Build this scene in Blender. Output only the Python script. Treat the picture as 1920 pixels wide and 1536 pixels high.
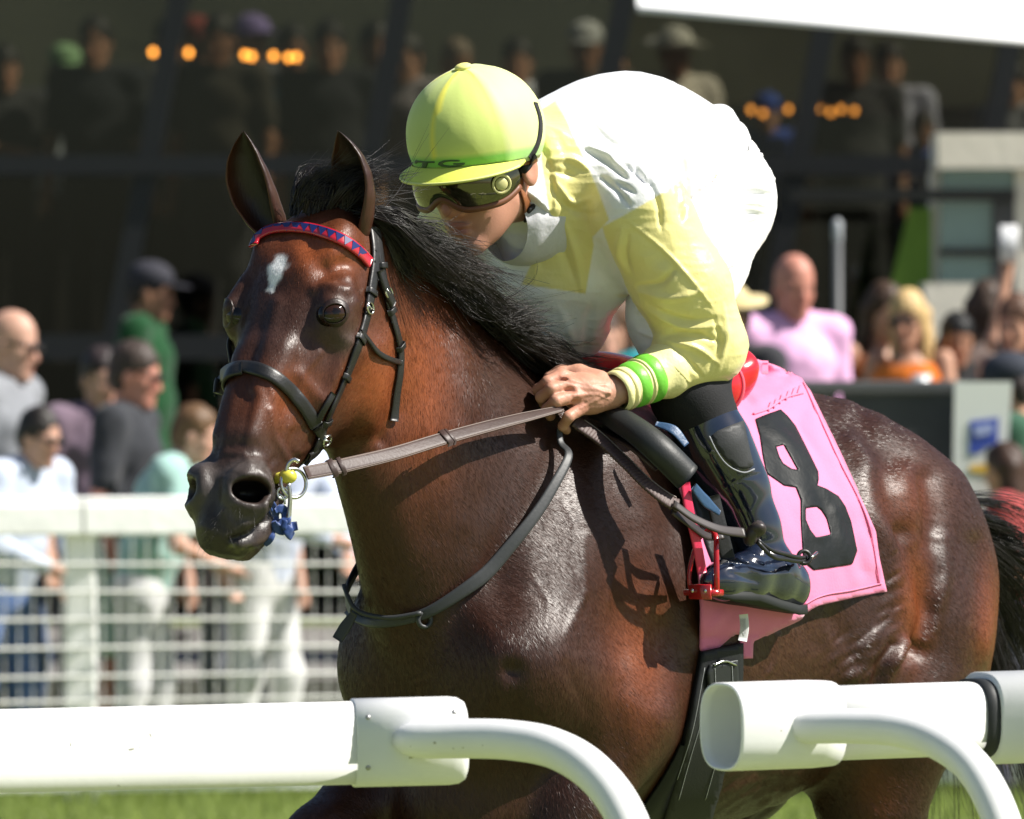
import bpy, math, random
import numpy as np
from mathutils import Vector, Matrix
from mathutils.bvhtree import BVHTree
import openvdb

for o in list(bpy.data.objects):
    bpy.data.objects.remove(o)
SC = bpy.context.scene
COL = SC.collection

# ---------------------------------------------------------------- camera, sky, sun, exposure
CAM_H = 1.66
FPX = 14000.0            # focal length in pixels of the 1920 px wide frame
cam_d = bpy.data.cameras.new("camera")
cam = bpy.data.objects.new("camera", cam_d)
COL.objects.link(cam)
SC.camera = cam
cam.location = (0, 0, CAM_H)
cam.rotation_euler = (math.radians(90), 0, 0)
cam_d.sensor_width = 36.0
cam_d.sensor_fit = 'HORIZONTAL'
cam_d.lens = 36.0 * FPX / 1920.0
cam_d.shift_y = -(768 - 680) / 1920.0
cam_d.clip_start = 0.5
cam_d.clip_end = 3000
cam_d.dof.use_dof = True
cam_d.dof.focus_distance = 13.55
cam_d.dof.aperture_fstop = 6.6
cam_d.dof.aperture_blades = 9

SUN = Vector((0.665, -0.11, 0.735)).normalized()     # direction towards the sun
world = bpy.data.worlds.new("World")
SC.world = world
world.use_nodes = True
wnt = world.node_tree
bg = wnt.nodes["Background"]
sky = wnt.nodes.new("ShaderNodeTexSky")
sky.sky_type = 'NISHITA'
sky.sun_disc = False
sky.sun_elevation = math.asin(SUN.z)
sky.sun_rotation = math.atan2(SUN.x, SUN.y)
wnt.links.new(sky.outputs[0], bg.inputs[0])
bg.inputs[1].default_value = 0.055
sun_d = bpy.data.lights.new("sun", 'SUN')
sun_d.energy = 5.0
sun_d.angle = math.radians(0.5)
sun_d.color = (1.0, 0.955, 0.88)
sun = bpy.data.objects.new("sun", sun_d)
COL.objects.link(sun)
sun.rotation_euler = SUN.to_track_quat('Z', 'Y').to_euler()
sun.location = SUN * 60
SC.view_settings.view_transform = 'Standard'
SC.view_settings.look = 'None'
SC.view_settings.exposure = 0.84
SC.view_settings.gamma = 1.0
SC.view_settings.use_curve_mapping = False
SC.cycles.max_bounces = 8
SC.cycles.transparent_max_bounces = 16

# ---------------------------------------------------------------- helpers: pixels, tags, meshes
RNG = np.random.default_rng(11)
random.seed(11)


def P(px, py, Y):
    """World point at depth Y seen at pixel (px, py) of the 1920x1536 photograph."""
    return np.array(((px - 960.0) / FPX * Y, Y, CAM_H - (py - 680.0) / FPX * Y))


def project(p):
    p = np.asarray(p, float)
    return np.stack((960 + FPX * p[..., 0] / p[..., 1], 680 + FPX * (CAM_H - p[..., 2]) / p[..., 1]), -1)


def tag(o, label=None, cat=None, group=None, kind=None):
    if label: o["label"] = label
    if cat: o["category"] = cat
    if group: o["group"] = group
    if kind: o["kind"] = kind
    return o


def empty(name, loc=(0, 0, 0), rz=0.0):
    o = bpy.data.objects.new(name, None)
    o.empty_display_size = 0.1
    o.location = loc
    o.rotation_euler = (0, 0, rz)
    COL.objects.link(o)
    return o


def wmat(o):
    m = o.matrix_basis.copy()
    return wmat(o.parent) @ o.matrix_parent_inverse @ m if o.parent else m


def mesh_obj(name, V, F, mat=None, parent=None, smooth=True, mats=None, fmat=None):
    me = bpy.data.meshes.new(name)
    V = np.asarray(V, np.float32).reshape(-1, 3)
    if isinstance(F, np.ndarray):
        n, k = F.shape
        me.vertices.add(len(V)); me.vertices.foreach_set("co", V.ravel())
        me.loops.add(n * k); me.loops.foreach_set("vertex_index", F.astype(np.int32).ravel())
        me.polygons.add(n)
        me.polygons.foreach_set("loop_start", np.arange(0, n * k, k, dtype=np.int32))
        me.update(calc_edges=True)
    else:
        me.from_pydata([tuple(map(float, v)) for v in V], [], [tuple(map(int, f)) for f in F])
    me.validate()
    for m in (mats or ([mat] if mat else [])):
        me.materials.append(m)
    if fmat is not None:
        me.polygons.foreach_set("material_index", np.asarray(fmat, np.int32))
    me.polygons.foreach_set("use_smooth", np.full(len(me.polygons), bool(smooth)))
    me.update()
    o = bpy.data.objects.new(name, me)
    COL.objects.link(o)
    if parent is not None:
        o.parent = parent
        o.matrix_parent_inverse = wmat(parent).inverted()
    return o


class MB:
    """Collects simple shapes into one mesh."""
    def __init__(s):
        s.V = []; s.F = []; s.M = []; s.n = 0

    def add(s, V, F, m=0):
        V = np.asarray(V, float).reshape(-1, 3)
        s.V.append(V)
        for f in F:
            s.F.append(tuple(int(i) + s.n for i in f)); s.M.append(m)
        s.n += len(V)
        return s

    def box(s, c, size, rot=None, m=0, bevel=0.0):
        c = np.asarray(c, float); h = np.asarray(size, float) / 2
        if bevel <= 0:
            pts = np.array([(x, y, z) for x in (-1, 1) for y in (-1, 1) for z in (-1, 1)], float) * h
            F = [(0, 1, 3, 2), (4, 6, 7, 5), (0, 4, 5, 1), (2, 3, 7, 6), (0, 2, 6, 4), (1, 5, 7, 3)]
        else:
            b = min(bevel, h.min() * 0.9)
            pts = []
            F = []
            # rounded-rectangle prism along the longest axis
            ax = int(np.argmax(h)); o1, o2 = [i for i in range(3) if i != ax]
            prof = []
            for (sx, sy, a0) in ((1, 1, 0), (-1, 1, 90), (-1, -1, 180), (1, -1, 270)):
                for k in range(3):
                    a = math.radians(a0 + 45 * k)
                    prof.append((sx * (h[o1] - b) + b * math.cos(a), sy * (h[o2] - b) + b * math.sin(a)))
            n = len(prof)
            for t, sc in ((-h[ax], 0.0), (-h[ax] + b * 0, 1.0), (h[ax], 1.0)):
                if sc == 0.0: continue
                for (p, q) in prof:
                    v = [0, 0, 0]; v[ax] = t; v[o1] = p; v[o2] = q; pts.append(v)
            for i in range(n):
                F.append((i, (i + 1) % n, n + (i + 1) % n, n + i))
            F.append(tuple(range(n))[::-1]); F.append(tuple(range(n, 2 * n)))
            pts = np.array(pts, float)
        if rot is not None:
            pts = pts @ np.asarray(rot, float).T
        return s.add(pts + c, F, m)

    def tube(s, pts, r, n=8, m=0, cap=True, flat=None):
        V, F = tube_geo(pts, r, n, cap, flat)
        return s.add(V, F, m)

    def build(s, name, mat=None, parent=None, smooth=True, mats=None):
        if mats: return mesh_obj(name, np.concatenate(s.V), s.F, None, parent, smooth, mats, s.M)
        return mesh_obj(name, np.concatenate(s.V), s.F, mat, parent, smooth)


def nrm(v):
    v = np.asarray(v, float)
    return v / np.maximum(np.linalg.norm(v, axis=-1, keepdims=True), 1e-9)


def spline(pts, n):
    """Catmull-Rom (centripetal-ish) resample of control points to n samples; works for any width of rows."""
    p = np.asarray(pts, float)
    if len(p) < 3:
        t = np.linspace(0, 1, n)[:, None]
        return p[0] * (1 - t) + p[-1] * t
    d = np.concatenate(([0], np.cumsum(np.maximum(np.linalg.norm(np.diff(p[:, :3] if p.shape[1] >= 3 else p, axis=0), axis=1), 1e-6))))
    return pchip(d, p, np.linspace(0, d[-1], n))


def pchip(x, y, q):
    """Smooth interpolation of rows y at knots x (finite-difference cubic Hermite with limited slopes)."""
    x = np.asarray(x, float); y = np.asarray(y, float)
    one = y.ndim == 1
    if one: y = y[:, None]
    h = np.diff(x)[:, None]; s = np.diff(y, axis=0) / h
    m = np.zeros_like(y)
    m[1:-1] = (s[:-1] * h[1:] + s[1:] * h[:-1]) / (h[1:] + h[:-1])
    m[0] = s[0]; m[-1] = s[-1]
    q = np.asarray(q, float); sh = q.shape; qf = q.ravel()
    i = np.clip(np.searchsorted(x, qf, side='right') - 1, 0, len(x) - 2)
    hh = (x[i + 1] - x[i])[:, None]; t = np.clip((qf - x[i])[:, None] / hh, 0, 1)
    r = ((1 + 2 * t) * (1 - t) ** 2 * y[i] + t * (1 - t) ** 2 * hh * m[i] + t * t * (3 - 2 * t) * y[i + 1] + t * t * (t - 1) * hh * m[i + 1])
    return r.reshape(sh) if one else r.reshape(sh + (y.shape[1],))


def frames(p, up=(0, 0, 1)):
    """Tangents and two normals along a polyline (parallel transport)."""
    p = np.asarray(p, float)
    t = nrm(np.gradient(p, axis=0))
    a = np.cross(t[0], up)
    if np.linalg.norm(a) < 1e-3: a = np.cross(t[0], (1, 0, 0))
    a = nrm(a); A = [a]
    for i in range(1, len(p)):
        a = A[-1] - t[i] * np.dot(A[-1], t[i]); A.append(nrm(a))
    A = np.array(A)
    return t, A, np.cross(A, t)


def tube_geo(pts, r, n=8, cap=True, flat=None, up=(0, 0, 1)):
    p = np.asarray(pts, float); m = len(p)
    r = np.broadcast_to(np.asarray(r, float), (m,))
    t, a, b = frames(p, up)
    ang = np.linspace(0, 2 * np.pi, n, endpoint=False)
    fb = 1.0 if flat is None else flat
    V = p[:, None] + r[:, None, None] * (np.cos(ang)[None, :, None] * a[:, None] + fb * np.sin(ang)[None, :, None] * b[:, None])
    F = []
    for i in range(m - 1):
        for j in range(n):
            k = (j + 1) % n
            F.append((i * n + j, i * n + k, (i + 1) * n + k, (i + 1) * n + j))
    if cap:
        F.append(tuple(range(n))[::-1]); F.append(tuple(range((m - 1) * n, m * n)))
    return V.reshape(-1, 3), F


def ribbon_geo(pts, nor, w, th, round_=True):
    """A leather strap: centre line pts, outward normals nor, width w, thickness th (rows or scalars)."""
    p = np.asarray(pts, float); m = len(p)
    nor = nrm(np.broadcast_to(np.asarray(nor, float), p.shape))
    t = nrm(np.gradient(p, axis=0))
    s = nrm(np.cross(t, nor)); nn = np.cross(s, t)
    w = np.broadcast_to(np.asarray(w, float), (m,))[:, None] / 2
    th = np.broadcast_to(np.asarray(th, float), (m,))[:, None]
    prof = [(-1, 0), (-1, .55), (-.86, .92), (-.45, 1.0), (.45, 1.0), (.86, .92), (1, .55), (1, 0)] if round_ else [(-1, 0), (-1, 1), (1, 1), (1, 0)]
    k = len(prof)
    V = np.stack([p + s * w * x + nn * th * y for x, y in prof], 1)
    F = []
    for i in range(m - 1):
        for j in range(k):
            q = (j + 1) % k
            F.append((i * k + j, i * k + q, (i + 1) * k + q, (i + 1) * k + j))
    F.append(tuple(range(k))); F.append(tuple(range((m - 1) * k, m * k))[::-1])
    return V.reshape(-1, 3), F


def ico(c, r, rot=None, nu=14, nv=9):
    """UV ellipsoid."""
    c = np.asarray(c, float); r = np.broadcast_to(np.asarray(r, float), (3,))
    V = [(0, 0, 1)]
    for i in range(1, nv):
        a = math.pi * i / nv
        for j in range(nu):
            b = 2 * math.pi * j / nu
            V.append((math.sin(a) * math.cos(b), math.sin(a) * math.sin(b), math.cos(a)))
    V.append((0, 0, -1))
    V = np.array(V) * r
    if rot is not None: V = V @ np.asarray(rot, float).T
    F = []
    for j in range(nu):
        F.append((0, 1 + j, 1 + (j + 1) % nu))
        for i in range(nv - 2):
            a0 = 1 + i * nu; b0 = a0 + nu
            F.append((a0 + j, b0 + j, b0 + (j + 1) % nu, a0 + (j + 1) % nu))
        F.append((len(V) - 1, len(V) - 1 - nu + (j + 1) % nu, len(V) - 1 - nu + j))
    return V + c, F


def torus_geo(c, R, r, rot=None, n=20, m=8, sx=1.0):
    ang = np.linspace(0, 2 * np.pi, n, endpoint=False)
    V = []
    for a in ang:
        for b in np.linspace(0, 2 * np.pi, m, endpoint=False):
            q = R + r * math.cos(b)
            V.append((q * math.cos(a) * sx, q * math.sin(a), r * math.sin(b)))
    V = np.array(V)
    if rot is not None: V = V @ np.asarray(rot, float).T
    F = [(i * m + j, ((i + 1) % n) * m + j, ((i + 1) % n) * m + (j + 1) % m, i * m + (j + 1) % m) for i in range(n) for j in range(m)]
    return V + np.asarray(c, float), F


def basis(z, x=(1, 0, 0)):
    """Rotation matrix whose columns are (x', y', z') with z' along z."""
    z = nrm(z); x = np.asarray(x, float); x = x - z * np.dot(x, z)
    if np.linalg.norm(x) < 1e-4:
        x = np.array((0, 1, 0.)); x = x - z * np.dot(x, z)
    x = nrm(x)
    return np.stack((x, np.cross(z, x), z), 1)


# ---------------------------------------------------------------- signed-distance modelling
class Field:
    def __init__(s, lo, hi, h):
        s.lo = np.asarray(lo, float); s.h = h
        s.n = np.ceil((np.asarray(hi, float) - s.lo) / h).astype(int) + 1
        s.d = np.full(tuple(s.n), 0.2, np.float32)
        s.ax = [(s.lo[i] + h * np.arange(s.n[i])).astype(np.float32) for i in range(3)]

    def win(s, lo, hi, pad):
        a = np.clip(np.floor((np.asarray(lo, float) - pad - s.lo) / s.h).astype(int), 0, s.n)
        b = np.clip(np.ceil((np.asarray(hi, float) + pad - s.lo) / s.h).astype(int) + 1, 0, s.n)
        sl = tuple(slice(a[i], b[i]) for i in range(3))
        if any(b[i] <= a[i] for i in range(3)): return None, None
        X = s.ax[0][sl[0]][:, None, None]; Y = s.ax[1][sl[1]][None, :, None]; Z = s.ax[2][sl[2]][None, None, :]
        return sl, (X, Y, Z)

    def put(s, sl, d, k, op='add'):
        a = s.d[sl]
        if op == 'add':
            if k > 0:
                h = np.maximum(k - np.abs(a - d), 0) / k
                s.d[sl] = np.minimum(a, d) - h * h * (k * 0.25)
            else: s.d[sl] = np.minimum(a, d)
        else:
            d = -d
            if k > 0:
                h = np.maximum(k - np.abs(a - d), 0) / k
                s.d[sl] = np.maximum(a, d) + h * h * (k * 0.25)
            else: s.d[sl] = np.maximum(a, d)

    def cone(s, a, b, ra, rb, k=0.03, flat=None, op='add'):
        a = np.asarray(a, float); b = np.asarray(b, float); r = max(ra, rb)
        if flat is not None: r *= max(1.0, flat[1])
        sl, g = s.win(np.minimum(a, b) - r, np.maximum(a, b) + r, k + 4 * s.h)
        if sl is None: return s
        ab = b - a; L = float(ab @ ab) + 1e-12
        q = [g[i] - np.float32(a[i]) for i in range(3)]
        t = np.clip((q[0] * ab[0] + q[1] * ab[1] + q[2] * ab[2]) / L, 0, 1).astype(np.float32)
        q = [q[i] - t * np.float32(ab[i]) for i in range(3)]
        l2 = q[0] ** 2 + q[1] ** 2 + q[2] ** 2
        if flat is not None:
            nv = nrm(flat[0]); f = flat[1]
            c = q[0] * nv[0] + q[1] * nv[1] + q[2] * nv[2]
            l2 = l2 + c * c * (1 / (f * f) - 1)
        d = np.sqrt(l2) - (ra + (rb - ra) * t)
        s.put(sl, d.astype(np.float32), k, op)
        return s

    def chain(s, pts, k=0.03, flat=None, op='add'):
        for p, q in zip(pts[:-1], pts[1:]):
            s.cone(p[:3], q[:3], p[3], q[3], k, flat, op)
        return s

    def ell(s, c, r, rot=None, k=0.03, op='add'):
        c = np.asarray(c, float); r = np.asarray(r, float)
        R = np.eye(3) if rot is None else np.asarray(rot, float)
        ext = np.sqrt(((R * r) ** 2).sum(1))
        sl, g = s.win(c - ext, c + ext, k + 4 * s.h)
        if sl is None: return s
        q = [g[i] - np.float32(c[i]) for i in range(3)]
        l = [(q[0] * R[0, j] + q[1] * R[1, j] + q[2] * R[2, j]) for j in range(3)]
        k0 = np.sqrt(sum((l[j] / r[j]) ** 2 for j in range(3)))
        k1 = np.sqrt(sum((l[j] / r[j] ** 2) ** 2 for j in range(3)))
        d = k0 * (k0 - 1) / np.maximum(k1, 1e-6)
        s.put(sl, d.astype(np.float32), k, op)
        return s

    def loft(s, o, R, st, k=0.03, op='add'):
        """Stations: along, side centre, up centre, half side, up extent, down extent, exponent up, exponent down.
        R columns: along, side, up."""
        o = np.asarray(o, float); st = np.asarray(st, float)
        corners = []
        for r in st:
            for sx in (-1, 1):
                for e in (r[4], -r[5]):
                    corners.append(o + R @ np.array((r[0], r[1] + sx * r[3], r[2] + e)))
        corners = np.array(corners)
        sl, g = s.win(corners.min(0), corners.max(0), k + 5 * s.h)
        if sl is None: return s
        q = [g[i] - np.float32(o[i]) for i in range(3)]
        A, S, U = [(q[0] * np.float32(R[0, j]) + q[1] * np.float32(R[1, j]) + q[2] * np.float32(R[2, j])) for j in range(3)]
        ta = np.linspace(st[0, 0], st[-1, 0], 400)
        tab = pchip(st[:, 0], st[:, 1:], ta)
        f = np.clip((A - st[0, 0]) / (st[-1, 0] - st[0, 0]), 0, 1) * 399
        i0 = np.clip(f.astype(np.int32), 0, 398); w = (f - i0).astype(np.float32)
        tb = tab.astype(np.float32)
        col = lambda j: tb[i0, j] * (1 - w) + tb[i0 + 1, j] * w
        S = S - col(0); U = U - col(1)
        hs = col(2); up = U > 0
        hu = np.where(up, col(3), col(4)); ex = np.where(up, col(5), col(6))
        rho = (np.abs(S / hs) ** ex + np.abs(U / hu) ** ex) ** (1 / ex)
        rad = np.sqrt(S * S + U * U)
        d = np.where(rho > 1e-4, rad * (1 - 1 / np.maximum(rho, 1e-4)), -np.minimum(hs, hu))
        # gentle gradient fix for elongated sections
        d = np.where(rad > 1e-4, d, -np.minimum(hs, hu))
        over = np.maximum(st[0, 0] - A, A - st[-1, 0])
        d = np.where(over > 0, np.sqrt(np.maximum(d, 0) ** 2 + over * over), np.maximum(d, over))
        s.put(sl, d.astype(np.float32), k, op)
        return s

    def smooth(s, n=1):
        for _ in range(n):
            for ax in range(3):
                d = s.d; c = d.copy()
                a = [slice(None)] * 3; b = [slice(None)] * 3; m = [slice(None)] * 3
                a[ax] = slice(0, -2); b[ax] = slice(2, None); m[ax] = slice(1, -1)
                c[tuple(m)] = 0.25 * d[tuple(a)] + 0.5 * d[tuple(m)] + 0.25 * d[tuple(b)]
                s.d = c
        return s

    def mesh(s, adapt=0.0):
        g = openvdb.FloatGrid(0.2)
        g.copyFromArray(np.ascontiguousarray(np.minimum(s.d, 0.2).astype(np.float32)))
        p, q = g.convertToQuads(0.0)
        return p.astype(np.float64) * s.h + s.lo, q.astype(np.int64)


def vert_normals(V, F):
    a = V[F[:, 2]] - V[F[:, 0]]; b = V[F[:, 3 if F.shape[1] == 4 else 1]] - V[F[:, 1 if F.shape[1] == 4 else 0]]
    n = np.cross(a, b)
    N = np.zeros_like(V)
    for j in range(F.shape[1]):
        for c in range(3):
            N[:, c] += np.bincount(F[:, j], n[:, c], len(V))
    return nrm(N)


def relax(V, F, it=2, lam=0.5):
    E = np.concatenate([F[:, [i, (i + 1) % F.shape[1]]] for i in range(F.shape[1])])
    cnt = np.maximum(np.bincount(E[:, 0], minlength=len(V)) , 1)[:, None]
    for _ in range(it):
        S = np.stack([np.bincount(E[:, 0], V[E[:, 1], c], len(V)) for c in range(3)], 1)
        V = V * (1 - lam) + lam * S / cnt
    return V


def bvh_of(*objs):
    V = []; F = []; n = 0
    dg = bpy.context.evaluated_depsgraph_get()
    for o in objs:
        me = o.data; mw = o.matrix_world
        v = np.empty(len(me.vertices) * 3, np.float32); me.vertices.foreach_get("co", v); v = v.reshape(-1, 3)
        V.append(v)
        F += [tuple(i + n for i in p.vertices) for p in me.polygons]
        n += len(v)
    return BVHTree.FromPolygons([tuple(map(float, x)) for x in np.concatenate(V)], F)


CAMP = Vector((0, 0, CAM_H))


def cast(bvh, px, py, lift=0.0, fallback=None):
    """Where the sight line through a pixel meets a built surface: (point, normal)."""
    d = Vector(P(px, py, 14.0)) - CAMP
    hit, n, i, dist = bvh.ray_cast(CAMP, d.normalized())
    if hit is None:
        if fallback is None: return None, None
        hit2 = Vector(P(px, py, fallback)); near, n, i, dist = bvh.find_nearest(hit2)
        return np.array(hit2), np.array(n)
    return np.array(hit) + np.array(n) * lift, np.array(n)


def vnoise(p, seed=0):
    """Cheap smooth 3-D value noise in [-1, 1] for arrays of points."""
    p = np.asarray(p, float); i = np.floor(p).astype(np.int64); f = p - i
    f = f * f * (3 - 2 * f)
    def hsh(x, y, z):
        n = (x * 374761393 + y * 668265263 + z * 2147483647 + seed * 974711) & 0x7fffffff
        n = (n ^ (n >> 13)) * 1274126177 & 0x7fffffff
        return ((n ^ (n >> 16)) & 0xffff) / 32767.5 - 1
    r = 0
    for dx in (0, 1):
        for dy in (0, 1):
            for dz in (0, 1):
                w = (f[..., 0] if dx else 1 - f[..., 0]) * (f[..., 1] if dy else 1 - f[..., 1]) * (f[..., 2] if dz else 1 - f[..., 2])
                r = r + w * hsh(i[..., 0] + dx, i[..., 1] + dy, i[..., 2] + dz)
    return r


# ---------------------------------------------------------------- materials
def srgb(r, g, b):
    f = lambda c: (c / 255 / 12.92) if c / 255 <= 0.04045 else ((c / 255 + 0.055) / 1.055) ** 2.4
    return (f(r), f(g), f(b))


MATS = {}


def mat(name, col, rough=0.6, spec=0.5, metal=0.0, bump=0.0, bscale=60.0, var=0.0, vscale=8.0, coat=0.0, sheen=0.0,
        attr=None, trans=0.0, stretch=None, sss=0.0, detail=4.0):
    if name in MATS: return MATS[name]
    m = bpy.data.materials.new(name); m.use_nodes = True
    nt = m.node_tree; b = nt.nodes["Principled BSDF"]
    b.inputs["Roughness"].default_value = rough
    b.inputs["Specular IOR Level"].default_value = spec
    b.inputs["Metallic"].default_value = metal
    b.inputs["Coat Weight"].default_value = coat
    b.inputs["Coat Roughness"].default_value = 0.06
    b.inputs["Sheen Weight"].default_value = sheen
    b.inputs["Transmission Weight"].default_value = trans
    if sss > 0:
        b.inputs["Subsurface Weight"].default_value = sss
        b.inputs["Subsurface Radius"].default_value = (0.010, 0.004, 0.002)
        b.inputs["Subsurface Scale"].default_value = 1.0
    b.inputs["Base Color"].default_value = (*col, 1)
    src = None
    if attr:
        a = nt.nodes.new("ShaderNodeAttribute"); a.attribute_name = attr; src = a.outputs["Color"]
    tc = nt.nodes.new("ShaderNodeTexCoord")
    co = tc.outputs["Object"]
    if stretch is not None:
        mp = nt.nodes.new("ShaderNodeMapping"); mp.inputs["Scale"].default_value = stretch
        nt.links.new(co, mp.inputs["Vector"]); co2 = mp.outputs["Vector"]
    else: co2 = co
    if var > 0:
        n = nt.nodes.new("ShaderNodeTexNoise"); n.inputs["Scale"].default_value = vscale; n.inputs["Detail"].default_value = 6
        nt.links.new(co, n.inputs["Vector"])
        mr = nt.nodes.new("ShaderNodeMapRange")
        mr.inputs["From Min"].default_value = 0.25; mr.inputs["From Max"].default_value = 0.75
        mr.inputs["To Min"].default_value = 1 - var; mr.inputs["To Max"].default_value = 1 + var
        nt.links.new(n.outputs["Fac"], mr.inputs["Value"])
        mx = nt.nodes.new("ShaderNodeMix"); mx.data_type = 'RGBA'; mx.blend_type = 'MULTIPLY'
        mx.inputs["Factor"].default_value = 1.0
        if src is not None: nt.links.new(src, mx.inputs["A"])
        else: mx.inputs["A"].default_value = (*col, 1)
        nt.links.new(mr.outputs["Result"], mx.inputs["B"])
        src = mx.outputs["Result"]
    if src is not None: nt.links.new(src, b.inputs["Base Color"])
    if bump > 0:
        n2 = nt.nodes.new("ShaderNodeTexNoise"); n2.inputs["Scale"].default_value = bscale; n2.inputs["Detail"].default_value = detail
        nt.links.new(co2, n2.inputs["Vector"])
        bp = nt.nodes.new("ShaderNodeBump"); bp.inputs["Strength"].default_value = 1.0; bp.inputs["Distance"].default_value = bump
        nt.links.new(n2.outputs["Fac"], bp.inputs["Height"])
        nt.links.new(bp.outputs["Normal"], b.inputs["Normal"])
    MATS[name] = m
    return m


def set_col(o, rgb, name="tint"):
    """Per-vertex colour of the thing (markings, points, panels, painted shade)."""
    me = o.data; a = me.color_attributes.new(name, 'FLOAT_COLOR', 'POINT')
    c = np.ones((len(me.vertices), 4), np.float32); c[:, :3] = rgb
    a.data.foreach_set("color", c.ravel())


def verts(o):
    v = np.empty(len(o.data.vertices) * 3, np.float32); o.data.vertices.foreach_get("co", v)
    return v.reshape(-1, 3).astype(float)


def in_poly(px, poly):
    poly = np.asarray(poly, float); x, y = px[:, 0], px[:, 1]
    r = np.zeros(len(px), bool); n = len(poly)
    for i in range(n):
        x1, y1 = poly[i]; x2, y2 = poly[(i + 1) % n]
        c = ((y1 > y) != (y2 > y)) & (x < (x2 - x1) * (y - y1) / (y2 - y1 + 1e-12) + x1)
        r ^= c
    return r


def patch(bvh, poly, lift, name, material, parent, res=5, th=0.0016):
    """A thin piece of sheet with a drawn outline, lying on a built surface."""
    poly = np.asarray(poly, float)
    return sheet(bvh, poly, lift, name, material, parent, res, th)


def poly_soft(px, poly, w):
    poly = np.asarray(poly, float); d = np.full(len(px), 1e9)
    for a, b in zip(poly, np.roll(poly, -1, 0)):
        ab = b - a; t = np.clip(((px - a) @ ab) / (ab @ ab + 1e-9), 0, 1); d = np.minimum(d, np.linalg.norm(px - a - t[:, None] * ab, axis=1))
    return np.clip(.5 + np.where(in_poly(px, poly), d, -d) / (2 * w), 0, 1)


def sheet(bvh, poly, lift, name, material, parent, res, th, holes=()):
    x0, y0 = poly.min(0); x1, y1 = poly.max(0)
    nx = int((x1 - x0) / res) + 2; ny = int((y1 - y0) / res) + 2
    gx = np.linspace(x0, x1, nx); gy = np.linspace(y0, y1, ny)
    cen = np.array([((gx[i] + gx[i + 1]) / 2, (gy[j] + gy[j + 1]) / 2) for i in range(nx - 1) for j in range(ny - 1)])
    ins = in_poly(cen, poly)
    for h in holes: ins &= ~in_poly(cen, h)
    key = {}; pts = []; F = []
    def vid(i, j):
        if (i, j) not in key: key[(i, j)] = len(pts); pts.append([gx[i], gy[j]])
        return key[(i, j)]
    k = 0
    for i in range(nx - 1):
        for j in range(ny - 1):
            if ins[k]: F.append((vid(i, j), vid(i, j + 1), vid(i + 1, j + 1), vid(i + 1, j)))
            k += 1
    pts = np.array(pts)
    # pull the rim onto the outline
    cnt = {}
    for f in F:
        for a, b in zip(f, f[1:] + f[:1]):
            e = (min(a, b), max(a, b)); cnt[e] = cnt.get(e, 0) + 1
    rim = {v for e, c in cnt.items() if c == 1 for v in e}
    for v in rim:
        best = None
        for pl in (poly,) + tuple(np.asarray(h, float) for h in holes):
            for a, b in zip(pl, np.roll(pl, -1, 0)):
                ab = b - a; t = np.clip(((pts[v] - a) @ ab) / (ab @ ab + 1e-9), 0, 1); q = a + t * ab
                dd = np.linalg.norm(q - pts[v])
                if best is None or dd < best[0]: best = (dd, q)
        pts[v] = best[1]
    W = []; NN = []; last = None
    for x, y in pts:
        h, n = cast(bvh, x, y)
        if h is None: W.append(None); NN.append(None)
        else: W.append(h); NN.append(n); last = n
    good = [i for i, w in enumerate(W) if w is not None]
    depth = np.median([W[i][1] for i in good])
    for i, w in enumerate(W):
        if w is None:
            j = min(good, key=lambda g: (pts[g][0] - pts[i][0]) ** 2 + (pts[g][1] - pts[i][1]) ** 2)
            W[i] = P(*pts[i], W[j][1]); NN[i] = NN[j]
    W = np.array(W); NN = np.array(NN)
    n = len(W)
    V = np.concatenate((W + NN * (lift + th), W + NN * lift * .2))
    FF = list(F) + [tuple(q + n for q in f[::-1]) for f in F]
    for (a, b), c in cnt.items():
        if c == 1:
            for f in F:
                hit = False
                for p_, q_ in zip(f, f[1:] + f[:1]):
                    if {p_, q_} == {a, b}: FF.append((q_, p_, p_ + n, q_ + n)); hit = True; break
                if hit: break
    return mesh_obj(name, V, FF, material, parent)



HANDY = 13.74

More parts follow.
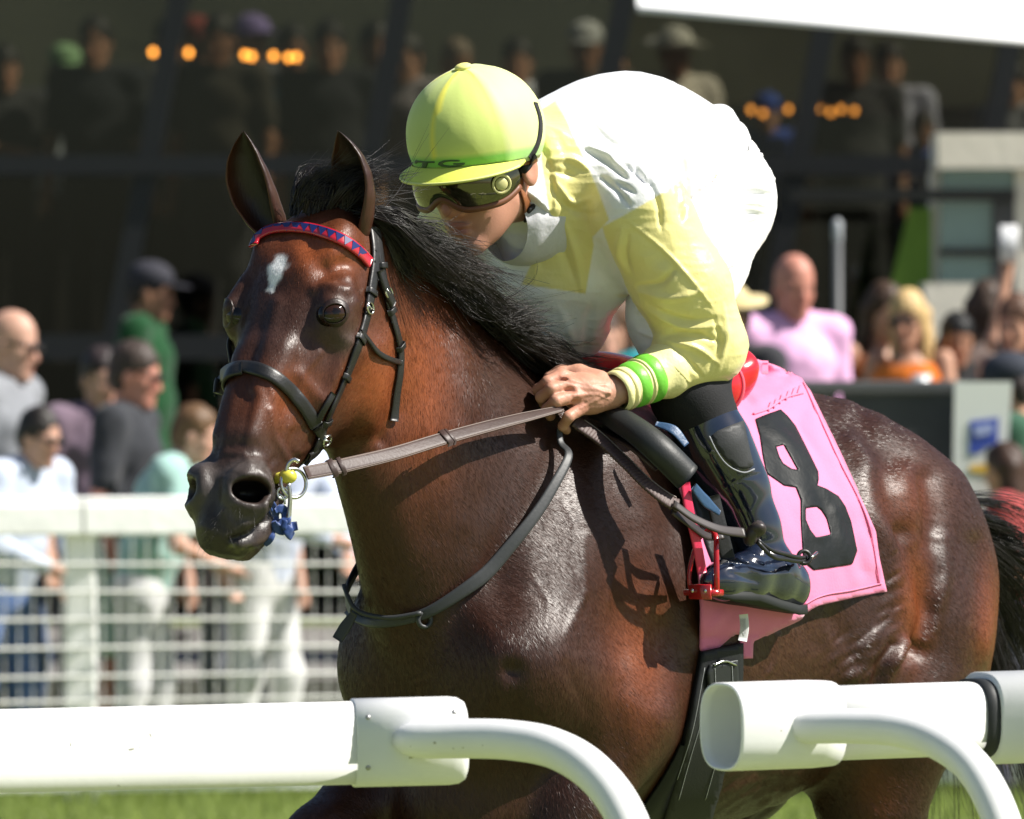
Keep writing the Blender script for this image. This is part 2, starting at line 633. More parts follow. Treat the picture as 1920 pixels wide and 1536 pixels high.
# ---------------------------------------------------------------- people: shared head, body and clothing shapes
def sdf_head(F, o, R, s=1.0, k=.012, ears=True, neck=None, ear_f=-.008):
    """A head in its own frame: columns of R are face direction, left, up; o is the point between the ears."""
    g = lambda f, l, u: np.asarray(o, float) + R @ (np.array((f, l, u), float) * s)
    E = lambda c, r, kk=k: F.ell(g(*c), np.array(r) * s, R, k=kk * s)
    E((-.008, 0, .040), (.098, .076, .098)); E((.030, 0, -.045), (.062, .058, .080), .03)
    for m in (-1, 1):
        F.cone(g(.0, m * .046, -.055), g(.066, m * .016, -.106), .020 * s, .016 * s, k=.02 * s)
        E((.058, m * .040, -.022), (.024, .020, .018), .02)
        F.cone(g(.080, m * .010, .022), g(.072, m * .046, .024), .011 * s, .010 * s, k=.014 * s)
        F.ell(g(.094, m * .031, .004), np.array((.013, .017, .011)) * s, R, k=.012 * s, op='cut')
        E((.076, m * .031, .004), (.0125, .0125, .0115), .004)
        E((.093, m * .0125, -.046), (.010, .008, .007), .006)
        if ears:
            E((ear_f, m * .078, -.008), (.022, .009, .033), .008)
            F.ell(g(ear_f + .006, m * .089, -.006), np.array((.012, .006, .020)) * s, R, k=.006 * s, op='cut')
    E((.074, 0, -.106), (.021, .022, .017), .02)
    F.cone(g(.086, 0, .012), g(.106, 0, -.036), .0095 * s, .0135 * s, k=.012 * s)
    E((.088, 0, -.0685), (.0120, .0235, .0065), .006); E((.086, 0, -.0815), (.0125, .021, .0075), .006)
    F.cone(g(.1005, -.020, -.0752), g(.1005, .020, -.0752), .0022 * s, .0022 * s, k=.004 * s, op='cut')
    if neck is not None:
        F.cone(g(-.020, 0, -.050), neck, .054 * s, .060 * s, k=.03 * s)


def face_colours(V, o, R, s, skin, lip=(.30, .09, .075), eyes=True):
    q = ((V - np.asarray(o)) @ R) / s
    c = np.tile(np.array(skin, float), (len(V), 1))
    c *= (1 + .10 * vnoise(V * 30, 4))[:, None]
    w = np.exp(-((q[:, 0] - .10) / .03) ** 2 - (q[:, 1] / .035) ** 2 - ((q[:, 2] + .035) / .03) ** 2)[:, None] * .35
    c = c * (1 - w) + np.array(skin) * np.array((1.15, .72, .66)) * w
    w = (np.exp(-(q[:, 1] / .021) ** 2 * 1.2 - ((q[:, 2] + .075) / .0095) ** 4) * (q[:, 0] > .075))[:, None] * .75
    c = c * (1 - w) + np.array(lip) * w
    if eyes:
        for m in (-1, 1):
            d2 = ((q[:, 1] - m * .031) / .013) ** 2 + ((q[:, 2] - .004) / .006) ** 2
            w = (np.exp(-d2 ** 2) * (q[:, 0] > .07))[:, None] * .9
            c = c * (1 - w) + np.array((.05, .035, .03)) * w
            d2 = ((q[:, 1] - m * .031) / .022) ** 2 + ((q[:, 2] - .026) / .004) ** 2
            w = (np.exp(-d2) * (q[:, 0] > .06))[:, None] * .6
            c = c * (1 - w) + np.array(skin) * .3 * w
    return c


skin_m = mat("skin", (.5, .28, .2), rough=.50, spec=.35, attr="tint", bump=.0004, bscale=300, sss=.08)
cloth_m = mat("cloth", (.5, .5, .5), rough=.85, spec=.2, attr="tint", bump=.001, bscale=90, sheen=.15, var=.08, vscale=14)
hair_m = mat("hair", (.05, .03, .02), rough=.55, spec=.35, attr="tint", bump=.004, bscale=60, stretch=(1, 1, .2), var=.25, vscale=40)

# ---------------------------------------------------------------- ground and terrace
def grid_sheet(x0, x1, y0, y1, nx, ny, zf):
    X, Y = np.meshgrid(np.linspace(x0, x1, nx), np.linspace(y0, y1, ny), indexing='ij')
    V = np.stack((X, Y, zf(X, Y)), -1).reshape(-1, 3)
    i = (np.arange(nx - 1)[:, None] * ny + np.arange(ny - 1)[None]).reshape(-1)
    return V, np.stack((i, i + ny, i + ny + 1, i + 1), 1)


grass_m = mat("turf", (.20, .24, .085), rough=.9, spec=.2, bump=.02, bscale=40, var=.35, vscale=3)
V, Q = grid_sheet(-400, 400, -60, 900, 60, 60, lambda X, Y: 0 * X)
g_ = mesh_obj("ground", V, Q, grass_m); tag(g_, kind="structure")


blade_m = mat("grass_blade", (.22, .28, .085), rough=.8, spec=.2, var=.3, vscale=5)
_nt = blade_m.node_tree; _tl = _nt.nodes.new("ShaderNodeBsdfTranslucent"); _tl.inputs[0].default_value = (.28, .36, .09, 1)
_mx = _nt.nodes.new("ShaderNodeMixShader"); _mx.inputs[0].default_value = .5
_nt.links.new(_nt.nodes["Principled BSDF"].outputs[0], _mx.inputs[1]); _nt.links.new(_tl.outputs[0], _mx.inputs[2])
_nt.links.new(_mx.outputs[0], [n for n in _nt.nodes if n.type == 'OUTPUT_MATERIAL'][0].inputs[0])


def build_grass():
    """Blades standing in the strip of turf along the fence and under the rails."""
    rng = np.random.default_rng(3)
    n = 26000
    x = rng.uniform(-3.2, 3.2, n); y = rng.uniform(24.5, 30.5, n); h = rng.uniform(.04, .11, n); a = rng.uniform(0, 6.28, n); b = rng.normal(0, .03, (n, 2))
    w = rng.uniform(.004, .008, n)
    p = np.stack((x, y, np.full(n, .0)), 1); d = np.stack((np.cos(a), np.sin(a), 0 * a), 1) * w[:, None]
    tip = p + np.stack((b[:, 0], b[:, 1], h), 1)
    V = np.stack((p - d, p + d, tip), 1).reshape(-1, 3)
    o = mesh_obj("grass", V, np.arange(3 * n).reshape(-1, 3), blade_m, smooth=False)
    tag(o, kind="stuff", cat="grass", label="short green turf blades along the foot of the white fence")


build_grass()
terr = mat("terrace_paving", (.16, .15, .14), rough=.9, bump=.003, bscale=30, var=.2, vscale=2)
mb = MB(); mb.box((0, 35.4, .15), (60, 6.6, .30)); o = mb.build("terrace", terr, smooth=False); tag(o, kind="structure")
mb = MB(); mb.box((16.25, 30.6, .15), (31.5, 2.98, .296)); o = mb.build("terrace", terr, smooth=False); tag(o, kind="structure")

# ---------------------------------------------------------------- the glazed stand behind the crowd
GY = 38.6
RAKE = .19                                     # sideways lean of the mullions


def build_stand():
    st = empty("glass_stand", (0, GY, 0)); tag(st, "dark glazed grandstand with raking black mullions and a raised viewing floor", "grandstand")
    blk = mat("frame_black", (.010, .011, .012), rough=.45, spec=.4, bump=.0006, bscale=30)
    base = mat("base_black", (.012, .013, .013), rough=.7, spec=.3, bump=.002, bscale=8, var=.3, vscale=1.5)
    xs = [-7.2, -5.85, -4.55, -3.25, -2.07, -.92, .23, 1.29, 2.27, 3.4, 4.6, 5.8, 7.0]       # feet of the mullions at z = 1.74
    Z0, Z1 = 1.70, 4.6
    for x in xs:
        mb = MB(); w = .056
        p0 = np.array((x, GY, Z0)); p1 = np.array((x + RAKE * (Z1 - Z0), GY, Z1))
        V = []
        for p in (p0, p1):
            for dx, dy in ((-w, -.06), (w, -.06), (w, .08), (-w, .08)): V.append(p + np.array((dx, dy, 0)))
        mb.add(V, [(0, 1, 5, 4), (1, 2, 6, 5), (2, 3, 7, 6), (3, 0, 4, 7), (3, 2, 1, 0), (4, 5, 6, 7)])
        mb.build("mullion", blk, st, smooth=False)
        # lower post down to the terrace
        mb = MB(); q0 = np.array((x - RAKE * 1.40, GY, .30))
        V = []
        for p in (q0, p0):
            for dx, dy in ((-w, -.05), (w, -.05), (w, .07), (-w, .07)): V.append(p + np.array((dx, dy, -.001)))
        mb.add(V, [(0, 1, 5, 4), (1, 2, 6, 5), (2, 3, 7, 6), (3, 0, 4, 7), (3, 2, 1, 0), (4, 5, 6, 7)]); mb.build("mullion", blk, st, smooth=False)
    for z, h in ((1.74, .13), (2.68, .10), (4.62, .12)):
        mb = MB(); mb.box((0, GY - .075, z), (15.5, .05, h)); mb.build("transom", blk, st, smooth=False)
    gm = bpy.data.materials.new("tinted_glass"); gm.use_nodes = True; nt = gm.node_tree; nt.nodes.clear()
    out = nt.nodes.new("ShaderNodeOutputMaterial"); tr = nt.nodes.new("ShaderNodeBsdfTransparent"); gl = nt.nodes.new("ShaderNodeBsdfGlossy")
    tr.inputs[0].default_value = (.46, .46, .40, 1); gl.inputs["Roughness"].default_value = .03; gl.inputs["Color"].default_value = (.8, .85, .85, 1)
    mx = nt.nodes.new("ShaderNodeMixShader"); lw = nt.nodes.new("ShaderNodeFresnel"); lw.inputs["IOR"].default_value = 1.45
    nt.links.new(lw.outputs[0], mx.inputs[0]); nt.links.new(tr.outputs[0], mx.inputs[1]); nt.links.new(gl.outputs[0], mx.inputs[2]); nt.links.new(mx.outputs[0], out.inputs[0])
    rows = ((1.80, 2.63), (2.73, 4.56))
    rng = np.random.default_rng(2)
    for a, b in zip(xs[:-1], xs[1:]):
        for z0, z1 in rows + ((.36, 1.67),):
            o0 = RAKE * (z0 - Z0); o1 = RAKE * (z1 - Z0); e = .048
            y = GY + .01 + rng.uniform(-.004, .004)
            V = [(a + e + o0, y, z0), (b - e + o0, y, z0), (b - e + o1, y, z1), (a + e + o1, y, z1)]
            V = V + [(p[0], p[1] + .012, p[2]) for p in V]
            F = [(0, 1, 2, 3), (7, 6, 5, 4), (0, 4, 5, 1), (1, 5, 6, 2), (2, 6, 7, 3), (3, 7, 4, 0)]
            mesh_obj("pane", V, F, gm, st, smooth=False)
    # raised floor, back wall with near-black panels for its unlit part, side walls
    mb = MB(); mb.box((0, GY + 3.6, 1.55), (16, 6.9, .20)); mb.build("floor_slab", base, st, smooth=False)
    mb = MB(); mb.box((0, GY + .42, .88), (16, .10, 1.14)); mb.build("plinth", base, st, smooth=False)
    wall = mat("back_wall", (.60, .50, .31), rough=.9, spec=.2, bump=.004, bscale=6, var=.35, vscale=.8)
    mb = MB(); mb.box((0, GY + 6.4, 3.9), (16, .2, 4.5)); mb.build("back_wall", wall, st, smooth=False)
    shade_m = mat("shade_panel", (.022, .017, .013), rough=.8, var=.3, vscale=1.2)  # dark panels standing for the dimness of the lower back wall
    for k in range(12):
        mb = MB(); mb.box((-6.6 + 1.2 * k, GY + 6.26, 2.42), (1.14, .06, 1.55), bevel=.02); mb.build("shade_panel", shade_m, st, smooth=False)
    mb = MB(); mb.box((0, GY + 6.2, 5.0), (16, .3, .5)); mb.build("beam", mat("beam_brown", (.20, .13, .07), rough=.8), st, smooth=False)
    # strings of warm lamps
    lm = bpy.data.materials.new("lamp_glow"); lm.use_nodes = True; b = lm.node_tree.nodes["Principled BSDF"]
    b.inputs["Base Color"].default_value = (.9, .5, .2, 1); b.inputs["Emission Color"].default_value = (1.0, .36, .06, 1); b.inputs["Emission Strength"].default_value = 16
    for lab, Y, pts in (("string of glowing amber lamps behind the glass above the horse's ears", GY + .30, [(287, 98), (312, 96), (354, 99), (459, 103), (472, 106), (513, 105), (541, 108), (556, 107)]),
                        ("string of dimmer amber lamps behind the glass right of the jockey", GY + .34, [(1408, 206), (1431, 213), (1478, 205), (1503, 211), (1536, 204), (1558, 211), (1577, 205), (1602, 208)])):
        if 'dimmer' in lab:
            lm = lm.copy(); lm.node_tree.nodes["Principled BSDF"].inputs["Emission Strength"].default_value = 5
        c0 = P(*pts[0], Y); s_ = empty("string_light", c0); tag(s_, lab, "string light")
        line = [P(pts[0][0] - 90, pts[0][1] - 22, Y)] + [P(x, y - 7, Y) for x, y in pts] + [P(pts[-1][0] + 90, pts[-1][1] - 22, Y)]
        MB().tube(np.array(line), .004, 5).build("wire", blk, s_)
        for x, y in pts:
            c = P(x, y, Y); bb = empty("bulb_holder", c) if False else None
            v, f = tube_geo(np.array([c + (0, 0, .045), c + (0, 0, .02)]), .012, 8); mesh_obj("socket", v, f, blk, s_)
            v, f = ico(c, (.014, .014, .018), None, 10, 7); mesh_obj("bulb", v, f, lm, s_)


build_stand()


def build_wing():
    w = empty("pavilion", P(1840, 600, 36.0) * (1, 1, 0)); tag(w, "cream rendered pavilion with pale glazed windows at the right edge", "pavilion")
    Y = 36.0; k = Y / FPX
    X = lambda px: (px - 960) * k
    Z = lambda py: CAM_H - (py - 680) * k
    cream = mat("cream_render", (.80, .76, .66), rough=.85, spec=.2, bump=.003, bscale=14, var=.08, vscale=1.5)
    def block(nm, x0, x1, y0, y1, d0, d1, m, bev=0.0):
        mb = MB(); mb.box(((X(x0) + X(x1)) / 2, Y + (d0 + d1) / 2, (Z(y0) + Z(y1)) / 2), (X(x1) - X(x0), d1 - d0, Z(y0) - Z(y1)), bevel=bev); return mb.build(nm, m, w, smooth=False)
    block("parapet", 1757, 2500, 249, 316, -.06, .55, cream)
    block("wall", 1735, 1835, 530, 1230, 0, .5, cream)
    block("wall", 1904, 2500, 318, 1230, 0, .5, cream)
    frame = mat("frame_black", (.010, .011, .012))
    block("lintel", 1480, 1903, 355, 376, -.05, .12, frame)
    block("transom", 1762, 1903, 466, 480, -.02, .10, frame)
    block("jamb", 1862, 1903, 377, 465, .0, .10, mat("jamb_grey", (.08, .08, .085), rough=.6))
    block("jamb", 1862, 1903, 481, 640, .0, .10, mat("jamb_grey", (.08, .08, .085)))
    gl = mat("pale_glass", (.20, .32, .32), rough=.10, spec=.8, coat=.5)
    block("pane", 1766, 1902, 318, 354, .03, .08, gl)
    block("pane", 1764, 1861, 378, 465, .03, .08, gl)
    block("pane", 1764, 1861, 482, 529, .03, .08, gl)
    block("back", 1760, 2500, 316, 1230, .5, .9, cream)


build_wing()

# green raked panel between the stand and the pavilion
ban = empty("green_panel", (1.75, 36.6, 0)); tag(ban, "tall green raked panel beside the cream pavilion", "banner")
mbv = []
for z, x in ((.30, 1.53), (2.42, 2.05)):
    for dx, dy in ((-.10, 0), (.12, 0), (.12, .04), (-.10, .04)): mbv.append((x + dx, 36.6 + dy, z))
mesh_obj("panel", mbv, [(0, 1, 5, 4), (1, 2, 6, 5), (2, 3, 7, 6), (3, 0, 4, 7), (3, 2, 1, 0), (4, 5, 6, 7)], mat("panel_green", (.20, .36, .05), rough=.7, var=.25, vscale=4), ban, smooth=False)
mb = MB(); mb.tube(np.array([(1.70, 36.62, .30), (2.20, 36.62, 2.42)]), .02, 8); mb.build("pole", mat("frame_black", (.01, .01, .01)), ban)

# slim grey post with a pale head
lp = empty("lamp_post", (P(1570, 600, 33.0)[0], 33.0, .30)); tag(lp, "slim dark post with a pale round head behind the pink shirt", "post")
q = P(1570, 440, 33.0)
MB().tube(np.array([(q[0], 33.0, .30), (q[0], 33.0, q[2] - .03)]), .022, 10).build("pole", mat("post_grey", (.06, .065, .07), rough=.5), lp)
V, F = tube_geo(np.array([(q[0], 33.0, q[2] - .05), (q[0], 33.0, q[2] - .03), (q[0], 33.0, q[2] + .05), (q[0], 33.0, q[2] + .07)]), np.array((.012, .022, .022, .010)), 12); mesh_obj("head", V, F, mat("post_head", (.34, .36, .38), rough=.4), lp)

# white canopy valance at the top right
can = empty("white_canopy", P(1560, 20, 33.4)); tag(can, "white fabric canopy hanging into the top right corner", "canopy")
a0, a1 = P(1196, 20, 33.4), P(2300, 114, 33.4)
mb = MB(); d = np.array((0, .9, 0)); h = np.array((0, 0, .55))
mb.add([a0, a1, a1 + d * 1.5 + h * .7, a0 + d * 1.5 + h * .7, a0 + h + d * .7, a1 + h + d * .7, a1 + d * 1.6 + h * 1.1, a0 + d * 1.6 + h * 1.1], [(0, 1, 5, 4), (1, 2, 6, 5), (2, 3, 7, 6), (3, 0, 4, 7), (3, 2, 1, 0), (4, 5, 6, 7)])
mb.build("fabric", mat("canopy_white", (.88, .88, .88), rough=.8, bump=.001, bscale=20), can, smooth=False)
MB().tube(np.array([a0 + (0, -.012, .008), a1 + (0, -.012, .008)]), .013, 8).build("hem", mat("canopy_white", (.8, .8, .8)), can)
for x in (1210, 2250):
    q = P(x, 20, 34.3); MB().tube(np.array([(q[0], 34.3, q[2] + .5), (q[0], 34.3, q[2] + 3.0)]), .03, 8).build("hanger", mat("frame_black", (.01, .01, .01)), can)

# ---------------------------------------------------------------- white post and wire fence
FY = 28.0


def build_fence():
    fe = empty("wire_fence", (0, FY, 0)); tag(fe, "white timber and wire mesh fence between the turf and the crowd", "fence")
    pw = mat("fence_white", (.90, .90, .885), rough=.7, spec=.3, bump=.003, bscale=22, var=.10, vscale=5)
    wire = mat("fence_wire", (.84, .83, .80), rough=.5, spec=.4)
    px = [-6.42, -4.02, -1.62, .78, 3.18, 5.58]
    fy = lambda x: FY + .24 * (min(x, .78) + 1.7)            # the fence runs slightly away towards the right
    for a, b in zip(px[:-1], px[1:]):
        A_, B_ = np.array((a, fy(a), 0)), np.array((b, fy(b), 0)); L = np.linalg.norm(B_ - A_); u_ = (B_ - A_) / L
        R_ = np.stack((u_, (-u_[1], u_[0], 0), (0, 0, 1.0)), 1)
        M_ = (A_ + B_) / 2
        for nm, off, z, size, bv_ in (("top_board", -.05, 1.072, (L - .012, .045, .120), .010), ("cap_board", .02, 1.145, (L - .008, .17, .020), .006), ("foot_board", -.03, .10, (L - .012, .03, .10), .006)):
            mb = MB(); mb.box(M_ + R_[:, 1] * off + (0, 0, z), size, R_, bevel=bv_); mb.build(nm, pw, fe, smooth=False)
    for x in px:
        mb = MB(); mb.box((x, fy(x) + .05, .565), (.115, .115, 1.13), bevel=.012); mb.build("post", pw, fe, smooth=False)
    for z in (.905, .80, .695, .59, .485, .395, .30, .20):
        MB().tube(np.array([(x, fy(x) - .088 + .004 * math.sin(x * 3 + z * 9), z + .004 * math.sin(x * 2.1 + z * 7)) for x in np.linspace(-6.4, 5.6, 60)]), .0062, 6).build("wire", wire, fe)
    mb = MB()
    for i, x in enumerate(np.arange(-3.4, 3.4, .052)):
        mb.tube(np.array([(x, fy(x) - .082, .15), (x + .004 * math.sin(i), fy(x) - .080, 1.0)]), .0021, 4, cap=False)
    o = mb.build("vertical_wire", wire, fe); o["kind"] = "stuff"


build_fence()

# dark crowd barrier and white notice board on the right
bar = empty("crowd_barrier", (1.52, 28.9, 0)); tag(bar, "dark grey crowd barrier panels in front of the orange dress", "barrier")
for k in range(5):
    mb = MB(); mb.box((.95 + .62 * k, 28.75, .98), (.60, .035, 1.12), bevel=.012); mb.build("panel", mat("barrier_grey", (.035, .037, .040), rough=.7, bump=.001, bscale=40, var=.2, vscale=6), bar, smooth=False)
mb = MB(); mb.box((2.19, 28.74, 1.565), (3.1, .06, .05), bevel=.01); mb.build("top_rail", mat("barrier_rail", (.09, .09, .095), rough=.6), bar, smooth=False)
sg = empty("notice_board", P(1840, 845, 28.35)); tag(sg, "white notice board with a blue logo and a yellow bar on the fence", "sign")
sY = 28.35
def slab(nm, pts, y, th, m, par):
    V = [P(x, yy, sY) * (1, 0, 1) + (0, y, 0) for x, yy in pts]; n = len(V)
    V = V + [v + (0, th, 0) for v in V]
    F = [tuple(range(n)), tuple(range(2 * n - 1, n - 1, -1))] + [(i, i + n, (i + 1) % n + n, (i + 1) % n) for i in range(n)]
    return mesh_obj(nm, V, F, m, par, smooth=False)
bd = slab("board", [(1786, 970), (1882, 970), (1898, 716), (1790, 716)], sY, .02, mat("board_white", (.80, .80, .80), rough=.6), sg)
slab("logo", [(1818, 790), (1872, 783), (1870, 832), (1848, 838), (1836, 850), (1817, 852)], sY - .004, .004, mat("logo_blue", (.05, .09, .45), rough=.6), bd)
slab("logo", [(1826, 799), (1862, 793), (1860, 812), (1830, 820)], sY - .008, .003, mat("logo_pale", (.40, .45, .75), rough=.6), bd)
slab("bar", [(1818, 874), (1872, 868), (1878, 884), (1872, 892), (1818, 884)], sY - .004, .004, mat("bar_yellow", (.80, .50, .05), rough=.6), bd)

# ---------------------------------------------------------------- the racehorse
HO = np.array((0.10, 14.0, 0.0))
HR = np.array(((-0.6, 0.8, 0), (-0.8, -0.6, 0), (0, 0, 1.0)))   # columns: forward, left, up


def hw(p):
    return HO + np.asarray(p, float) @ HR.T


def hl(p):
    return (np.asarray(p, float) - HO) @ HR


POLL = np.array((0.735, -0.02, 1.925))
_th, _pi = math.radians(7.0), math.radians(55.0)
_hx = np.array((math.cos(_th), math.sin(_th), 0)); _hs = np.array((-math.sin(_th), math.cos(_th), 0))
HA = _hx * math.cos(_pi) + np.array((0, 0, -math.sin(_pi)))
HT = _hx * math.sin(_pi) + np.array((0, 0, math.cos(_pi)))
HEADR = np.stack((HA, _hs, HT), 1)          # along the face, left, out of the forehead


def hm(a):
    return float(np.interp(a, (0, .2, .36, .5, .66), (1.28, 1.36, 1.32, 1.14, 1.04)))


def hd(a, s, t):
    return POLL + HEADR @ np.array((a, s * hm(a), t * hm(a)), float)


EYE = np.array((.197, .065, -.019))          # eyeball centre in head coordinates (left one)


def nrot(R, a):
    c, s = math.cos(a), math.sin(a)
    return R @ np.array(((c, -s, 0), (s, c, 0), (0, 0, 1)))


def horse_field(h):
    F = Field((-1.25, -0.42, 0.28), (1.25, 0.42, 2.06), h)
    I3 = np.eye(3)
    # trunk
    F.loft((0, 0, 0), I3, [
        (-1.165, 0, 1.24, .08, .10, .14, 2, 2), (-1.13, 0, 1.25, .17, .15, .20, 2, 2),
        (-1.06, 0, 1.25, .225, .232, .25, 2, 2), (-0.95, 0, 1.25, .258, .314, .26, 1.9, 2.1),
        (-0.80, 0, 1.25, .272, .355, .36, 1.75, 2.1), (-0.6, 0, 1.23, .295, .342, .43, 2, 2.1),
        (-0.4, 0, 1.21, .305, .335, .445, 2.1, 2.1), (-0.2, 0, 1.2, .30, .362, .455, 1.9, 2.2),
        (0, 0, 1.2, .27, .40, .445, 1.55, 2.2), (.15, 0, 1.19, .235, .375, .42, 1.6, 2.2),
        (.29, 0, 1.17, .205, .30, .36, 1.8, 2.2), (.38, 0, 1.12, .165, .23, .24, 2, 2), (.435, 0, 1.08, .09, .13, .15, 2, 2)], k=0)
    # neck
    F.loft((.12, -.005, 1.28), np.array(((.733, 0, -.68), (0, 1, 0), (.68, 0, .733))), [
        (-.05, 0, 0, .19, .25, .38, 1.8, 2.1), (.1, 0, 0, .18, .295, .395, 1.6, 2.1), (.2, 0, 0, .162, .285, .36, 1.6, 2.1),
        (.3, 0, 0, .14, .262, .318, 1.6, 2.1), (.45, 0, 0, .106, .225, .264, 1.6, 2.1), (.56, 0, 0, .084, .205, .230, 1.7, 2.1),
        (.7, 0, 0, .076, .175, .20, 1.8, 2.1), (.8, 0, 0, .08, .145, .16, 2, 2), (.88, 0, 0, .055, .09, .09, 2, 2)], k=.10)
    # shoulders, chest, fore limbs, haunches, hind limbs
    for sd in (-1, 1):
        F.cone((.02, sd * .10, 1.46), (.34, .165 if sd > 0 else -.140, 1.12), .10, .105, k=.10, flat=((0, 1, 0), .75))
        F.cone((.34, .15 if sd > 0 else -.128, 1.09), (.10, sd * .185, 1.00), .09 if sd > 0 else .085, .10, k=.10)
        F.ell((.395, sd * .08, 1.07), (.065, .08, .14), k=.08)
        F.ell((-.83, sd * .155, 1.27), (.24, .128, .24), k=.10)
        F.ell((-1.035, sd * .14, 1.17), (.12, .11, .25), np.array(((.97, 0, -.24), (0, 1, 0), (.24, 0, .97))).T, k=.10)
        F.cone((-.66, sd * .17, 1.36), (-.60, sd * .20, 1.08), .10, .12, k=.10)
    F.ell((.25, 0, .84), (.20, .15, .13), k=.08)
    # near fore (reaching), off fore (knee lifted)
    F.chain([(.12, .17, 1.0, .12), (.20, .17, .84, .085), (.34, .17, .60, .052), (.37, .17, .55, .05), (.36, .17, .40, .034), (.36, .17, .28, .03)], k=.05)
    F.chain([(.14, -.17, 1.0, .12), (.30, -.17, .90, .09), (.53, -.17, .78, .058), (.54, -.17, .72, .05), (.40, -.17, .48, .034)], k=.05)
    # near hind (standing back), off hind (swung forward)
    F.chain([(-.88, .16, 1.12, .18), (-.78, .175, .96, .145), (-.765, .175, .80, .090), (-.86, .17, .56, .055), (-.85, .17, .30, .04)], k=.07)
    F.chain([(-.92, -.15, 1.12, .19), (-.76, -.16, .92, .15), (-.62, -.15, .72, .08), (-.60, -.15, .5, .05), (-.5, -.15, .3, .04)], k=.07)
    # head
    F.loft(POLL, HEADR, [(r[0], r[1]) + tuple(x * hm(r[0]) for x in r[2:6]) + r[6:] for r in [
        (-.035, 0, -.07, .05, .05, .07, 2, 2), (.0, 0, -.07, .064, .07, .10, 2.2, 2), (.06, 0, -.09, .076, .10, .12, 2.4, 2.2),
        (.13, 0, -.10, .086, .115, .125, 2.6, 2.3), (.20, 0, -.105, .084, .120, .125, 2.7, 2.3), (.28, 0, -.095, .074, .104, .115, 2.7, 2.2),
        (.36, 0, -.085, .058, .088, .090, 2.6, 2.2), (.44, 0, -.078, .050, .078, .070, 2.5, 2.2), (.52, 0, -.072, .047, .068, .058, 2.4, 2.2),
        (.58, 0, -.072, .050, .062, .056, 2.3, 2.2), (.63, 0, -.078, .047, .052, .050, 2.3, 2.2), (.66, 0, -.085, .036, .032, .035, 2, 2)]], k=.05)
    for sd in (-1, 1):
        m = lambda a, s, t: hd(a, sd * s, t)
        F.ell(m(.165, .050, -.182), (.125, .047, .135), HEADR, k=.022)         # cheek
        F.ell(m(.190, .076, -.030), (.052, .032, .038), HEADR, k=.03)          # orbit
        F.cone(m(.140, .070, -.012), m(.195, .074, -.004), .019, .017, k=.025)  # brow arch
        F.cone(m(.22, .074, -.070), m(.33, .052, -.075), .018, .010, k=.05)    # facial crest
        F.ell(m(.075, .056, -.01), (.06, .028, .035), HEADR, k=.03)            # temple
        F.cone(m(.30, .024, -.006), m(.47, .022, -.010), .020, .016, k=.04)    # nasal bones
        F.ell(m(.560, .046, -.040), (.050, .026, .036), HEADR, k=.03)          # nostril bulge
        F.ell(m(.55, .036, -.112), (.07, .018, .024), HEADR, k=.02)            # lip corner
        nd = nrm(HEADR @ np.array((.30, sd * .75, .62)))
        nc = m(.575, .046, -.034)
        F.ell(nc + nd * .002, (.041, .049, .028), basis(nd, HA), k=.026)
        F.ell(nc + nd * .020, (.0215, .036, .062), nrot(basis(nd, HA), sd * .35), k=.010, op='cut')
    F.ell(hd(.635, 0, -.075), (.034, .047, .042), HEADR, k=.03)                # upper lip
    F.ell(hd(.612, 0, -.130), (.040, .038, .026), HEADR, k=.010)               # lower lip
    F.ell(hd(.57, 0, -.138), (.04, .034, .03), HEADR, k=.03)                   # chin
    return F


def stroke_w(px, pts, w):
    """Gaussian weight of projected points px by distance to a polyline (photograph pixels)."""
    pts = np.asarray(pts, float)
    d = np.full(len(px), 1e9)
    if len(pts) == 1: d = np.linalg.norm(px - pts[0], axis=1)
    for a, b in zip(pts[:-1], pts[1:]):
        ab = b - a; t = np.clip(((px - a) @ ab) / (ab @ ab + 1e-9), 0, 1)
        d = np.minimum(d, np.linalg.norm(px - (a + t[:, None] * ab), axis=1))
    return np.exp(-(d / w) ** 2)


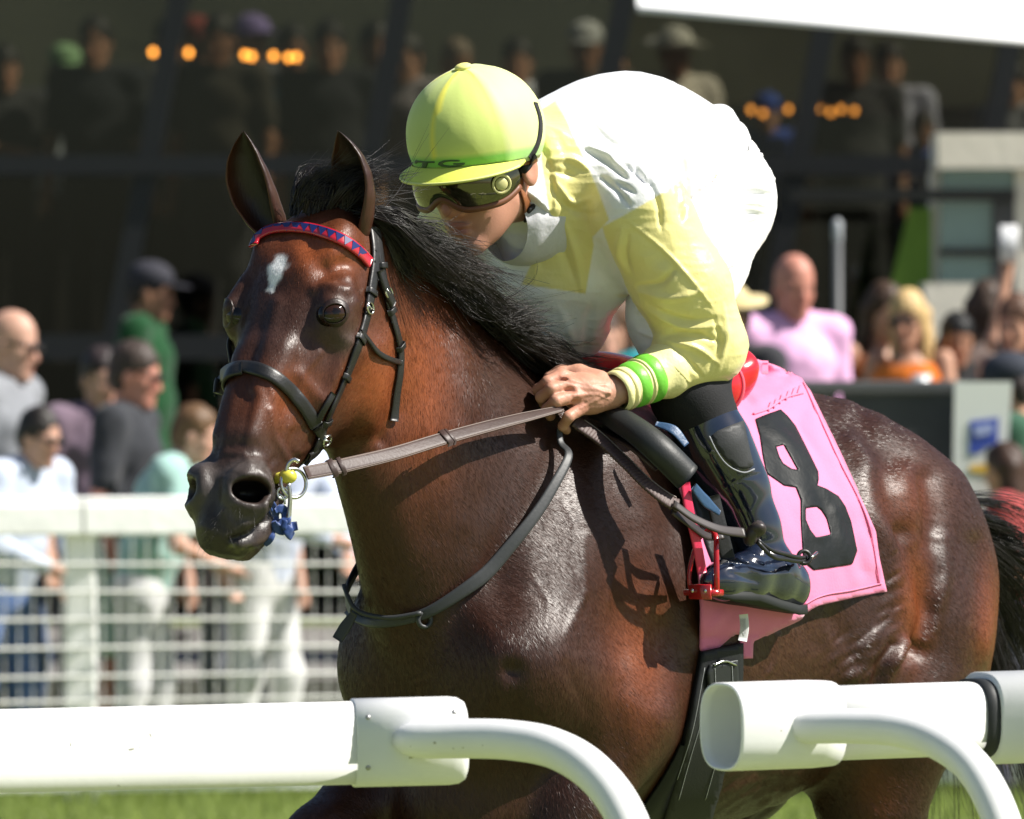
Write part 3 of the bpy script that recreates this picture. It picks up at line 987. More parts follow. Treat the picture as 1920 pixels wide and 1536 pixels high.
HORSE_STROKES = [
    # face: nasal grooves, veins, hollow above the eye, lips
    ([(452, 700), (436, 770), (418, 850)], 11, .004), ([(470, 740), (452, 830)], 9, -.003),
    ([(612, 505), (640, 496)], 17, -.010), ([(655, 520), (668, 565)], 13, .005), ([(590, 545), (615, 535), (650, 545)], 9, .006), ([(655, 640), (625, 720), (596, 780)], 12, .007),
    ([(575, 640), (545, 760)], 22, -.006), ([(520, 570), (500, 650), (478, 730)], 13, .005), ([(560, 480), (580, 530)], 24, .006), ([(600, 660), (570, 700), (560, 760)], 6, .003), ([(450, 560), (440, 640)], 18, -.005),
    ([(470, 870), (455, 850), (430, 850)], 6, .003), ([(500, 880), (515, 860)], 5, -.003), ([(560, 790), (545, 830), (548, 860)], 6, -.003), ([(575, 810), (560, 845)], 6, .003),
    ([(540, 860), (515, 820), (508, 770)], 7, .0035), ([(560, 850), (590, 830), (600, 800)], 7, .0025), ([(548, 800), (575, 790)], 7, .002),
    ([(500, 700), (520, 760), (525, 800)], 6, .002), ([(560, 700), (610, 760)], 12, .003),
    ([(640, 640), (620, 720), (590, 790)], 14, .004), ([(690, 660), (700, 740), (660, 800)], 26, .004),
    ([(420, 960), (440, 990), (480, 975)], 8, .003), ([(522, 900), (512, 940), (502, 975), (470, 1002), (430, 1012)], 5, -.010), ([(505, 1000), (480, 1018), (450, 1024)], 8, .006), ([(500, 940), (490, 965), (460, 985)], 9, .005), ([(405, 905), (400, 960)], 10, -.004), ([(380, 880), (375, 930)], 8, .003),
    ([(385, 990), (420, 1005)], 12, .003),
    ([(752, 650), (752, 700), (743, 770), (716, 822)], 16, -.010), ([(715, 650), (712, 720), (690, 785)], 26, .008),
    # neck and shoulder
    ([(750, 740), (770, 860), (800, 1000)], 28, -0.0031), ([(860, 640), (890, 760)], 20, 0.0031),
    ([(1010, 830), (960, 930), (900, 1010)], 32, 0.0037), ([(1060, 900), (1030, 1020), (1010, 1110)], 25, -0.0031),
    ([(1110, 960), (1095, 1080), (1080, 1180)], 28, 0.0037), ([(1150, 900), (1180, 1000)], 28, -0.0037),
    ([(1210, 980), (1225, 1100), (1180, 1250)], 32, 0.0043), ([(960, 1256)], 21, -0.0099), ([(925, 1230), (945, 1300)], 18, 0.0025),
    ([(880, 1060), (920, 1180), (960, 1230)], 28, 0.0037), ([(960, 1310), (985, 1400)], 20, -0.0037),
    ([(1010, 1340), (1060, 1400)], 30, 0.0037), ([(1120, 1230), (1190, 1330), (1190, 1420)], 38, 0.0037),
    ([(1240, 1180), (1230, 1300)], 25, -0.0037), ([(1090, 1010), (1093, 1110), (1070, 1170)], 8, 0.0019), ([(1093, 1110), (1060, 1190)], 6, 0.0012),
    # veins and creases
    ([(1050, 930), (1075, 980), (1070, 1060), (1092, 1120)], 4, 0.0011), ([(1130, 980), (1150, 1060), (1140, 1130)], 5, 0.0010), ([(1000, 1080), (1030, 1130), (1020, 1200)], 5, 0.0010),
    ([(790, 700), (800, 800), (830, 900)], 8, 0.0015), ([(860, 800), (880, 900), (870, 980)], 18, 0.0020), ([(900, 760), (940, 820)], 16, -0.0020), ([(830, 620), (850, 700)], 12, -0.0015),
    ([(1150, 1290), (1160, 1400)], 20, -0.0025), ([(1060, 1250), (1100, 1330)], 14, -0.0020), ([(1420, 1180), (1400, 1250)], 20, 0.0015),
    # haunch
    ([(1655, 870), (1665, 930), (1690, 1000)], 25, -0.0118), ([(1738, 900), (1745, 960), (1738, 1010)], 25, -0.0118),
    ([(1700, 880), (1712, 940), (1718, 1010)], 20, 0.0090), ([(1620, 880), (1640, 950), (1665, 1010)], 25, 0.0069),
    ([(1610, 780), (1640, 840), (1690, 860)], 22, -0.0090), ([(1600, 830), (1640, 870)], 18, 0.0059),
    ([(1690, 1000), (1715, 1080), (1735, 1150), (1715, 1220)], 19, -0.0130), ([(1765, 1010), (1768, 1080), (1752, 1150), (1735, 1200)], 14, 0.0099),
    ([(1610, 960), (1660, 1010), (1690, 1100), (1700, 1170), (1680, 1230)], 30, 0.0109), ([(1790, 900), (1800, 1000), (1790, 1100)], 38, 0.0059),
    ([(1830, 1020), (1840, 1140), (1830, 1250)], 22, -0.0069), ([(1780, 1180), (1790, 1260)], 38, 0.0059),
    ([(1690, 1205), (1672, 1240), (1655, 1295)], 9, 0.0118), ([(1668, 1210), (1650, 1250), (1640, 1290)], 9, -0.0099), ([(1712, 1210), (1690, 1255), (1670, 1300)], 10, -0.0118),
    ([(1560, 1160), (1600, 1230)], 20, -0.0059), ([(1640, 1190), (1600, 1270)], 15, 0.0050),
    ([(1540, 740), (1580, 800)], 28, -0.0050), ([(1600, 760), (1640, 790)], 25, 0.0040),
    ([(1460, 1190), (1455, 1240), (1440, 1265)], 5, 0.0030), ([(1500, 1140), (1520, 1200)], 25, -0.0040),
]


def build_horse():
    F = horse_field(HORSE_H); F.smooth(1)
    L, Q = F.mesh()
    V = hw(L); V = relax(V, Q, 1, .5)
    N = vert_normals(V, Q)
    front = (N @ np.array((0, -1.0, 0))) > -0.15
    px = project(V)
    idx = np.where(front & (px[:, 0] > 250) & (px[:, 0] < 2050) & (px[:, 1] < 1650))[0]
    nearside = hl(V[idx])[:, 1] > -0.12
    disp = np.zeros(len(V))
    for pts, w, amp in HORSE_STROKES:
        disp[idx] += amp * stroke_w(px[idx], pts, w) * np.where(px[idx][:, 0] > 700, nearside, 1)
    # wrinkled skin at the flank, stifle and under the belly; a trace of ribs
    wk = np.zeros(len(V)); q = px[idx]
    reg = np.exp(-(((q[:, 0] - 1610) / 70) ** 2 + ((q[:, 1] - 1235) / 60) ** 2) ** 2) + .8 * np.exp(-(((q[:, 0] - 1665) / 26) ** 2 + ((q[:, 1] - 1110) / 90) ** 2) ** 2) \
        + 1.2 * np.exp(-(((q[:, 0] - 1420) / 90) ** 2 + ((q[:, 1] - 1480) / 60) ** 2) ** 2)
    c, s_ = math.cos(math.radians(38)), math.sin(math.radians(38))
    uu = (q[:, 0] * c - q[:, 1] * s_); vv = (q[:, 0] * s_ + q[:, 1] * c)
    wk[idx] = reg * vnoise(np.stack((uu / 30 + 3.3, vv / 8.0, q[:, 0] * 0), 1), 5) * .0035
    disp += wk
    disp += .0024 * vnoise(V * 8, 31) * (hl(V)[:, 0] < .62) + .0006 * vnoise(V * 22, 3)
    rel_ = (hl(V) - POLL) @ HEADR; mz = np.clip((rel_[:, 0] - .46) / .08, 0, 1) * (hl(V)[:, 0] > .7)
    disp += mz * (.0016 * vnoise(V * np.array((60, 60, 26)), 51) + .0010 * vnoise(V * 95, 52))
    V = V + N * disp[:, None]
    V = relax(V, Q, 1, .35)
    return V, Q


def coat_colours(V):
    l = hl(V); n = len(V); px = project(V)
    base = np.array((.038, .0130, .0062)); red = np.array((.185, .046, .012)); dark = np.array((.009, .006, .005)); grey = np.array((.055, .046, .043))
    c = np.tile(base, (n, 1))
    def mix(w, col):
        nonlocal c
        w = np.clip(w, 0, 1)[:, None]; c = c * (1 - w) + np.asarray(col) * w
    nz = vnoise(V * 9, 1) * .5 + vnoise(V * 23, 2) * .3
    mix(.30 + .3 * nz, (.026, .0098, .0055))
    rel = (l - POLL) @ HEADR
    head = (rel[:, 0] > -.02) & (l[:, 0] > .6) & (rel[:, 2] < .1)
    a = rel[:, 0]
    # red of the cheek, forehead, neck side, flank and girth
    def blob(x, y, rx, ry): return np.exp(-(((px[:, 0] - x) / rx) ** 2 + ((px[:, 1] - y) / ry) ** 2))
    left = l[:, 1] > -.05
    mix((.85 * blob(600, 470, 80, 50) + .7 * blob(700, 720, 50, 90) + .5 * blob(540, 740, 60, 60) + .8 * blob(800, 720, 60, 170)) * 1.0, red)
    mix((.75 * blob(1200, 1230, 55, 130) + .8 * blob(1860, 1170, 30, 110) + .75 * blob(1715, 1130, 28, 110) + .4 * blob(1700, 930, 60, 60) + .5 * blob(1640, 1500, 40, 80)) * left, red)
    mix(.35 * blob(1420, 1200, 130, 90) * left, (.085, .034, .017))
    # black points: muzzle, eye rims, legs, crest
    sm = np.clip((a - .44) / .14, 0, 1) * head
    mix(sm * .85 * (1 - .4 * nz), (.026, .020, .018))
    mix(np.clip((a - .55) / .06, 0, 1) * head * (.45 + .5 * vnoise(V * 26, 13)), (.036, .030, .028))
    for sd in (-1, 1):
        nc = hw(hd(.575, sd * .044, -.036)); d = np.linalg.norm(V - nc, axis=1)
        mix(np.exp(-((d - .052) / .012) ** 2) * .7 * head, (.060, .050, .046))
    mix(np.clip((a - .60) / .03, 0, 1) * np.clip((-.10 - rel[:, 2]) / .03, 0, 1) * head * .5, (.11, .075, .065))
    for sd in (-1, 1):
        e = hw(hd(*EYE * (1, sd, 1))); d = np.linalg.norm(V - e, axis=1)
        mix(np.exp(-(d / .040) ** 2) * .9, (.020, .015, .014))
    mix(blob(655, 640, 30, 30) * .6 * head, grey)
    mix(blob(500, 600, 60, 90) * .75 * head, (.022, .012, .010))  # shade down the middle of the face, painted into the coat
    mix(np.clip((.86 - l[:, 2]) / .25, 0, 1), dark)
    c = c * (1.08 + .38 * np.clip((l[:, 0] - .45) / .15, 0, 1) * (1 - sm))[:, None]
    mix(stroke_w(px, [(522, 900), (512, 940), (502, 975), (470, 1002), (430, 1012)], 4.5) * head * .85, (.006, .004, .004))  # lip crease blackened, shade painted along the sculpted line
    mix(stroke_w(px, [(432, 1026), (450, 1034), (470, 1030)], 6) * head * .5 * (.5 + vnoise(V * 120, 3)), (.30, .30, .12))
    # star on the forehead
    st = stroke_w(px, [(528, 488), (516, 508)], 17) + .95 * stroke_w(px, [(513, 512), (508, 542)], 10)
    st = np.clip((st + .30 * vnoise(V * np.array((150, 150, 60)), 7) - .42) * 2.2, 0, .95) * (a > 0.02) * (a < .3) * (rel[:, 2] > -.08)
    mix(st, (.80, .80, .80))
    # inside of the nostrils, painted black for the shade in the hollow
    for sd in (-1, 1):
        nc = hw(hd(.575, sd * .044, -.036))
        d = np.linalg.norm(V - nc, axis=1)
        mix(np.clip((.043 - d) / .006, 0, 1) * (np.abs((V - nc) @ (HR @ nrm(HEADR @ np.array((.30, sd * .75, .62))))) < .05) * (((V - nc) @ (HR @ nrm(HEADR @ np.array((.30, sd * .75, .62))))) < .008), (.006, .004, .004))
    return c


def ear_geo(base, mid, tip, opn, w):
    """A cupped ear: leaf-shaped shell open towards opn."""
    base, mid, tip = (np.asarray(q, float) for q in (base, mid, tip)); ax = tip - base
    ctl = 2 * mid - (base + tip) / 2
    side = nrm(np.cross(ax, opn)); opn = nrm(np.cross(side, ax))
    nl, na = 26, 21
    V = []
    for lay in (0, 1):
        for i in range(nl):
            t = i / (nl - 1)
            ww = w * np.interp(t, (0, .12, .3, .5, .7, .85, .95, 1), (.62, .84, 1.0, .97, .74, .43, .17, .03))
            th = .0045 * (1 - .5 * t)
            c = base * (1 - t) ** 2 + ctl * 2 * t * (1 - t) + tip * t * t
            open_a = np.interp(t, (0, .15, .4, 1), (150, 128, 105, 80))
            for j in range(na):
                f = math.radians(np.interp(j, (0, na - 1), (-open_a, open_a)))
                r = ww * (1 - (th / max(ww, .006)) * lay)
                V.append(c + side * r * math.sin(f) + opn * (-math.cos(f)) * r * .85)
    V = np.array(V); F = []
    for lay in (0, 1):
        o = lay * nl * na
        for i in range(nl - 1):
            for j in range(na - 1):
                q = (o + i * na + j, o + i * na + j + 1, o + (i + 1) * na + j + 1, o + (i + 1) * na + j)
                F.append(q if lay == 0 else q[::-1])
    o = nl * na
    for i in range(nl - 1):
        F.append((i * na, (i + 1) * na, o + (i + 1) * na, o + i * na))
        e = na - 1
        F.append((i * na + e, o + i * na + e, o + (i + 1) * na + e, (i + 1) * na + e))
    for j in range(na - 1):
        k = (nl - 1) * na
        F.append((k + j, k + j + 1, o + k + j + 1, o + k + j))
    return V, F


HORSE_H = 0.0048
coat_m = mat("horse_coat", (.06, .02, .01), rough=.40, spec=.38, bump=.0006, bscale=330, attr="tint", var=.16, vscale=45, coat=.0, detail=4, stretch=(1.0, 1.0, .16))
HV, HQ = build_horse()

_eb = [hw(hd(.005, sd * .062, -.035)) for sd in (-1, 1)]
earV = []; earF = []; _n = len(HV)
for (bp, mp, tp, dy, op) in (((502, 412), (462, 330), (456, 246), -.02, (-.50, -.86, .05)), ((664, 412), (656, 330), (633, 245), -.03, (-.62, -.78, .1))):
    b_ = P(*bp, _eb[0 if bp[0] < 600 else 1][1]); t_ = P(*tp, b_[1] + dy); m_ = P(*mp, b_[1] + dy * .5)
    v_, f_ = ear_geo(b_ - (m_ - b_) * .38, m_, t_, np.array(op), .044)
    earV.append(v_); earF.append(np.array(f_) + _n); _n += len(v_)

allV = np.concatenate([HV] + earV); allQ = np.concatenate([HQ] + earF)
horse = mesh_obj("racehorse", allV, allQ, coat_m)
tag(horse, "dark bay racehorse with a white forehead star galloping past the rail", "horse")
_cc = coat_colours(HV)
for v_ in earV:
    t_ = np.linspace(0, 1, 26)[:, None].repeat(21, 1).ravel()
    e_ = np.abs(np.linspace(-1, 1, 21))[None, :].repeat(26, 0).ravel()
    outer = np.array((.05, .018, .010)) * (1 - t_[:, None] * .6) + 0 * e_[:, None]
    inner = np.array((.012, .008, .007)) * (1 - e_[:, None] ** 2) + np.array((.15, .05, .020)) * e_[:, None] ** 2 * (1 - t_[:, None] * .7)  # dark painted deep in the cup, edges brightened to look lit
    _cc = np.concatenate((_cc, outer, inner))
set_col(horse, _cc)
horse_bvh = BVHTree.FromPolygons([tuple(map(float, v)) for v in allV], [tuple(map(int, f)) for f in allQ])



def build_coat_hair(n=420000):
    """Short lying hairs of the coat on every side a nearby viewer can see."""
    rng = np.random.default_rng(17)
    N = vert_normals(HV, HQ); fc = HV[HQ].mean(1); fn = N[HQ].mean(1); lz = hl(fc)
    ok = np.where((fn[:, 1] < .35) & (fc[:, 2] > .72))[0]
    f = rng.choice(ok, n); a, b = rng.uniform(0, 1, (2, n, 1))
    q = HQ[f]; bil = lambda A: (A[q[:, 0]] * (1 - a) + A[q[:, 1]] * a) * (1 - b) + (A[q[:, 3]] * (1 - a) + A[q[:, 2]] * a) * b
    p = bil(HV); nn = nrm(bil(N)); c = bil(_cc[:len(HV)])
    l = hl(p); rel = (l - POLL) @ HEADR
    hd_w = np.clip((l[:, 0] - .58) / .10, 0, 1) * np.clip((rel[:, 2] + .42) / .08, 0, 1)
    nk_w = np.clip((l[:, 0] - .15) / .25, 0, 1) * (1 - hd_w)
    D = (np.array((-.80, .05, -.60)) * (1 - hd_w - nk_w)[:, None] + np.array((-.45, .05, -.90)) * nk_w[:, None]) @ HR.T + (HR @ (HA + .25 * HT)) * hd_w[:, None]
    D = D + .55 * np.stack([vnoise(p * 7, 40 + k) for k in range(3)], 1) + rng.normal(0, .13, (n, 3))
    D = nrm(D - nn * (D * nn).sum(1, keepdims=True))
    keep = np.ones(n, bool)
    for sd in (-1, 1):
        keep &= np.linalg.norm(p - hw(hd(.575, sd * .044, -.036)), axis=1) > .040
    L = rng.uniform(.006, .012, n) * (1 - .35 * hd_w) * (1 - .5 * np.clip((rel[:, 0] - .45) / .1, 0, 1) * hd_w)
    w = rng.uniform(.00026, .00048, n)
    S = np.cross(D, nn); roll = rng.normal(0, 1, n)[:, None] * (.28 - .12 * hd_w)[:, None]; S = nrm(S + nn * roll)
    base = p + nn * .0001; tip = p + D * L[:, None] + nn * (L * rng.uniform(.04, .13, n))[:, None]
    V = np.stack((base - S * w[:, None], base + S * w[:, None], tip), 1)[keep]
    col = (c * rng.uniform(.65, 1.45, (n, 1)))[keep]
    o = mesh_obj("coat_hair", V.reshape(-1, 3), np.arange(3 * len(V)).reshape(-1, 3), mat("coat_hair", (.05, .02, .01), rough=.40, spec=.36, attr="tint"), horse, smooth=False)
    set_col(o, np.repeat(col, 3, 0)); o["kind"] = "stuff"


build_coat_hair()
eye_m = mat("horse_eye", (.006, .0035, .0025), rough=.06, spec=.45)
iris_m = mat("horse_iris", (.022, .008, .003), rough=.07, spec=.5)
lid_m = mat("horse_eyelid", (.020, .009, .0065), rough=.42, spec=.4, bump=.0006, bscale=160)
_h, _n = cast(horse_bvh, 627, 588)
_rel = (hl(_h) - POLL) @ HEADR; _nr = (_n @ HR) @ HEADR
_nr = nrm(_nr * .6 + nrm(np.array((.16, .66, .70))) * .6)
for sd in (1, -1):
    n_ = HR @ (HEADR @ (_nr * (1, sd, 1)))
    c_ = hw(POLL + HEADR @ (_rel * (1, sd, 1)))
    if sd < 0:
        q_, m_, i_, d_ = horse_bvh.find_nearest(Vector(c_)); c_ = np.array(q_)
    e_ = c_ - n_ * (.0185 if sd > 0 else .0275)
    ax_ = HR @ (HEADR @ ((np.array((-1.0, .25, -.22)) @ HR @ HEADR) * (1, sd, 1)))
    R_ = basis(n_, ax_)
    v_, f_ = ico(np.zeros(3), (1, 1, 1), None, 32, 24)
    zz = v_[:, 2]; rr_ = np.hypot(v_[:, 0] + .10, v_[:, 1] + .12)
    fm = []
    for f in f_:
        q_ = np.mean([rr_[i] for i in f]); up_ = np.mean([v_[i, 1] for i in f])
        fm.append(1 if (zz[list(f)].mean() > .3 and .26 < q_ < .62) else 0)
    mesh_obj("eye", e_ + (v_ * (.0300, .0255, .0258)) @ R_.T, f_, None, horse, mats=[eye_m, iris_m], fmat=fm)
    up_s = 1 if (R_ @ np.array((0, 1.0, 0)))[2] > 0 else -1
    # lids: an almond opening, the upper lid thicker and overhanging, running out onto the skin
    def lid(q, k, lift):
        x = k * .0232 * math.cos(q); y = k * .0192 * abs(math.sin(q)) ** .85 * (1 if math.sin(q) > 0 else -1)
        p_ = e_ + R_ @ np.array((x, up_s * y, .0165))
        rr = 1 - (x / .0300) ** 2 - (y / .0255) ** 2
        ball = e_ + R_ @ np.array((x, up_s * y, .0258 * math.sqrt(max(rr, .02))))
        h_, m_, i_, d_ = horse_bvh.find_nearest(Vector(p_ + n_ * .004))
        sk = np.array(h_) + np.array(m_) * lift
        t_ = min(max((k - .92) / .30, 0), 1)
        r_ = (ball + n_ * lift) * (1 - t_) + sk * t_
        if rr > .04 and (ball - r_) @ n_ + .0008 > 0: r_ = ball + n_ * max(lift, .0008)
        return r_
    for nm, qs, widths in (("eyelid", np.linspace(-.16, math.pi + .16, 34), ((.86, .0006), (.87, .0026), (.98, .0034), (1.10, .0034), (1.26, .0024), (1.45, .0008), (1.62, -.0008))),
                           ("eyelid", np.linspace(math.pi - .14, 2 * math.pi + .14, 34), ((.90, .0004), (.91, .0020), (1.0, .0030), (1.14, .0026), (1.30, .0014), (1.48, -.0008)))):
        V2 = [lid(q, k, z) for k, z in widths for q in qs]; n2 = len(qs)
        F2 = [(i * n2 + j, i * n2 + j + 1, (i + 1) * n2 + j + 1, (i + 1) * n2 + j) for i in range(len(widths) - 1) for j in range(n2 - 1)]
        mesh_obj(nm, V2, F2, lid_m, horse)

# ---------------------------------------------------------------- mane, forelock, tail
def strands_mesh(name, curves, r0, mat_, parent, kind="stuff"):
    """Many tapered hairs as one mesh; curves is (n, m, 3)."""
    C = np.asarray(curves, float); n, m, _ = C.shape
    t = nrm(np.gradient(C, axis=1))
    ref = np.where(np.abs(t[..., 2:3]) < .9, np.array((0, 0, 1.0)), np.array((1.0, 0, 0)))
    a = nrm(np.cross(t, ref)); b = np.cross(a, t)
    rad = (np.asarray(r0).reshape(-1, 1) * np.linspace(1, 0.12, m)[None] ** .7)[..., None]
    rings = [C + rad * (a * math.cos(q) + b * math.sin(q)) for q in (0, 2 * math.pi / 3, 4 * math.pi / 3)]
    V = np.stack(rings, 2).reshape(-1, 3)
    base = (np.arange(n)[:, None] * m + np.arange(m - 1)[None]).reshape(-1) * 3
    Q = np.concatenate([np.stack((base + j, base + (j + 1) % 3, base + 3 + (j + 1) % 3, base + 3 + j), 1) for j in range(3)])
    o = mesh_obj(name, V, Q, mat_, parent)
    if kind: o["kind"] = kind
    return o


def push_out(C, bvh, gap):
    for i in range(C.shape[0]):
        for j in range(1, C.shape[1]):
            p = Vector(C[i, j]); h, nn, k, d = bvh.find_nearest(p, .12)
            if h is not None:
                e = (p - h).dot(nn)
                if e < gap: C[i, j] = np.array(h + nn * gap)
    return C


def tuft(rng, guides, per, spread, m=12, jit=.006):
    """Clumps of hairs around guide polylines (3-D control points)."""
    out = []
    for g in guides:
        g = spline(np.asarray(g, float), m); L = np.linalg.norm(np.diff(g, axis=0), axis=1).sum()
        t = np.linspace(0, 1, m)[:, None]
        wv = np.sin(t * rng.uniform(4, 9) + rng.uniform(0, 6)) * rng.normal(0, jit * 1.5, 3) * t
        for k in range(per):
            o = rng.normal(0, spread, 3) * np.array((1, 1, .8)); tip = rng.normal(0, jit * 2.6, 3)
            wob = np.sin(t * rng.uniform(3, 7) + rng.uniform(0, 6)) * rng.normal(0, jit, 3)
            stop = rng.uniform(.65, 1.0)
            c = g + o * (.6 + .4 * t) + tip * t ** 2 + wob * t + wv
            out.append(c[0] + (c - c[0]) * 1.0 if stop > .95 else pchip(np.linspace(0, 1, m), c, np.linspace(0, stop, m)))
    return out


def build_hair():
    rng = np.random.default_rng(5)
    hm_ = mat("horse_hair", (.013, .0095, .0085), rough=.36, spec=.55, var=.6, vscale=38)
    crest = np.array([(.70, -.01, 1.935), (.62, 0, 1.915), (.5, 0, 1.865), (.35, 0, 1.775), (.2, 0, 1.70), (.08, 0, 1.635)])
    G = []
    for i in range(150):
        t = rng.uniform(0, 1) ** .9
        c = pchip(np.linspace(0, 1, 6), crest, np.array([t]))[0] + np.array((0, rng.uniform(-.02, .035), rng.uniform(-.015, .006)))
        L = rng.uniform(.15, .27) * (1.05 - .2 * t)
        near = rng.uniform() < .70
        lift = rng.uniform(-.1, .4) if t < .08 else rng.uniform(-.60, -.22)
        if near: d1 = np.array((-.40, .75, .12)); d2 = np.array((-.75, .22, -.62 - .25 * rng.uniform()))
        else: d1 = np.array((-.80, .34, .50 * lift)); d2 = np.array((-.80, .36, -.50 - .30 * rng.uniform()))
        if t < .5 and not near: d1 = np.array((-.72, .42, -.35)); d2 = np.array((-.66, .38, -.74)); L *= .85
        d1 = nrm(d1 + rng.normal(0, .14, 3)); d2 = nrm(d2 + rng.normal(0, .12, 3))
        p1 = c + d1 * L * .22; p2 = p1 + nrm(d1 * .3 + d2) * L * .38; p3 = p2 + nrm(d2 * .45 + np.array((-.70, .34, .06 if t > .5 else -.30)) + rng.normal(0, .16, 3)) * L * .46
        G.append([hw(q) for q in (c, p1, p2, p3)])
    C = np.array(tuft(rng, G, 26, .0065, 12, .006))
    C = push_out(C, horse_bvh, .003)
    strands_mesh("mane", C, rng.uniform(.0008, .0015, len(C)), hm_, horse)
    # loose windblown hairs
    G = []
    for i in range(16):
        t = rng.uniform(0, .9)
        c = pchip(np.linspace(0, 1, 6), crest, np.array([t]))[0] + np.array((0, rng.uniform(-.02, .03), 0))
        L = rng.uniform(.12, .22); d1 = nrm(np.array((-.6, .2, .30)) + rng.normal(0, .22, 3)); d2 = nrm(np.array((-1, .15, .05)) + rng.normal(0, .3, 3))
        G.append([hw(q) for q in (c, c + d1 * L * .3, c + d1 * L * .35 + d2 * L * .4, c + d1 * L * .3 + d2 * L * .8 + np.array((0, 0, rng.normal(0, .03))))])
    C = push_out(np.array(tuft(rng, G, 4, .003, 12, .010)), horse_bvh, .003)
    strands_mesh("mane", C, rng.uniform(.0005, .0009, len(C)), hm_, horse)
    # forelock blown up and back between the ears
    G = []
    for i in range(46):
        c = hl(P(rng.uniform(535, 640), rng.uniform(375, 405), 13.40)); c = c + np.array((-.02, 0, 0))
        L = rng.uniform(.06, .13); d1 = nrm(np.array((-.35, .25, 1.0)) + rng.normal(0, .25, 3)); d2 = nrm(np.array((-1.0, .55, -.15)) + rng.normal(0, .35, 3))
        G.append([hw(q) for q in (c, c + d1 * L * .45, c + d1 * L * .62 + d2 * L * .35, c + d1 * L * .6 + d2 * L * .8)])
    C = np.array(tuft(rng, G, 24, .0055, 11, .006))
    strands_mesh("forelock", C, rng.uniform(.0006, .0012, len(C)), hm_, horse)
    # whiskers on the muzzle
    W = []
    for i in range(70):
        x, y = rng.uniform(372, 505), rng.uniform(950, 1030)
        h, n_ = cast(horse_bvh, x, y)
        if h is None or (HEADR.T @ (hl(h) - POLL))[0] < .5: continue
        d = nrm(n_ + np.array((rng.normal(0, .3), rng.normal(0, .3), -.5))); L = rng.uniform(.010, .028)
        W.append([h - n_ * .001, h + d * L * .5, h + d * L + np.array((0, 0, -.003))])
    W = np.array([spline(w, 6) for w in W]); strands_mesh("whiskers", W, np.full(len(W), .00035), hm_, horse)
    # tail streaming behind
    G = []
    for i in range(60):
        c = np.array((-1.125 + rng.uniform(-.03, .02), rng.uniform(-.035, .035), 1.36 + rng.uniform(-.03, .03)))
        a = rng.uniform(0, 1)
        e = c + np.array((-.30 - .28 * a + rng.normal(0, .05), rng.normal(.02, .06), -.20 - .50 * (1 - a) + rng.normal(0, .05)))
        m1 = c + np.array((-.11, 0, .0 - .04 * (1 - a))); m2 = (c + e) / 2 + np.array((-.06, 0, .03 + .02 * a))
        G.append([hw(q) for q in (c, m1, m2, e)])
    C = np.array(tuft(rng, G, 34, .009, 13, .010))
    C = push_out(C, horse_bvh, .004)
    strands_mesh("tail", C, rng.uniform(.0009, .0016, len(C)), hm_, horse)


build_hair()

# ---------------------------------------------------------------- saddle cloth, saddle, girth, bridle, reins
def hv(px, py, v):
    """World point on the sight line of a pixel at the given distance left of the horse's middle plane."""
    k = (px - 960.0) / FPX; O, f, l = HO, HR[:, 0], HR[:, 1]
    u = (k * (O[1] + l[1] * v) - O[0] - l[0] * v) / (f[0] - k * f[1])
    Y = O[1] + f[1] * u + l[1] * v
    return P(px, py, Y)


strap_m = mat("bridle_leather", (.012, .0115, .0115), rough=.42, spec=.5, bump=.0004, bscale=200)
brown_m = mat("rein_leather", (.050, .029, .025), rough=.5, spec=.45, bump=.0005, bscale=180, var=.15, vscale=20)
steel_m = mat("steel", (.62, .62, .60), rough=.25, metal=1.0)
thread_m = mat("thread", (.22, .18, .16), rough=.8)
pink_m = mat("pink_cloth", (.70, .19, .34), rough=.72, spec=.25, bump=.0006, bscale=220, sheen=.2)
number_m = mat("number_cloth", (.007, .0085, .0085), rough=.5, spec=.22, bump=.0012, bscale=60)
black_m = mat("black_webbing", (.010, .011, .012), rough=.6, spec=.35, bump=.0006, bscale=220)
red_m = mat("saddle_red", (.55, .012, .022), rough=.25, spec=.5, coat=.35)


def surf(path, lift=.002, n=40, bvh=None, smooth=4):
    pts = []; nn = []
    for x, y in spline(np.asarray(path, float), n):
        h, q = cast(bvh or horse_bvh, x, y)
        if h is None and bvh is not None:
            h, q = cast(horse_bvh, x, y); h = None if h is None else h + q * .012
        if h is None:
            h, q = cast(horse_bvh, x, y, 0, pts[-1][1] if pts else 13.6)
        pts.append(h + q * lift); nn.append(q)
    return relax1(np.array(pts), smooth), nrm(relax1(np.array(nn), smooth * 2))


def relax1(p, n):
    p = np.array(p, float)
    for _ in range(n): p[1:-1] = .25 * p[:-2] + .5 * p[1:-1] + .25 * p[2:]
    return p


def strap(name, path, w, th, m, parent, lift=.002, n=40, bvh=None, off_side=False):
    p, nn = surf(path, lift, n, bvh)
    v, f = ribbon_geo(p, nn, w, th)
    o = mesh_obj(name, v, f, m, parent)
    if off_side:                                   # the same strap on the off side of the head
        r = (hl(p) - POLL) @ HEADR; q = (nn @ HR) @ HEADR; k = r[:, 1] > .012
        if k.sum() > 3:
            r, q = r[k] * (1, -1, 1), q[k] * (1, -1, 1)
            v, f = ribbon_geo(hw(POLL + r @ HEADR.T), (q @ HEADR.T) @ HR.T, w, th); mesh_obj(name, v, f, m, parent)
    return o


def air_strap(name, pts3, nor, w, th, m, parent, n=40):
    p = spline(np.asarray(pts3, float), n)
    nn = np.broadcast_to(np.asarray(nor, float), p.shape) if np.ndim(nor) == 1 else spline(np.asarray(nor, float), n)
    ww = w if np.isscalar(w) else np.interp(np.linspace(0, 1, n), np.linspace(0, 1, len(w)), w)
    v, f = ribbon_geo(p, nn, ww, th)
    return mesh_obj(name, v, f, m, parent)


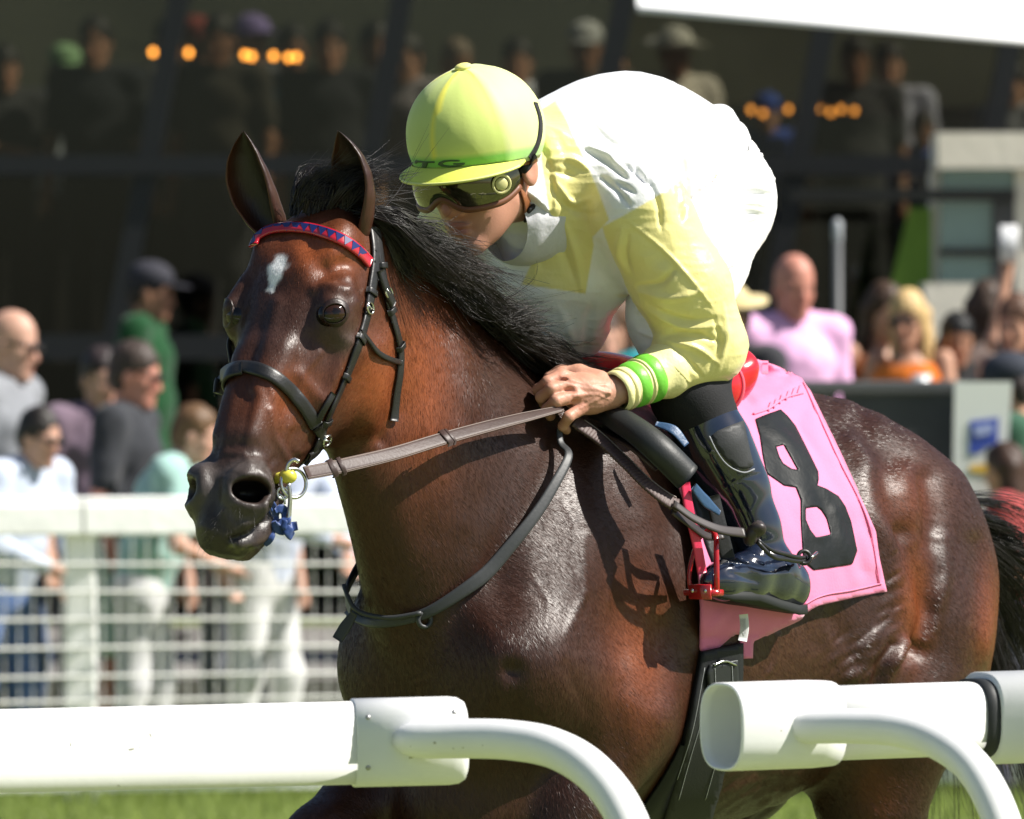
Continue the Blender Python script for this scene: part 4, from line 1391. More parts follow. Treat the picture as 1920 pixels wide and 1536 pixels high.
def build_saddle_cloth():
    # the pad that lifts the cloth off the back
    F = Field((-.86, -.42, 1.10), (.06, .42, 1.76), .0065)
    F.loft((0, 0, 0), np.eye(3), [
        (-0.78, 0, 1.25, .285, .385, .12, 1.8, 2.1), (-0.7, 0, 1.24, .295, .395, .12, 1.8, 2.1), (-0.6, 0, 1.23, .310, .400, .13, 1.85, 2.2),
        (-0.45, 0, 1.21, .322, .400, .13, 1.9, 2.2), (-0.2, 0, 1.2, .320, .410, .13, 1.8, 2.2), (-.02, 0, 1.2, .292, .43, .13, 1.6, 2.2)], k=0)
    V, Q = F.mesh(); V = hw(V); N = vert_normals(V, Q)
    px = project(V); d = np.zeros(len(V)); fr = N @ np.array((0, -1.0, 0)) > -.1
    for pts, w, a in [([(1440, 790), (1500, 900), (1530, 1000)], 16, .004), ([(1520, 780), (1590, 920), (1630, 1060)], 10, .0035), ([(1495, 790), (1570, 930), (1615, 1070)], 9, -.004),
                      ([(1410, 760), (1460, 745), (1500, 712)], 6, .005), ([(1390, 735), (1412, 762)], 6, -.006), ([(1420, 900), (1450, 980), (1470, 1060)], 12, -.005), ([(1560, 960), (1600, 1090)], 8, .003),
                      ([(1330, 1180), (1350, 1150)], 8, .005), ([(1400, 700), (1450, 720)], 12, .003)]:
        d[fr] += a * stroke_w(px[fr], pts, w)
    d += .003 * vnoise(V * 13, 21) + .0016 * vnoise(V * 34, 22) + .0024 * vnoise(hl(V) * np.array((40, 6, 8)), 23)
    V = V + N * d[:, None]
    cloth = empty("saddle_cloth", hw((-.4, 0, 1.5)))
    tag(cloth, "pink saddle cloth with a large black number 8", "saddle cloth")
    bb = BVHTree.FromPolygons([tuple(map(float, v)) for v in np.concatenate((allV, V))], [tuple(map(int, f)) for f in np.concatenate((allQ, Q + len(allV)))])
    poly = np.array([(1180, 772), (1215, 757), (1300, 700), (1345, 676), (1383, 671), (1404, 673), (1455, 690), (1499, 711), (1518, 737), (1575, 855), (1640, 997), (1647, 1050), (1660, 1109),
                     (1595, 1121), (1530, 1136), (1506, 1150), (1500, 1160), (1452, 1182), (1409, 1203), (1408, 1234), (1386, 1235), (1384, 1180), (1345, 1214), (1310, 1221), (1312, 1140), (1306, 1050), (1288, 960), (1262, 890), (1225, 820)], float)
    ctr = V[Q].mean(1); lc = hl(ctr); lc[:, 1] = np.abs(lc[:, 1])
    small = poly + (np.array((1440, 930)) - poly) * .05
    keep = in_poly(project(hw(lc)), small) & (lc[:, 1] > .02) | (lc[:, 1] <= .05) & (lc[:, 0] > -.66) & (lc[:, 2] > 1.5)
    used = np.unique(Q[keep]); rm_ = np.full(len(V), -1); rm_[used] = np.arange(len(used))
    mesh_obj("pad", V[used], rm_[Q[keep]], mat("pad_blue", (.05, .10, .20), rough=.8, bump=.001, bscale=80), cloth)
    near = sheet(bb, poly, .003, "cloth_panel", pink_m, cloth, 7, .002)
    # the same panel over the far side
    v = hl(verts(near)); v[:, 1] *= -1
    fcs = [tuple(p.vertices)[::-1] for p in near.data.polygons]
    mesh_obj("cloth_panel", hw(v), fcs, pink_m, cloth)
    cb = bvh_of(near)
    outer = np.array([(1416, 787), (1440, 777), (1463, 769), (1476, 781), (1491, 800), (1512, 842), (1533, 885), (1534, 900), (1532, 911), (1548, 917), (1571, 931), (1584, 950), (1595, 979), (1601, 1008), (1606, 1033), (1597, 1058), (1560, 1064), (1525, 1069), (1512, 1058), (1505, 1038),
                      (1501, 973), (1501, 937), (1492, 914), (1470, 911), (1437, 888), (1431, 862), (1424, 817)], float)
    h1 = np.array([(1450, 833), (1468, 828), (1486, 860), (1501, 887), (1486, 885), (1466, 872), (1457, 856)], float)
    h2 = np.array([(1505, 947), (1531, 944), (1541, 952), (1553, 970), (1563, 1007), (1545, 1011), (1528, 1014), (1515, 997), (1505, 973)], float)
    h1 = h1.mean(0) + (h1 - h1.mean(0)) * .80; h2 = h2.mean(0) + (h2 - h2.mean(0)) * .82
    sheet(cb, outer, .0008, "number", number_m, cloth, 3.0, .0012, holes=(h1, h2))
    # hems and seam of gathered cloth
    def line(path, r, nm, m, lift=.002, n=40):
        p, _ = surf(path, lift, n, cb, 2); MB().tube(p, r, 6).build(nm, m, cloth)
    line([(1653, 1094), (1600, 1106), (1530, 1121), (1508, 1133)], .0016, "hem", pink_m)
    line([(1506, 718), (1568, 856), (1633, 1000), (1641, 1052), (1648, 1096)], .0015, "hem", pink_m)
    line([(1505, 738), (1470, 748), (1440, 768), (1412, 778)], .0024, "seam", pink_m)
    for x, y, s_ in ((1440, 772, 0), (1450, 766, 0), (1461, 758, 0), (1473, 751, 0), (1484, 745, 0), (1495, 741, 0)):
        line([(x, y), (x + 5, y - 16)], .0022, "gather", pink_m, n=6)
    # maker's label hanging by the girth
    p = [hv(1394, 1152, .335), hv(1396, 1176, .337), hv(1392, 1202, .336)]
    lab = air_strap("label_tag", p, np.array((0, -1.0, .1)), .0165, .0008, mat("label_white", (.72, .72, .72), rough=.7), cloth, 8)
    for k in range(6):
        a = 1388 + k * 2.2
        MB().tube([hv(a, 1160, .3385), hv(a + 1 - .6 * k * .3, 1194 - (k % 3) * 5, .340)], .00035, 4).build("print_line", mat("print_grey", (.25, .25, .27), rough=.8), lab)
    return cloth, cb, bb


def build_saddle(bb):
    sad = empty("racing_saddle", hw((-.2, 0, 1.6)))
    tag(sad, "small red and black racing saddle under the crouching jockey", "saddle")
    # seat and cantle
    F = Field((-.60, -.22, 1.52), (.05, .30, 1.86), .005)
    F.loft((0, 0, 1.64), np.eye(3), [(-.50, 0, 0, .05, .03, .05, 2, 2), (-.47, 0, .01, .11, .05, .08, 2, 2), (-.40, 0, .0, .125, .045, .10, 2, 2), (-.25, 0, -.015, .10, .04, .10, 2, 2), (-.08, 0, -.01, .08, .05, .10, 2, 2), (-.03, 0, 0, .05, .03, .06, 2, 2)], k=0)
    ce = hl(hv(1338, 724, .15)); Rw = HR.T
    F.ell(ce, (.056, .050, .056), Rw, k=.02)
    V, Q = F.mesh(); seat = mesh_obj("seat", hw(V), Q, red_m, sad)
    cw = hw(ce); rim = np.array([cw + (.0555 * math.cos(q), -.012, .0555 * math.sin(q)) for q in np.linspace(-1.1, 1.45, 24)])
    MB().tube(rim, .0042, 8).build("piping", mat("piping_pink", (.75, .10, .16), rough=.35, coat=.3), seat)
    # rolled front flap: a leather sheet folded over like half a pipe, open at the lower end
    a = [hv(1120, 782, .15), hv(1175, 802, .24), hv(1235, 845, .315), hv(1287, 896, .350)]
    p = spline(np.array(a), 26); t, A, B = frames(p)
    out = nrm(HR[:, 1] * .8 + np.array((0, 0, .5)))
    V = []; F = []; na = 22
    for lay in (0, 1):
        for i in range(26):
            r = np.interp(i, (0, 8, 25), (.020, .030, .0285)) - .0028 * lay
            o = nrm(out - t[i] * np.dot(out, t[i])); s_ = np.cross(t[i], o)
            for j in range(na):
                q = np.interp(j, (0, na - 1), (-2.5, 2.05))
                V.append(p[i] + (o * math.cos(q) + s_ * math.sin(q) * 1.08) * r)
    for lay in (0, 1):
        o_ = lay * 26 * na
        for i in range(25):
            for j in range(na - 1):
                q = (o_ + i * na + j, o_ + i * na + j + 1, o_ + (i + 1) * na + j + 1, o_ + (i + 1) * na + j); F.append(q if lay else q[::-1])
    k = 26 * na
    for j in range(na - 1): F.append((25 * na + j, 25 * na + j + 1, k + 25 * na + j + 1, k + 25 * na + j))
    for i in range(25):
        F.append((i * na, (i + 1) * na, k + (i + 1) * na, k + i * na)); F.append((i * na + na - 1, k + i * na + na - 1, k + (i + 1) * na + na - 1, (i + 1) * na + na - 1))
    flap_m = mat("flap_leather", (.016, .018, .018), rough=.5, spec=.4, bump=.0004, bscale=220)
    mesh_obj("knee_roll", V, F, flap_m, sad)
    flap = np.array([(1150, 768), (1200, 762), (1262, 800), (1330, 880), (1372, 960), (1390, 1040), (1380, 1090), (1345, 1095), (1318, 1020), (1292, 930), (1240, 860)], float)
    sheet(bb, flap, .006, "flap", flap_m, sad, 8, .003)
    # red and blue trim showing in front of the leg
    air_strap("trim", [hv(1284, 905, .335), hv(1292, 960, .342), hv(1306, 1020, .345), hv(1316, 1075, .345)], nrm(np.array((.5, -.85, .1))), .020, .004, mat("trim_red", (.62, .03, .09), rough=.35, spec=.5), sad, 24)
    air_strap("trim", [hv(1300, 912, .352), hv(1318, 935, .354), hv(1348, 962, .354)], nrm(np.array((.5, -.85, .1))), (.016, .022, .010), .003, mat("trim_blue", (.03, .075, .16), rough=.45, bump=.0008, bscale=200), sad, 14)
    air_strap("trim", [hv(1230, 795, .26), hv(1262, 806, .29), hv(1287, 835, .31)], nrm(np.array((.5, -.85, .3))), (.010, .020, .014), .002, mat("trim_blue", (.03, .075, .16)), sad, 14)
    # stirrup leather and red stirrup
    air_strap("stirrup_leather", [hv(1335, 930, .335), hv(1352, 1000, .345), hv(1366, 1055, .350)], nrm(np.array((.5, -.85, 0))), .030, .004, black_m, sad, 14)
    st = empty("stirrup", hw((.02, .35, 1.24))); st.parent = sad; st.matrix_parent_inverse = wmat(sad).inverted()
    rm = mat("stirrup_red", (.36, .008, .010), rough=.22, spec=.55, coat=.5)
    lp = [hw(np.array((q[0], .345 + (q[1] - .346) * .62, q[2])) + (.056, 0, 0)) for q in ((-.020, .392, 1.236), (-.016, .396, 1.262), (-.020, .390, 1.305), (-.035, .366, 1.345), (-.040, .345, 1.352), (-.035, .322, 1.342), (-.018, .305, 1.30), (-.012, .300, 1.262), (-.014, .304, 1.236))]
    MB().tube(spline(np.array(lp), 40), 0.0052, 10, flat=.8).build("loop", rm, st)
    mb = MB(); mb.box(hw((.038, .345, 1.236)), (.036, .066, .012), HR, bevel=.004); mb.build("tread", rm, st)
    mb = MB(); mb.box(hw((.058, .352, 1.238)), (.006, .048, .028), HR, bevel=.002); mb.build("plate", rm, st)
    for dv in (.352, .384):
        v, f = ico(hw((.0625, .352 + (dv - .368) * .9, 1.240)), .004, None, 8, 6); mesh_obj("rivet", v, f, steel_m, st)
    # girth
    g = empty("girth", hw((-.1, 0, 1.0))); tag(g, "black elastic girth buckled round the belly of the bay horse", "girth")
    gp = np.array([(1310, 1221), (1384, 1205), (1384, 1260), (1380, 1310), (1366, 1400), (1350, 1445), (1338, 1490), (1322, 1545), (1236, 1545), (1262, 1455), (1288, 1340)], float)
    gs = sheet(horse_bvh, gp, .010, "strap", black_m, g, 8, .004)
    gb = bvh_of(gs)
    bk = np.array([(1328, 1246), (1378, 1238), (1381, 1286), (1376, 1300), (1340, 1306), (1325, 1290), (1322, 1262)], float)
    sheet(gb, bk, .003, "buckle_guard", flap_m, g, 6, .005)
    # round the belly to the far side
    V = []; F = []; nn_ = 40
    for i in range(nn_):
        q = math.radians(np.interp(i, (0, nn_ - 1), (-38, -200)))
        for du in (-.038, .038):
            o_ = hw((-.065 + du - .02 * math.sin(q), 0, 1.15)); d_ = HR @ np.array((0, math.cos(q), math.sin(q)))
            h_, n_, k_, t_ = horse_bvh.ray_cast(Vector(o_ + d_ * .8), Vector(-d_))
            p_ = np.array(h_) if h_ is not None else o_ + d_ * .33
            V += [p_ + d_ * .009, p_ + d_ * .003]
    for i in range(nn_ - 1):
        a_ = i * 4; b_ = a_ + 4
        F += [(a_, a_ + 2, b_ + 2, b_), (a_ + 1, b_ + 1, b_ + 3, a_ + 3), (a_, b_, b_ + 1, a_ + 1), (a_ + 2, a_ + 3, b_ + 3, b_ + 2)]
    mesh_obj("strap", V, F, black_m, g)
    for path in ([(1334, 1252), (1336, 1296)], [(1366, 1248), (1368, 1292)], [(1330, 1244), (1376, 1238)], [(1330, 1306), (1300, 1400), (1272, 1500)], [(1372, 1306), (1350, 1400), (1322, 1500)], [(1306, 1250), (1284, 1345), (1256, 1450)]):
        pp, _ = surf(path, .0092 if path[0][1] < 1260 else .0012, 26, gb, 2); MB().tube(pp, .0007, 4).build("stitching", mat("stitch_grey", (.30, .31, .31), rough=.8), g)
    pp, _ = surf([(1332, 1246), (1352, 1238), (1374, 1246)], .010, 12, gb, 1); MB().tube(pp, .0022, 6).build("buckle", steel_m, g)
    # underside strap
    belly = [hw((-.08 + .02 * math.sin(q), .27 * math.cos(q), 1.02 + .19 * math.sin(q))) for q in np.linspace(-.2, -math.pi + .2, 20)]
    return sad


def build_bridle():
    br = empty("bridle", hw(hd(.1, 0, .02)))
    tag(br, "black leather bridle with a red and blue zigzag browband and brown reins", "bridle")
    # browband with zigzag inlay
    bb_path = [(479, 463), (484, 450), (500, 437), (530, 430), (570, 430), (610, 439), (645, 454), (670, 472), (690, 494)]
    band = strap("browband", bb_path, .024, .006, mat("browband_red", (.42, .012, .025), rough=.22, spec=.6, coat=.5), br, lift=.003, n=60)
    bv = bvh_of(band)
    c = spline(np.array(bb_path, float), 61); tn = nrm(np.gradient(c, axis=0)); nr = np.stack((tn[:, 1], -tn[:, 0]), 1)
    for i in range(2, 58, 4):
        tri = np.array([c[i - 2] + nr[i - 2] * 11, c[min(i + 2, 60)] + nr[min(i + 2, 60)] * 11, c[i] - nr[i] * 4])
        pts = []
        for q in tri:
            h, n_ = cast(bv, *q)
            if h is None: h, n_ = cast(horse_bvh, *q); h = None if h is None else h + n_ * .008
            pts.append((h, n_))
        if any(p[0] is None for p in pts): continue
        W = np.array([p[0] + p[1] * .0016 for p in pts] + [p[0] - p[1] * .001 for p in pts])
        mesh_obj("inlay", W, [(0, 1, 2), (5, 4, 3), (0, 3, 4, 1), (1, 4, 5, 2), (2, 5, 3, 0)], mat("inlay_blue", (.012, .022, .12), rough=.25, coat=.4), band, smooth=False)
    # cheekpiece, throatlatch, noseband
    ck = strap("cheekpiece", [(697, 432), (702, 475), (694, 540), (680, 610), (660, 670), (635, 730), (612, 782), (596, 822)], .0215, .005, strap_m, br, lift=.003, n=60, off_side=True)
    strap("cheekpiece", [(596, 822), (584, 846), (568, 868)], .018, .005, strap_m, br, lift=.004, n=14)
    tl = strap("throatlatch", [(703, 432), (712, 500), (722, 560), (736, 610), (747, 655), (746, 700), (740, 740), (736, 790)], .018, .004, strap_m, br, lift=.004, n=60, off_side=True)
    strap("throatlatch", [(705, 508), (716, 545), (728, 572)], .020, .008, strap_m, br, lift=.006, n=16)
    strap("keeper", [(671, 622), (684, 636), (700, 657), (722, 672), (748, 680)], .010, .004, strap_m, br, lift=.004, n=20)
    nb = strap("noseband", [(413, 738), (414, 722), (422, 703), (440, 692), (470, 691), (505, 703), (540, 730), (570, 765), (590, 795)], .026, .007, strap_m, br, lift=.002, n=60, off_side=True)
    strap("noseband", [(590, 796), (606, 766), (622, 738)], .012, .005, strap_m, br, lift=.003, n=16)
    strap("noseband", [(591, 796), (600, 818), (592, 842), (572, 856)], .020, .005, strap_m, br, lift=.005, n=16)
    for path in ([(409, 742), (418, 712), (440, 699), (470, 698), (505, 710), (540, 738), (570, 774), (588, 800)], [(411, 722), (424, 696), (442, 687), (472, 685), (508, 697), (545, 724), (574, 758)]):
        p, _ = surf(path, .0075, 50); MB().tube(p, .0012, 6).build("piping", strap_m, nb)
    # keepers, holes and buckles down the cheekpiece
    cb = bvh_of(ck, tl)
    CKP = [(697, 432), (702, 475), (694, 540), (680, 610), (660, 670), (635, 730), (612, 782), (596, 822)]
    TLP = [(703, 432), (712, 500), (722, 560), (736, 610), (747, 655), (746, 700), (740, 740), (736, 790)]
    for path, t_, w, lf in ((CKP, .52, .0215, .003), (CKP, .70, .0215, .003), (CKP, .92, .0215, .003), (CKP, .30, .0215, .003), (TLP, .20, .018, .004), (TLP, .44, .018, .004), (TLP, .62, .018, .004)):
        p, nn = surf(path, lf, 60); i = int(t_ * 59); nv = nrm(nn[i]); tg_ = nrm(p[min(i + 1, 59)] - p[i - 1]); sv = np.cross(tg_, nv)
        prof = [(-.56, .0), (-.55, .0055), (-.4, .0072), (.4, .0072), (.55, .0055), (.56, .0)]
        v, f = ribbon_geo(np.array([p[i] + sv * w * x + nv * y for x, y in prof]), np.array([nrm(nv + sv * x * .8) for x, y in prof]), .011, .002)
        mesh_obj("keeper", v, f, strap_m, br)
    for x, y in ((705, 470), (703, 490), (709, 525), (675, 625), (668, 645), (652, 690), (735, 605), (744, 640), (747, 665)):
        h, n_ = cast(cb, x, y)
        if h is not None:
            v, f = ico(h + n_ * .0005, (.0022, .0022, .0012), basis(n_), 8, 5); mesh_obj("punch_hole", v, f, mat("hole_black", (.003, .003, .003), rough=.9), br)
    for x, y, rr, ax in ((684, 578, .013, 0), (719, 550, .013, 0), (604, 822, .014, 1)):
        h, n_ = cast(horse_bvh, x, y)
        R_ = basis(n_, np.array((.7, 0, .7) if ax == 0 else (.3, 0, 1)))
        mb = MB(); v, f = torus_geo(h + n_ * .011, rr, .0026, R_, 18, 6, sx=.75); mb.add(v, f)
        mb.tube([h + n_ * .012 - R_[:, 1] * rr, h + n_ * .013 + R_[:, 1] * rr], .0018, 6); mb.build("buckle", steel_m, br)
    # bit: yellow rubber guard, ring, lever, and a blue tongue tie
    h0, n0 = cast(horse_bvh, 532, 895)
    ringc = np.array(h0) + np.array((.018, -.022, -.010)); Rr = basis(np.array((.55, -.82, .1)), np.array((1, 0, 0)))
    bit = MB(); v, f = torus_geo(ringc, .026, .0033, Rr, 28, 8); bit.add(v, f); bit.build("bit_ring", steel_m, br)
    yb = P(540, 893, ringc[1] - .006); v, f = ico(yb, (.016, .0135, .0135), basis(np.array((.1, 0, 1.0))), 18, 12); mesh_obj("bit_guard", v, f, mat("guard_yellow", (.62, .55, .06), rough=.35, spec=.5, coat=.2), br)
    v, f = tube_geo([yb + (-.03, .02, -.006), yb], .010, 12); mesh_obj("bit_guard", v, f, mat("guard_yellow", (.62, .55, .06)), br)
    cp = lambda x, y, d=0: P(x, y, ringc[1] - .012 + d)
    MB().tube(spline(np.array([cp(536, 884), cp(542, 868), cp(552, 862), cp(561, 866)]), 14), .0040, 8).build("bit_cheek", steel_m, br)
    MB().tube(spline(np.array([cp(541, 906), cp(544, 930), cp(542, 960), cp(539, 982)]), 14), np.interp(np.linspace(0, 1, 14), (0, .7, 1), (.0035, .0042, .0062)), 8).build("bit_cheek", steel_m, br)
    v, f = torus_geo(cp(530, 925), .010, .0026, basis((0.2, -1, 0)), 16, 6); mesh_obj("bit_link", v, f, steel_m, br)
    MB().tube(spline(np.array([cp(512, 918, .02), cp(520, 925), cp(532, 934), cp(534, 946)]), 12), .0022, 6).build("curb_chain", steel_m, br)
    tie = empty("tongue_tie", cp(520, 970)); tag(tie, "blue cloth tongue tie knotted under the horse's chin", "tongue tie")
    blue = mat("tie_blue", (.012, .045, .19), rough=.5, bump=.001, bscale=120, sheen=.2)
    for nm, path, w in (("loop", [(506, 936), (512, 950), (516, 970), (514, 985)], .014), ("knot", [(516, 958), (526, 954), (534, 960), (536, 976), (526, 986)], .018), ("end", [(524, 976), (535, 985), (548, 988), (558, 986)], .018), ("end", [(530, 986), (540, 996), (547, 1006)], .019), ("loop", [(514, 978), (520, 992), (532, 998)], .015), ("end", [(512, 995), (507, 1010), (497, 1020)], .013), ("loop", [(500, 940), (508, 960), (510, 985), (506, 1005)], .010)):
        pts = [cp(x, y, .006 * math.sin(i * 2 + len(nm))) for i, (x, y) in enumerate(path)]
        nn = [nrm(np.array((.3 * math.sin(i * 1.7 + w * 300), -1, .5 * math.cos(i * 1.3 + w * 200)))) for i in range(len(path))]
        p = spline(np.array(pts), 14); n_ = spline(np.array(nn), 14)
        ww = w * np.interp(np.linspace(0, 1, 14), (0, .2, .8, 1), (.5, .95, 1, .85))
        v, f = ribbon_geo(p, n_, ww, .003); mesh_obj(nm, v, f, blue, tie)
    # ---- reins
    bx = ringc + np.array((.030, -.004, .020))
    Y0, Y1 = bx[1], HANDY - .045
    rpx = np.array([(572, 888), (620, 879), (665, 869), (740, 851), (830, 824), (930, 797), (1000, 780), (1052, 768)], float)
    rp = np.array([P(x, y, Y0 + (Y1 - Y0) * (x - 572) / 480) for x, y in rpx])
    up = nrm(np.array((.28, -.90, .34)))
    nn = np.array([up] * 5 + [nrm(np.array((.3, -.75, .6))), nrm(np.array((.3, -.6, .75))), nrm(np.array((.3, -.45, .85)))])
    rein = air_strap("rein", rp, nn, (.024, .026, .026, .026, .026, .026, .024, .016), .004, brown_m, br, 60)
    pr = spline(rp, 60); nr_ = nrm(spline(nn, 60)); tt = nrm(np.gradient(pr, axis=0)); sd = nrm(np.cross(tt, nr_)); wv = np.interp(np.linspace(0, 1, 60), np.linspace(0, 1, 8), (.024, .026, .026, .026, .026, .026, .024, .016)) / 2
    for sg in (-1, 1):
        MB().tube(pr + sd * (wv - .0022)[:, None] * sg + nr_ * .0042, .0007, 4).build("stitching", thread_m, rein)
        MB().tube(pr + sd * (wv - .0003)[:, None] * sg + nr_ * .0022, .0011, 4).build("edge", mat("rein_edge", (.13, .09, .075), rough=.6), rein)
    for t0, wd in ((.115, .012), (.15, .009), (.55, .013), (.575, .006)):
        i = int(t0 * 59); q = pr[i]; v, f = ribbon_geo(np.array([q - sd[i] * .0155 - nr_[i] * .002, q - sd[i] * .015 + nr_[i] * .0055, q + nr_[i] * .0065, q + sd[i] * .015 + nr_[i] * .0055, q + sd[i] * .0155 - nr_[i] * .002]), nr_[i] , wd, .002)
        mesh_obj("keeper", v, f, brown_m, rein)
    v, f = torus_geo(pr[6] + nr_[6] * .005, .012, .0024, basis(nr_[6], tt[6]), 16, 6, sx=.5); mesh_obj("buckle", steel_m and v, f, steel_m, rein)
    # off-side rein round the far side of the neck
    fr_ = [hw(hl(bx) * np.array((1, -1, 1)) + np.array((0, .05, 0))), hw((.75, -.16, 1.42)), hw((.45, -.17, 1.55)), hw((.22, -.10, 1.665))]
    air_strap("rein", fr_, HR @ np.array((0, -1.0, 0)), .024, .004, brown_m, br, 30)
    # the tail of the reins hanging back from the hand: ribbed grip, plain end, knot
    gp = np.array([hv(1078, 792, .165), hv(1120, 822, .20), hv(1170, 868, .255), hv(1215, 912, .305), hv(1252, 940, .335), hv(1270, 950, .345)])
    g2 = spline(gp, 110); gn = nrm(np.array((.62, -.62, .42)))
    gripw = .030 + .0016 * np.sign(np.sin(np.arange(110) * 2.1))
    v, f = ribbon_geo(g2, gn, gripw, .006 + .0008 * np.sin(np.arange(110) * 2.1)); gr = mesh_obj("rein_grip", v, f, mat("grip_rubber", (.075, .045, .04), rough=.6, bump=.0006, bscale=160), br)
    tg = nrm(np.gradient(g2, axis=0)); sg_ = nrm(np.cross(tg, np.broadcast_to(gn, tg.shape)))
    MB().tube(g2[4:-4] - sg_[4:-4] * .0135 + gn * .0064, .0012, 4).build("stitching", thread_m, gr)
    air_strap("rein_grip", [hv(1100, 800, .12), hv(1150, 822, .20), hv(1200, 850, .27), hv(1235, 880, .305)], gn, .026, .005, mat("grip_rubber", (.075, .045, .04)), br, 20)
    air_strap("rein_end", [hv(1262, 945, .350), hv(1300, 972, .368), hv(1345, 992, .385), hv(1395, 1000, .395)], gn, (.016, .017, .018, .020), .004, mat("rein_end", (.030, .022, .021), rough=.45), br, 24)
    air_strap("rein_end", [hv(1258, 958, .345), hv(1295, 985, .350), hv(1325, 1006, .352), hv(1355, 1008, .354)], gn, (.016, .018, .017, .008), .004, mat("rein_end", (.030, .022, .021)), br, 20)
    mb = MB(); kc = hv(1414, 1000, .40)
    v, f = torus_geo(kc, .016, .011, basis(np.array((.8, -.2, -.5))), 18, 10); mb.add(v, f); v, f = ico(kc + np.array((.004, -.012, .006)), (.017, .013, .021), basis(np.array((.5, -.6, .4))), 14, 9); mb.add(v, f)
    mb.build("knot", mat("rein_end", (.030, .022, .021)), br)
    cord = mat("cord_black", (.010, .010, .011), rough=.4, spec=.5)
    for dy, dv in ((0, 0), (9, .006)):
        MB().tube(spline(np.array([hv(1420, 1012 + dy * .4, .40), hv(1440, 1028 + dy, .405 + dv), hv(1475, 1040 + dy, .405), hv(1508, 1046 + dy * .6, .400), hv(1528, 1042, .398)]), 24), .0042, 8).build("cord", cord, br)
    v, f = torus_geo(hv(1508, 1045, .402), .012, .004, basis((.3, -1, .2)), 18, 8); mesh_obj("cord_loop", v, f, cord, br)
    MB().tube([hv(1516, 1050, .405), hv(1532, 1036, .40)], .0028, 6).build("tip", steel_m, br)
    # ---- neck strap
    ns = empty("neck_strap", hw((.4, 0, 1.3))); tag(ns, "plain black leather neck strap hanging round the base of the neck", "neck strap")
    up_ = [P(1049, 803, HANDY - .01), P(1047, 840, HANDY - .02)]
    pts = []; nns = []
    for x, y in spline(np.array([(1043, 862), (1022, 915), (986, 982), (940, 1042), (893, 1088), (840, 1124), (800, 1148), (760, 1160), (715, 1166), (680, 1162), (660, 1150), (655, 1132)], float), 60):
        h, n_ = cast(horse_bvh, x, y)
        if h is None: continue
        pts.append(h + n_ * np.interp(y, (860, 1000, 1170), (.045, .022, .006))); nns.append(n_)
    pts = np.array(up_ + pts); nns = np.array([nns[0]] * 2 + nns)
    pts = relax1(spline(pts, 90), 10); nns = nrm(relax1(spline(nns, 90), 30))
    nns = nrm(nns * .6 + np.array((.2, -.5, .15)))
    v, f = ribbon_geo(pts, nns, np.interp(np.linspace(0, 1, 90), (0, .15, .5, .7, 1), (.012, .018, .026, .018, .016)), .004)
    gm = mat("strap_grey", (.030, .032, .034), rough=.5, spec=.45, bump=.0003, bscale=150)
    mesh_obj("strap", v, f, gm, ns)
    h, n_ = cast(horse_bvh, 796, 1160); v, f = torus_geo(h + n_ * .008, .013, .0045, basis(n_ + np.array((.5, 0, .3))), 16, 8); mesh_obj("knot", v, f, gm, ns)
    MB().tube(spline(np.array([P(645, 1098, 13.6), P(652, 1118, 13.58), P(662, 1138, 13.57), P(720, 1158, 13.55), P(790, 1150, 13.54)]), 24), .0045, 8).build("lace", gm, ns)
    air_strap("loose_end", [P(664, 1150, 13.60), P(648, 1175, 13.60), P(632, 1200, 13.60)], nrm(np.array((-.2, -1, .1))), (.014, .022, .020), .003, gm, ns, 12)
    # behind the neck to the far side
    air_strap("strap", [P(660, 1150, 13.62), hw((.40, -.20, 1.25)), hw((.22, -.20, 1.42)), hw((.12, -.10, 1.64)), hw((.10, .02, 1.66))], HR @ np.array((0, -1.0, .2)), .022, .004, gm, ns, 30)


cloth_o, cloth_bvh, back_bvh = build_saddle_cloth()
build_saddle(back_bvh)
build_bridle()

# ---------------------------------------------------------------- the jockey
JH_O = P(898, 316, 13.80)                                      # head centre (between the ears)
_p = math.radians(19.0); _h = nrm((-.56, -.83, 0))
JF = _h * math.cos(_p) + np.array((0, 0, -math.sin(_p))); JU = _h * math.sin(_p) + np.array((0, 0, math.cos(_p)))
JL = np.cross(JU, JF)
JR = np.stack((JF, JL, JU), 1)
JS = 1.13


def jh(f, l, u):
    return JH_O + JR @ (np.array((f, l, u), float) * JS)


JT = [  # torso stations along the horse's forward axis
    (-.555, 0, 1.97, .07, .05, .08, 2, 2), (-.52, 0, 1.975, .12, .095, .10, 2.0, 2.1),
    (-.455, 0, 1.985, .150, .140, .12, 2.0, 2.2), (-.37, 0, 2.005, .162, .165, .12, 2.0, 2.2), (-.28, 0, 2.02, .168, .180, .13, 2.0, 2.1), (-.19, 0, 2.025, .178, .187, .165, 2.0, 2),
    (-.1, 0, 2.02, .188, .175, .235, 2.1, 1.9), (0, 0, 2.0, .185, .155, .285, 2.1, 2), (.07, 0, 2.0, .145, .125, .21, 2, 2), (.13, 0, 2.0, .08, .085, .12, 2, 2)]
ARM = {1: [(.025, .185, 1.945, .098), (-.035, .245, 1.80, .080), (-.086, .266, 1.695, .064), (.001, .240, 1.648, .050), (.132, .215, 1.606, .036)],
       -1: [(.03, -.185, 1.945, .095), (.10, -.25, 1.80, .075), (.15, -.262, 1.70, .060), (.16, -.18, 1.67, .047), (.17, -.09, 1.665, .036)]}
LEG = {1: [(-.335, .095, 1.965, .126), (-.19, .14, 1.85, .104), (-.09, .19, 1.75, .080), (-.075, .228, 1.61, .062)],
       -1: [(-.335, -.095, 1.965, .126), (-.19, -.14, 1.85, .104), (-.09, -.19, 1.75, .080), (-.075, -.228, 1.61, .062)]}
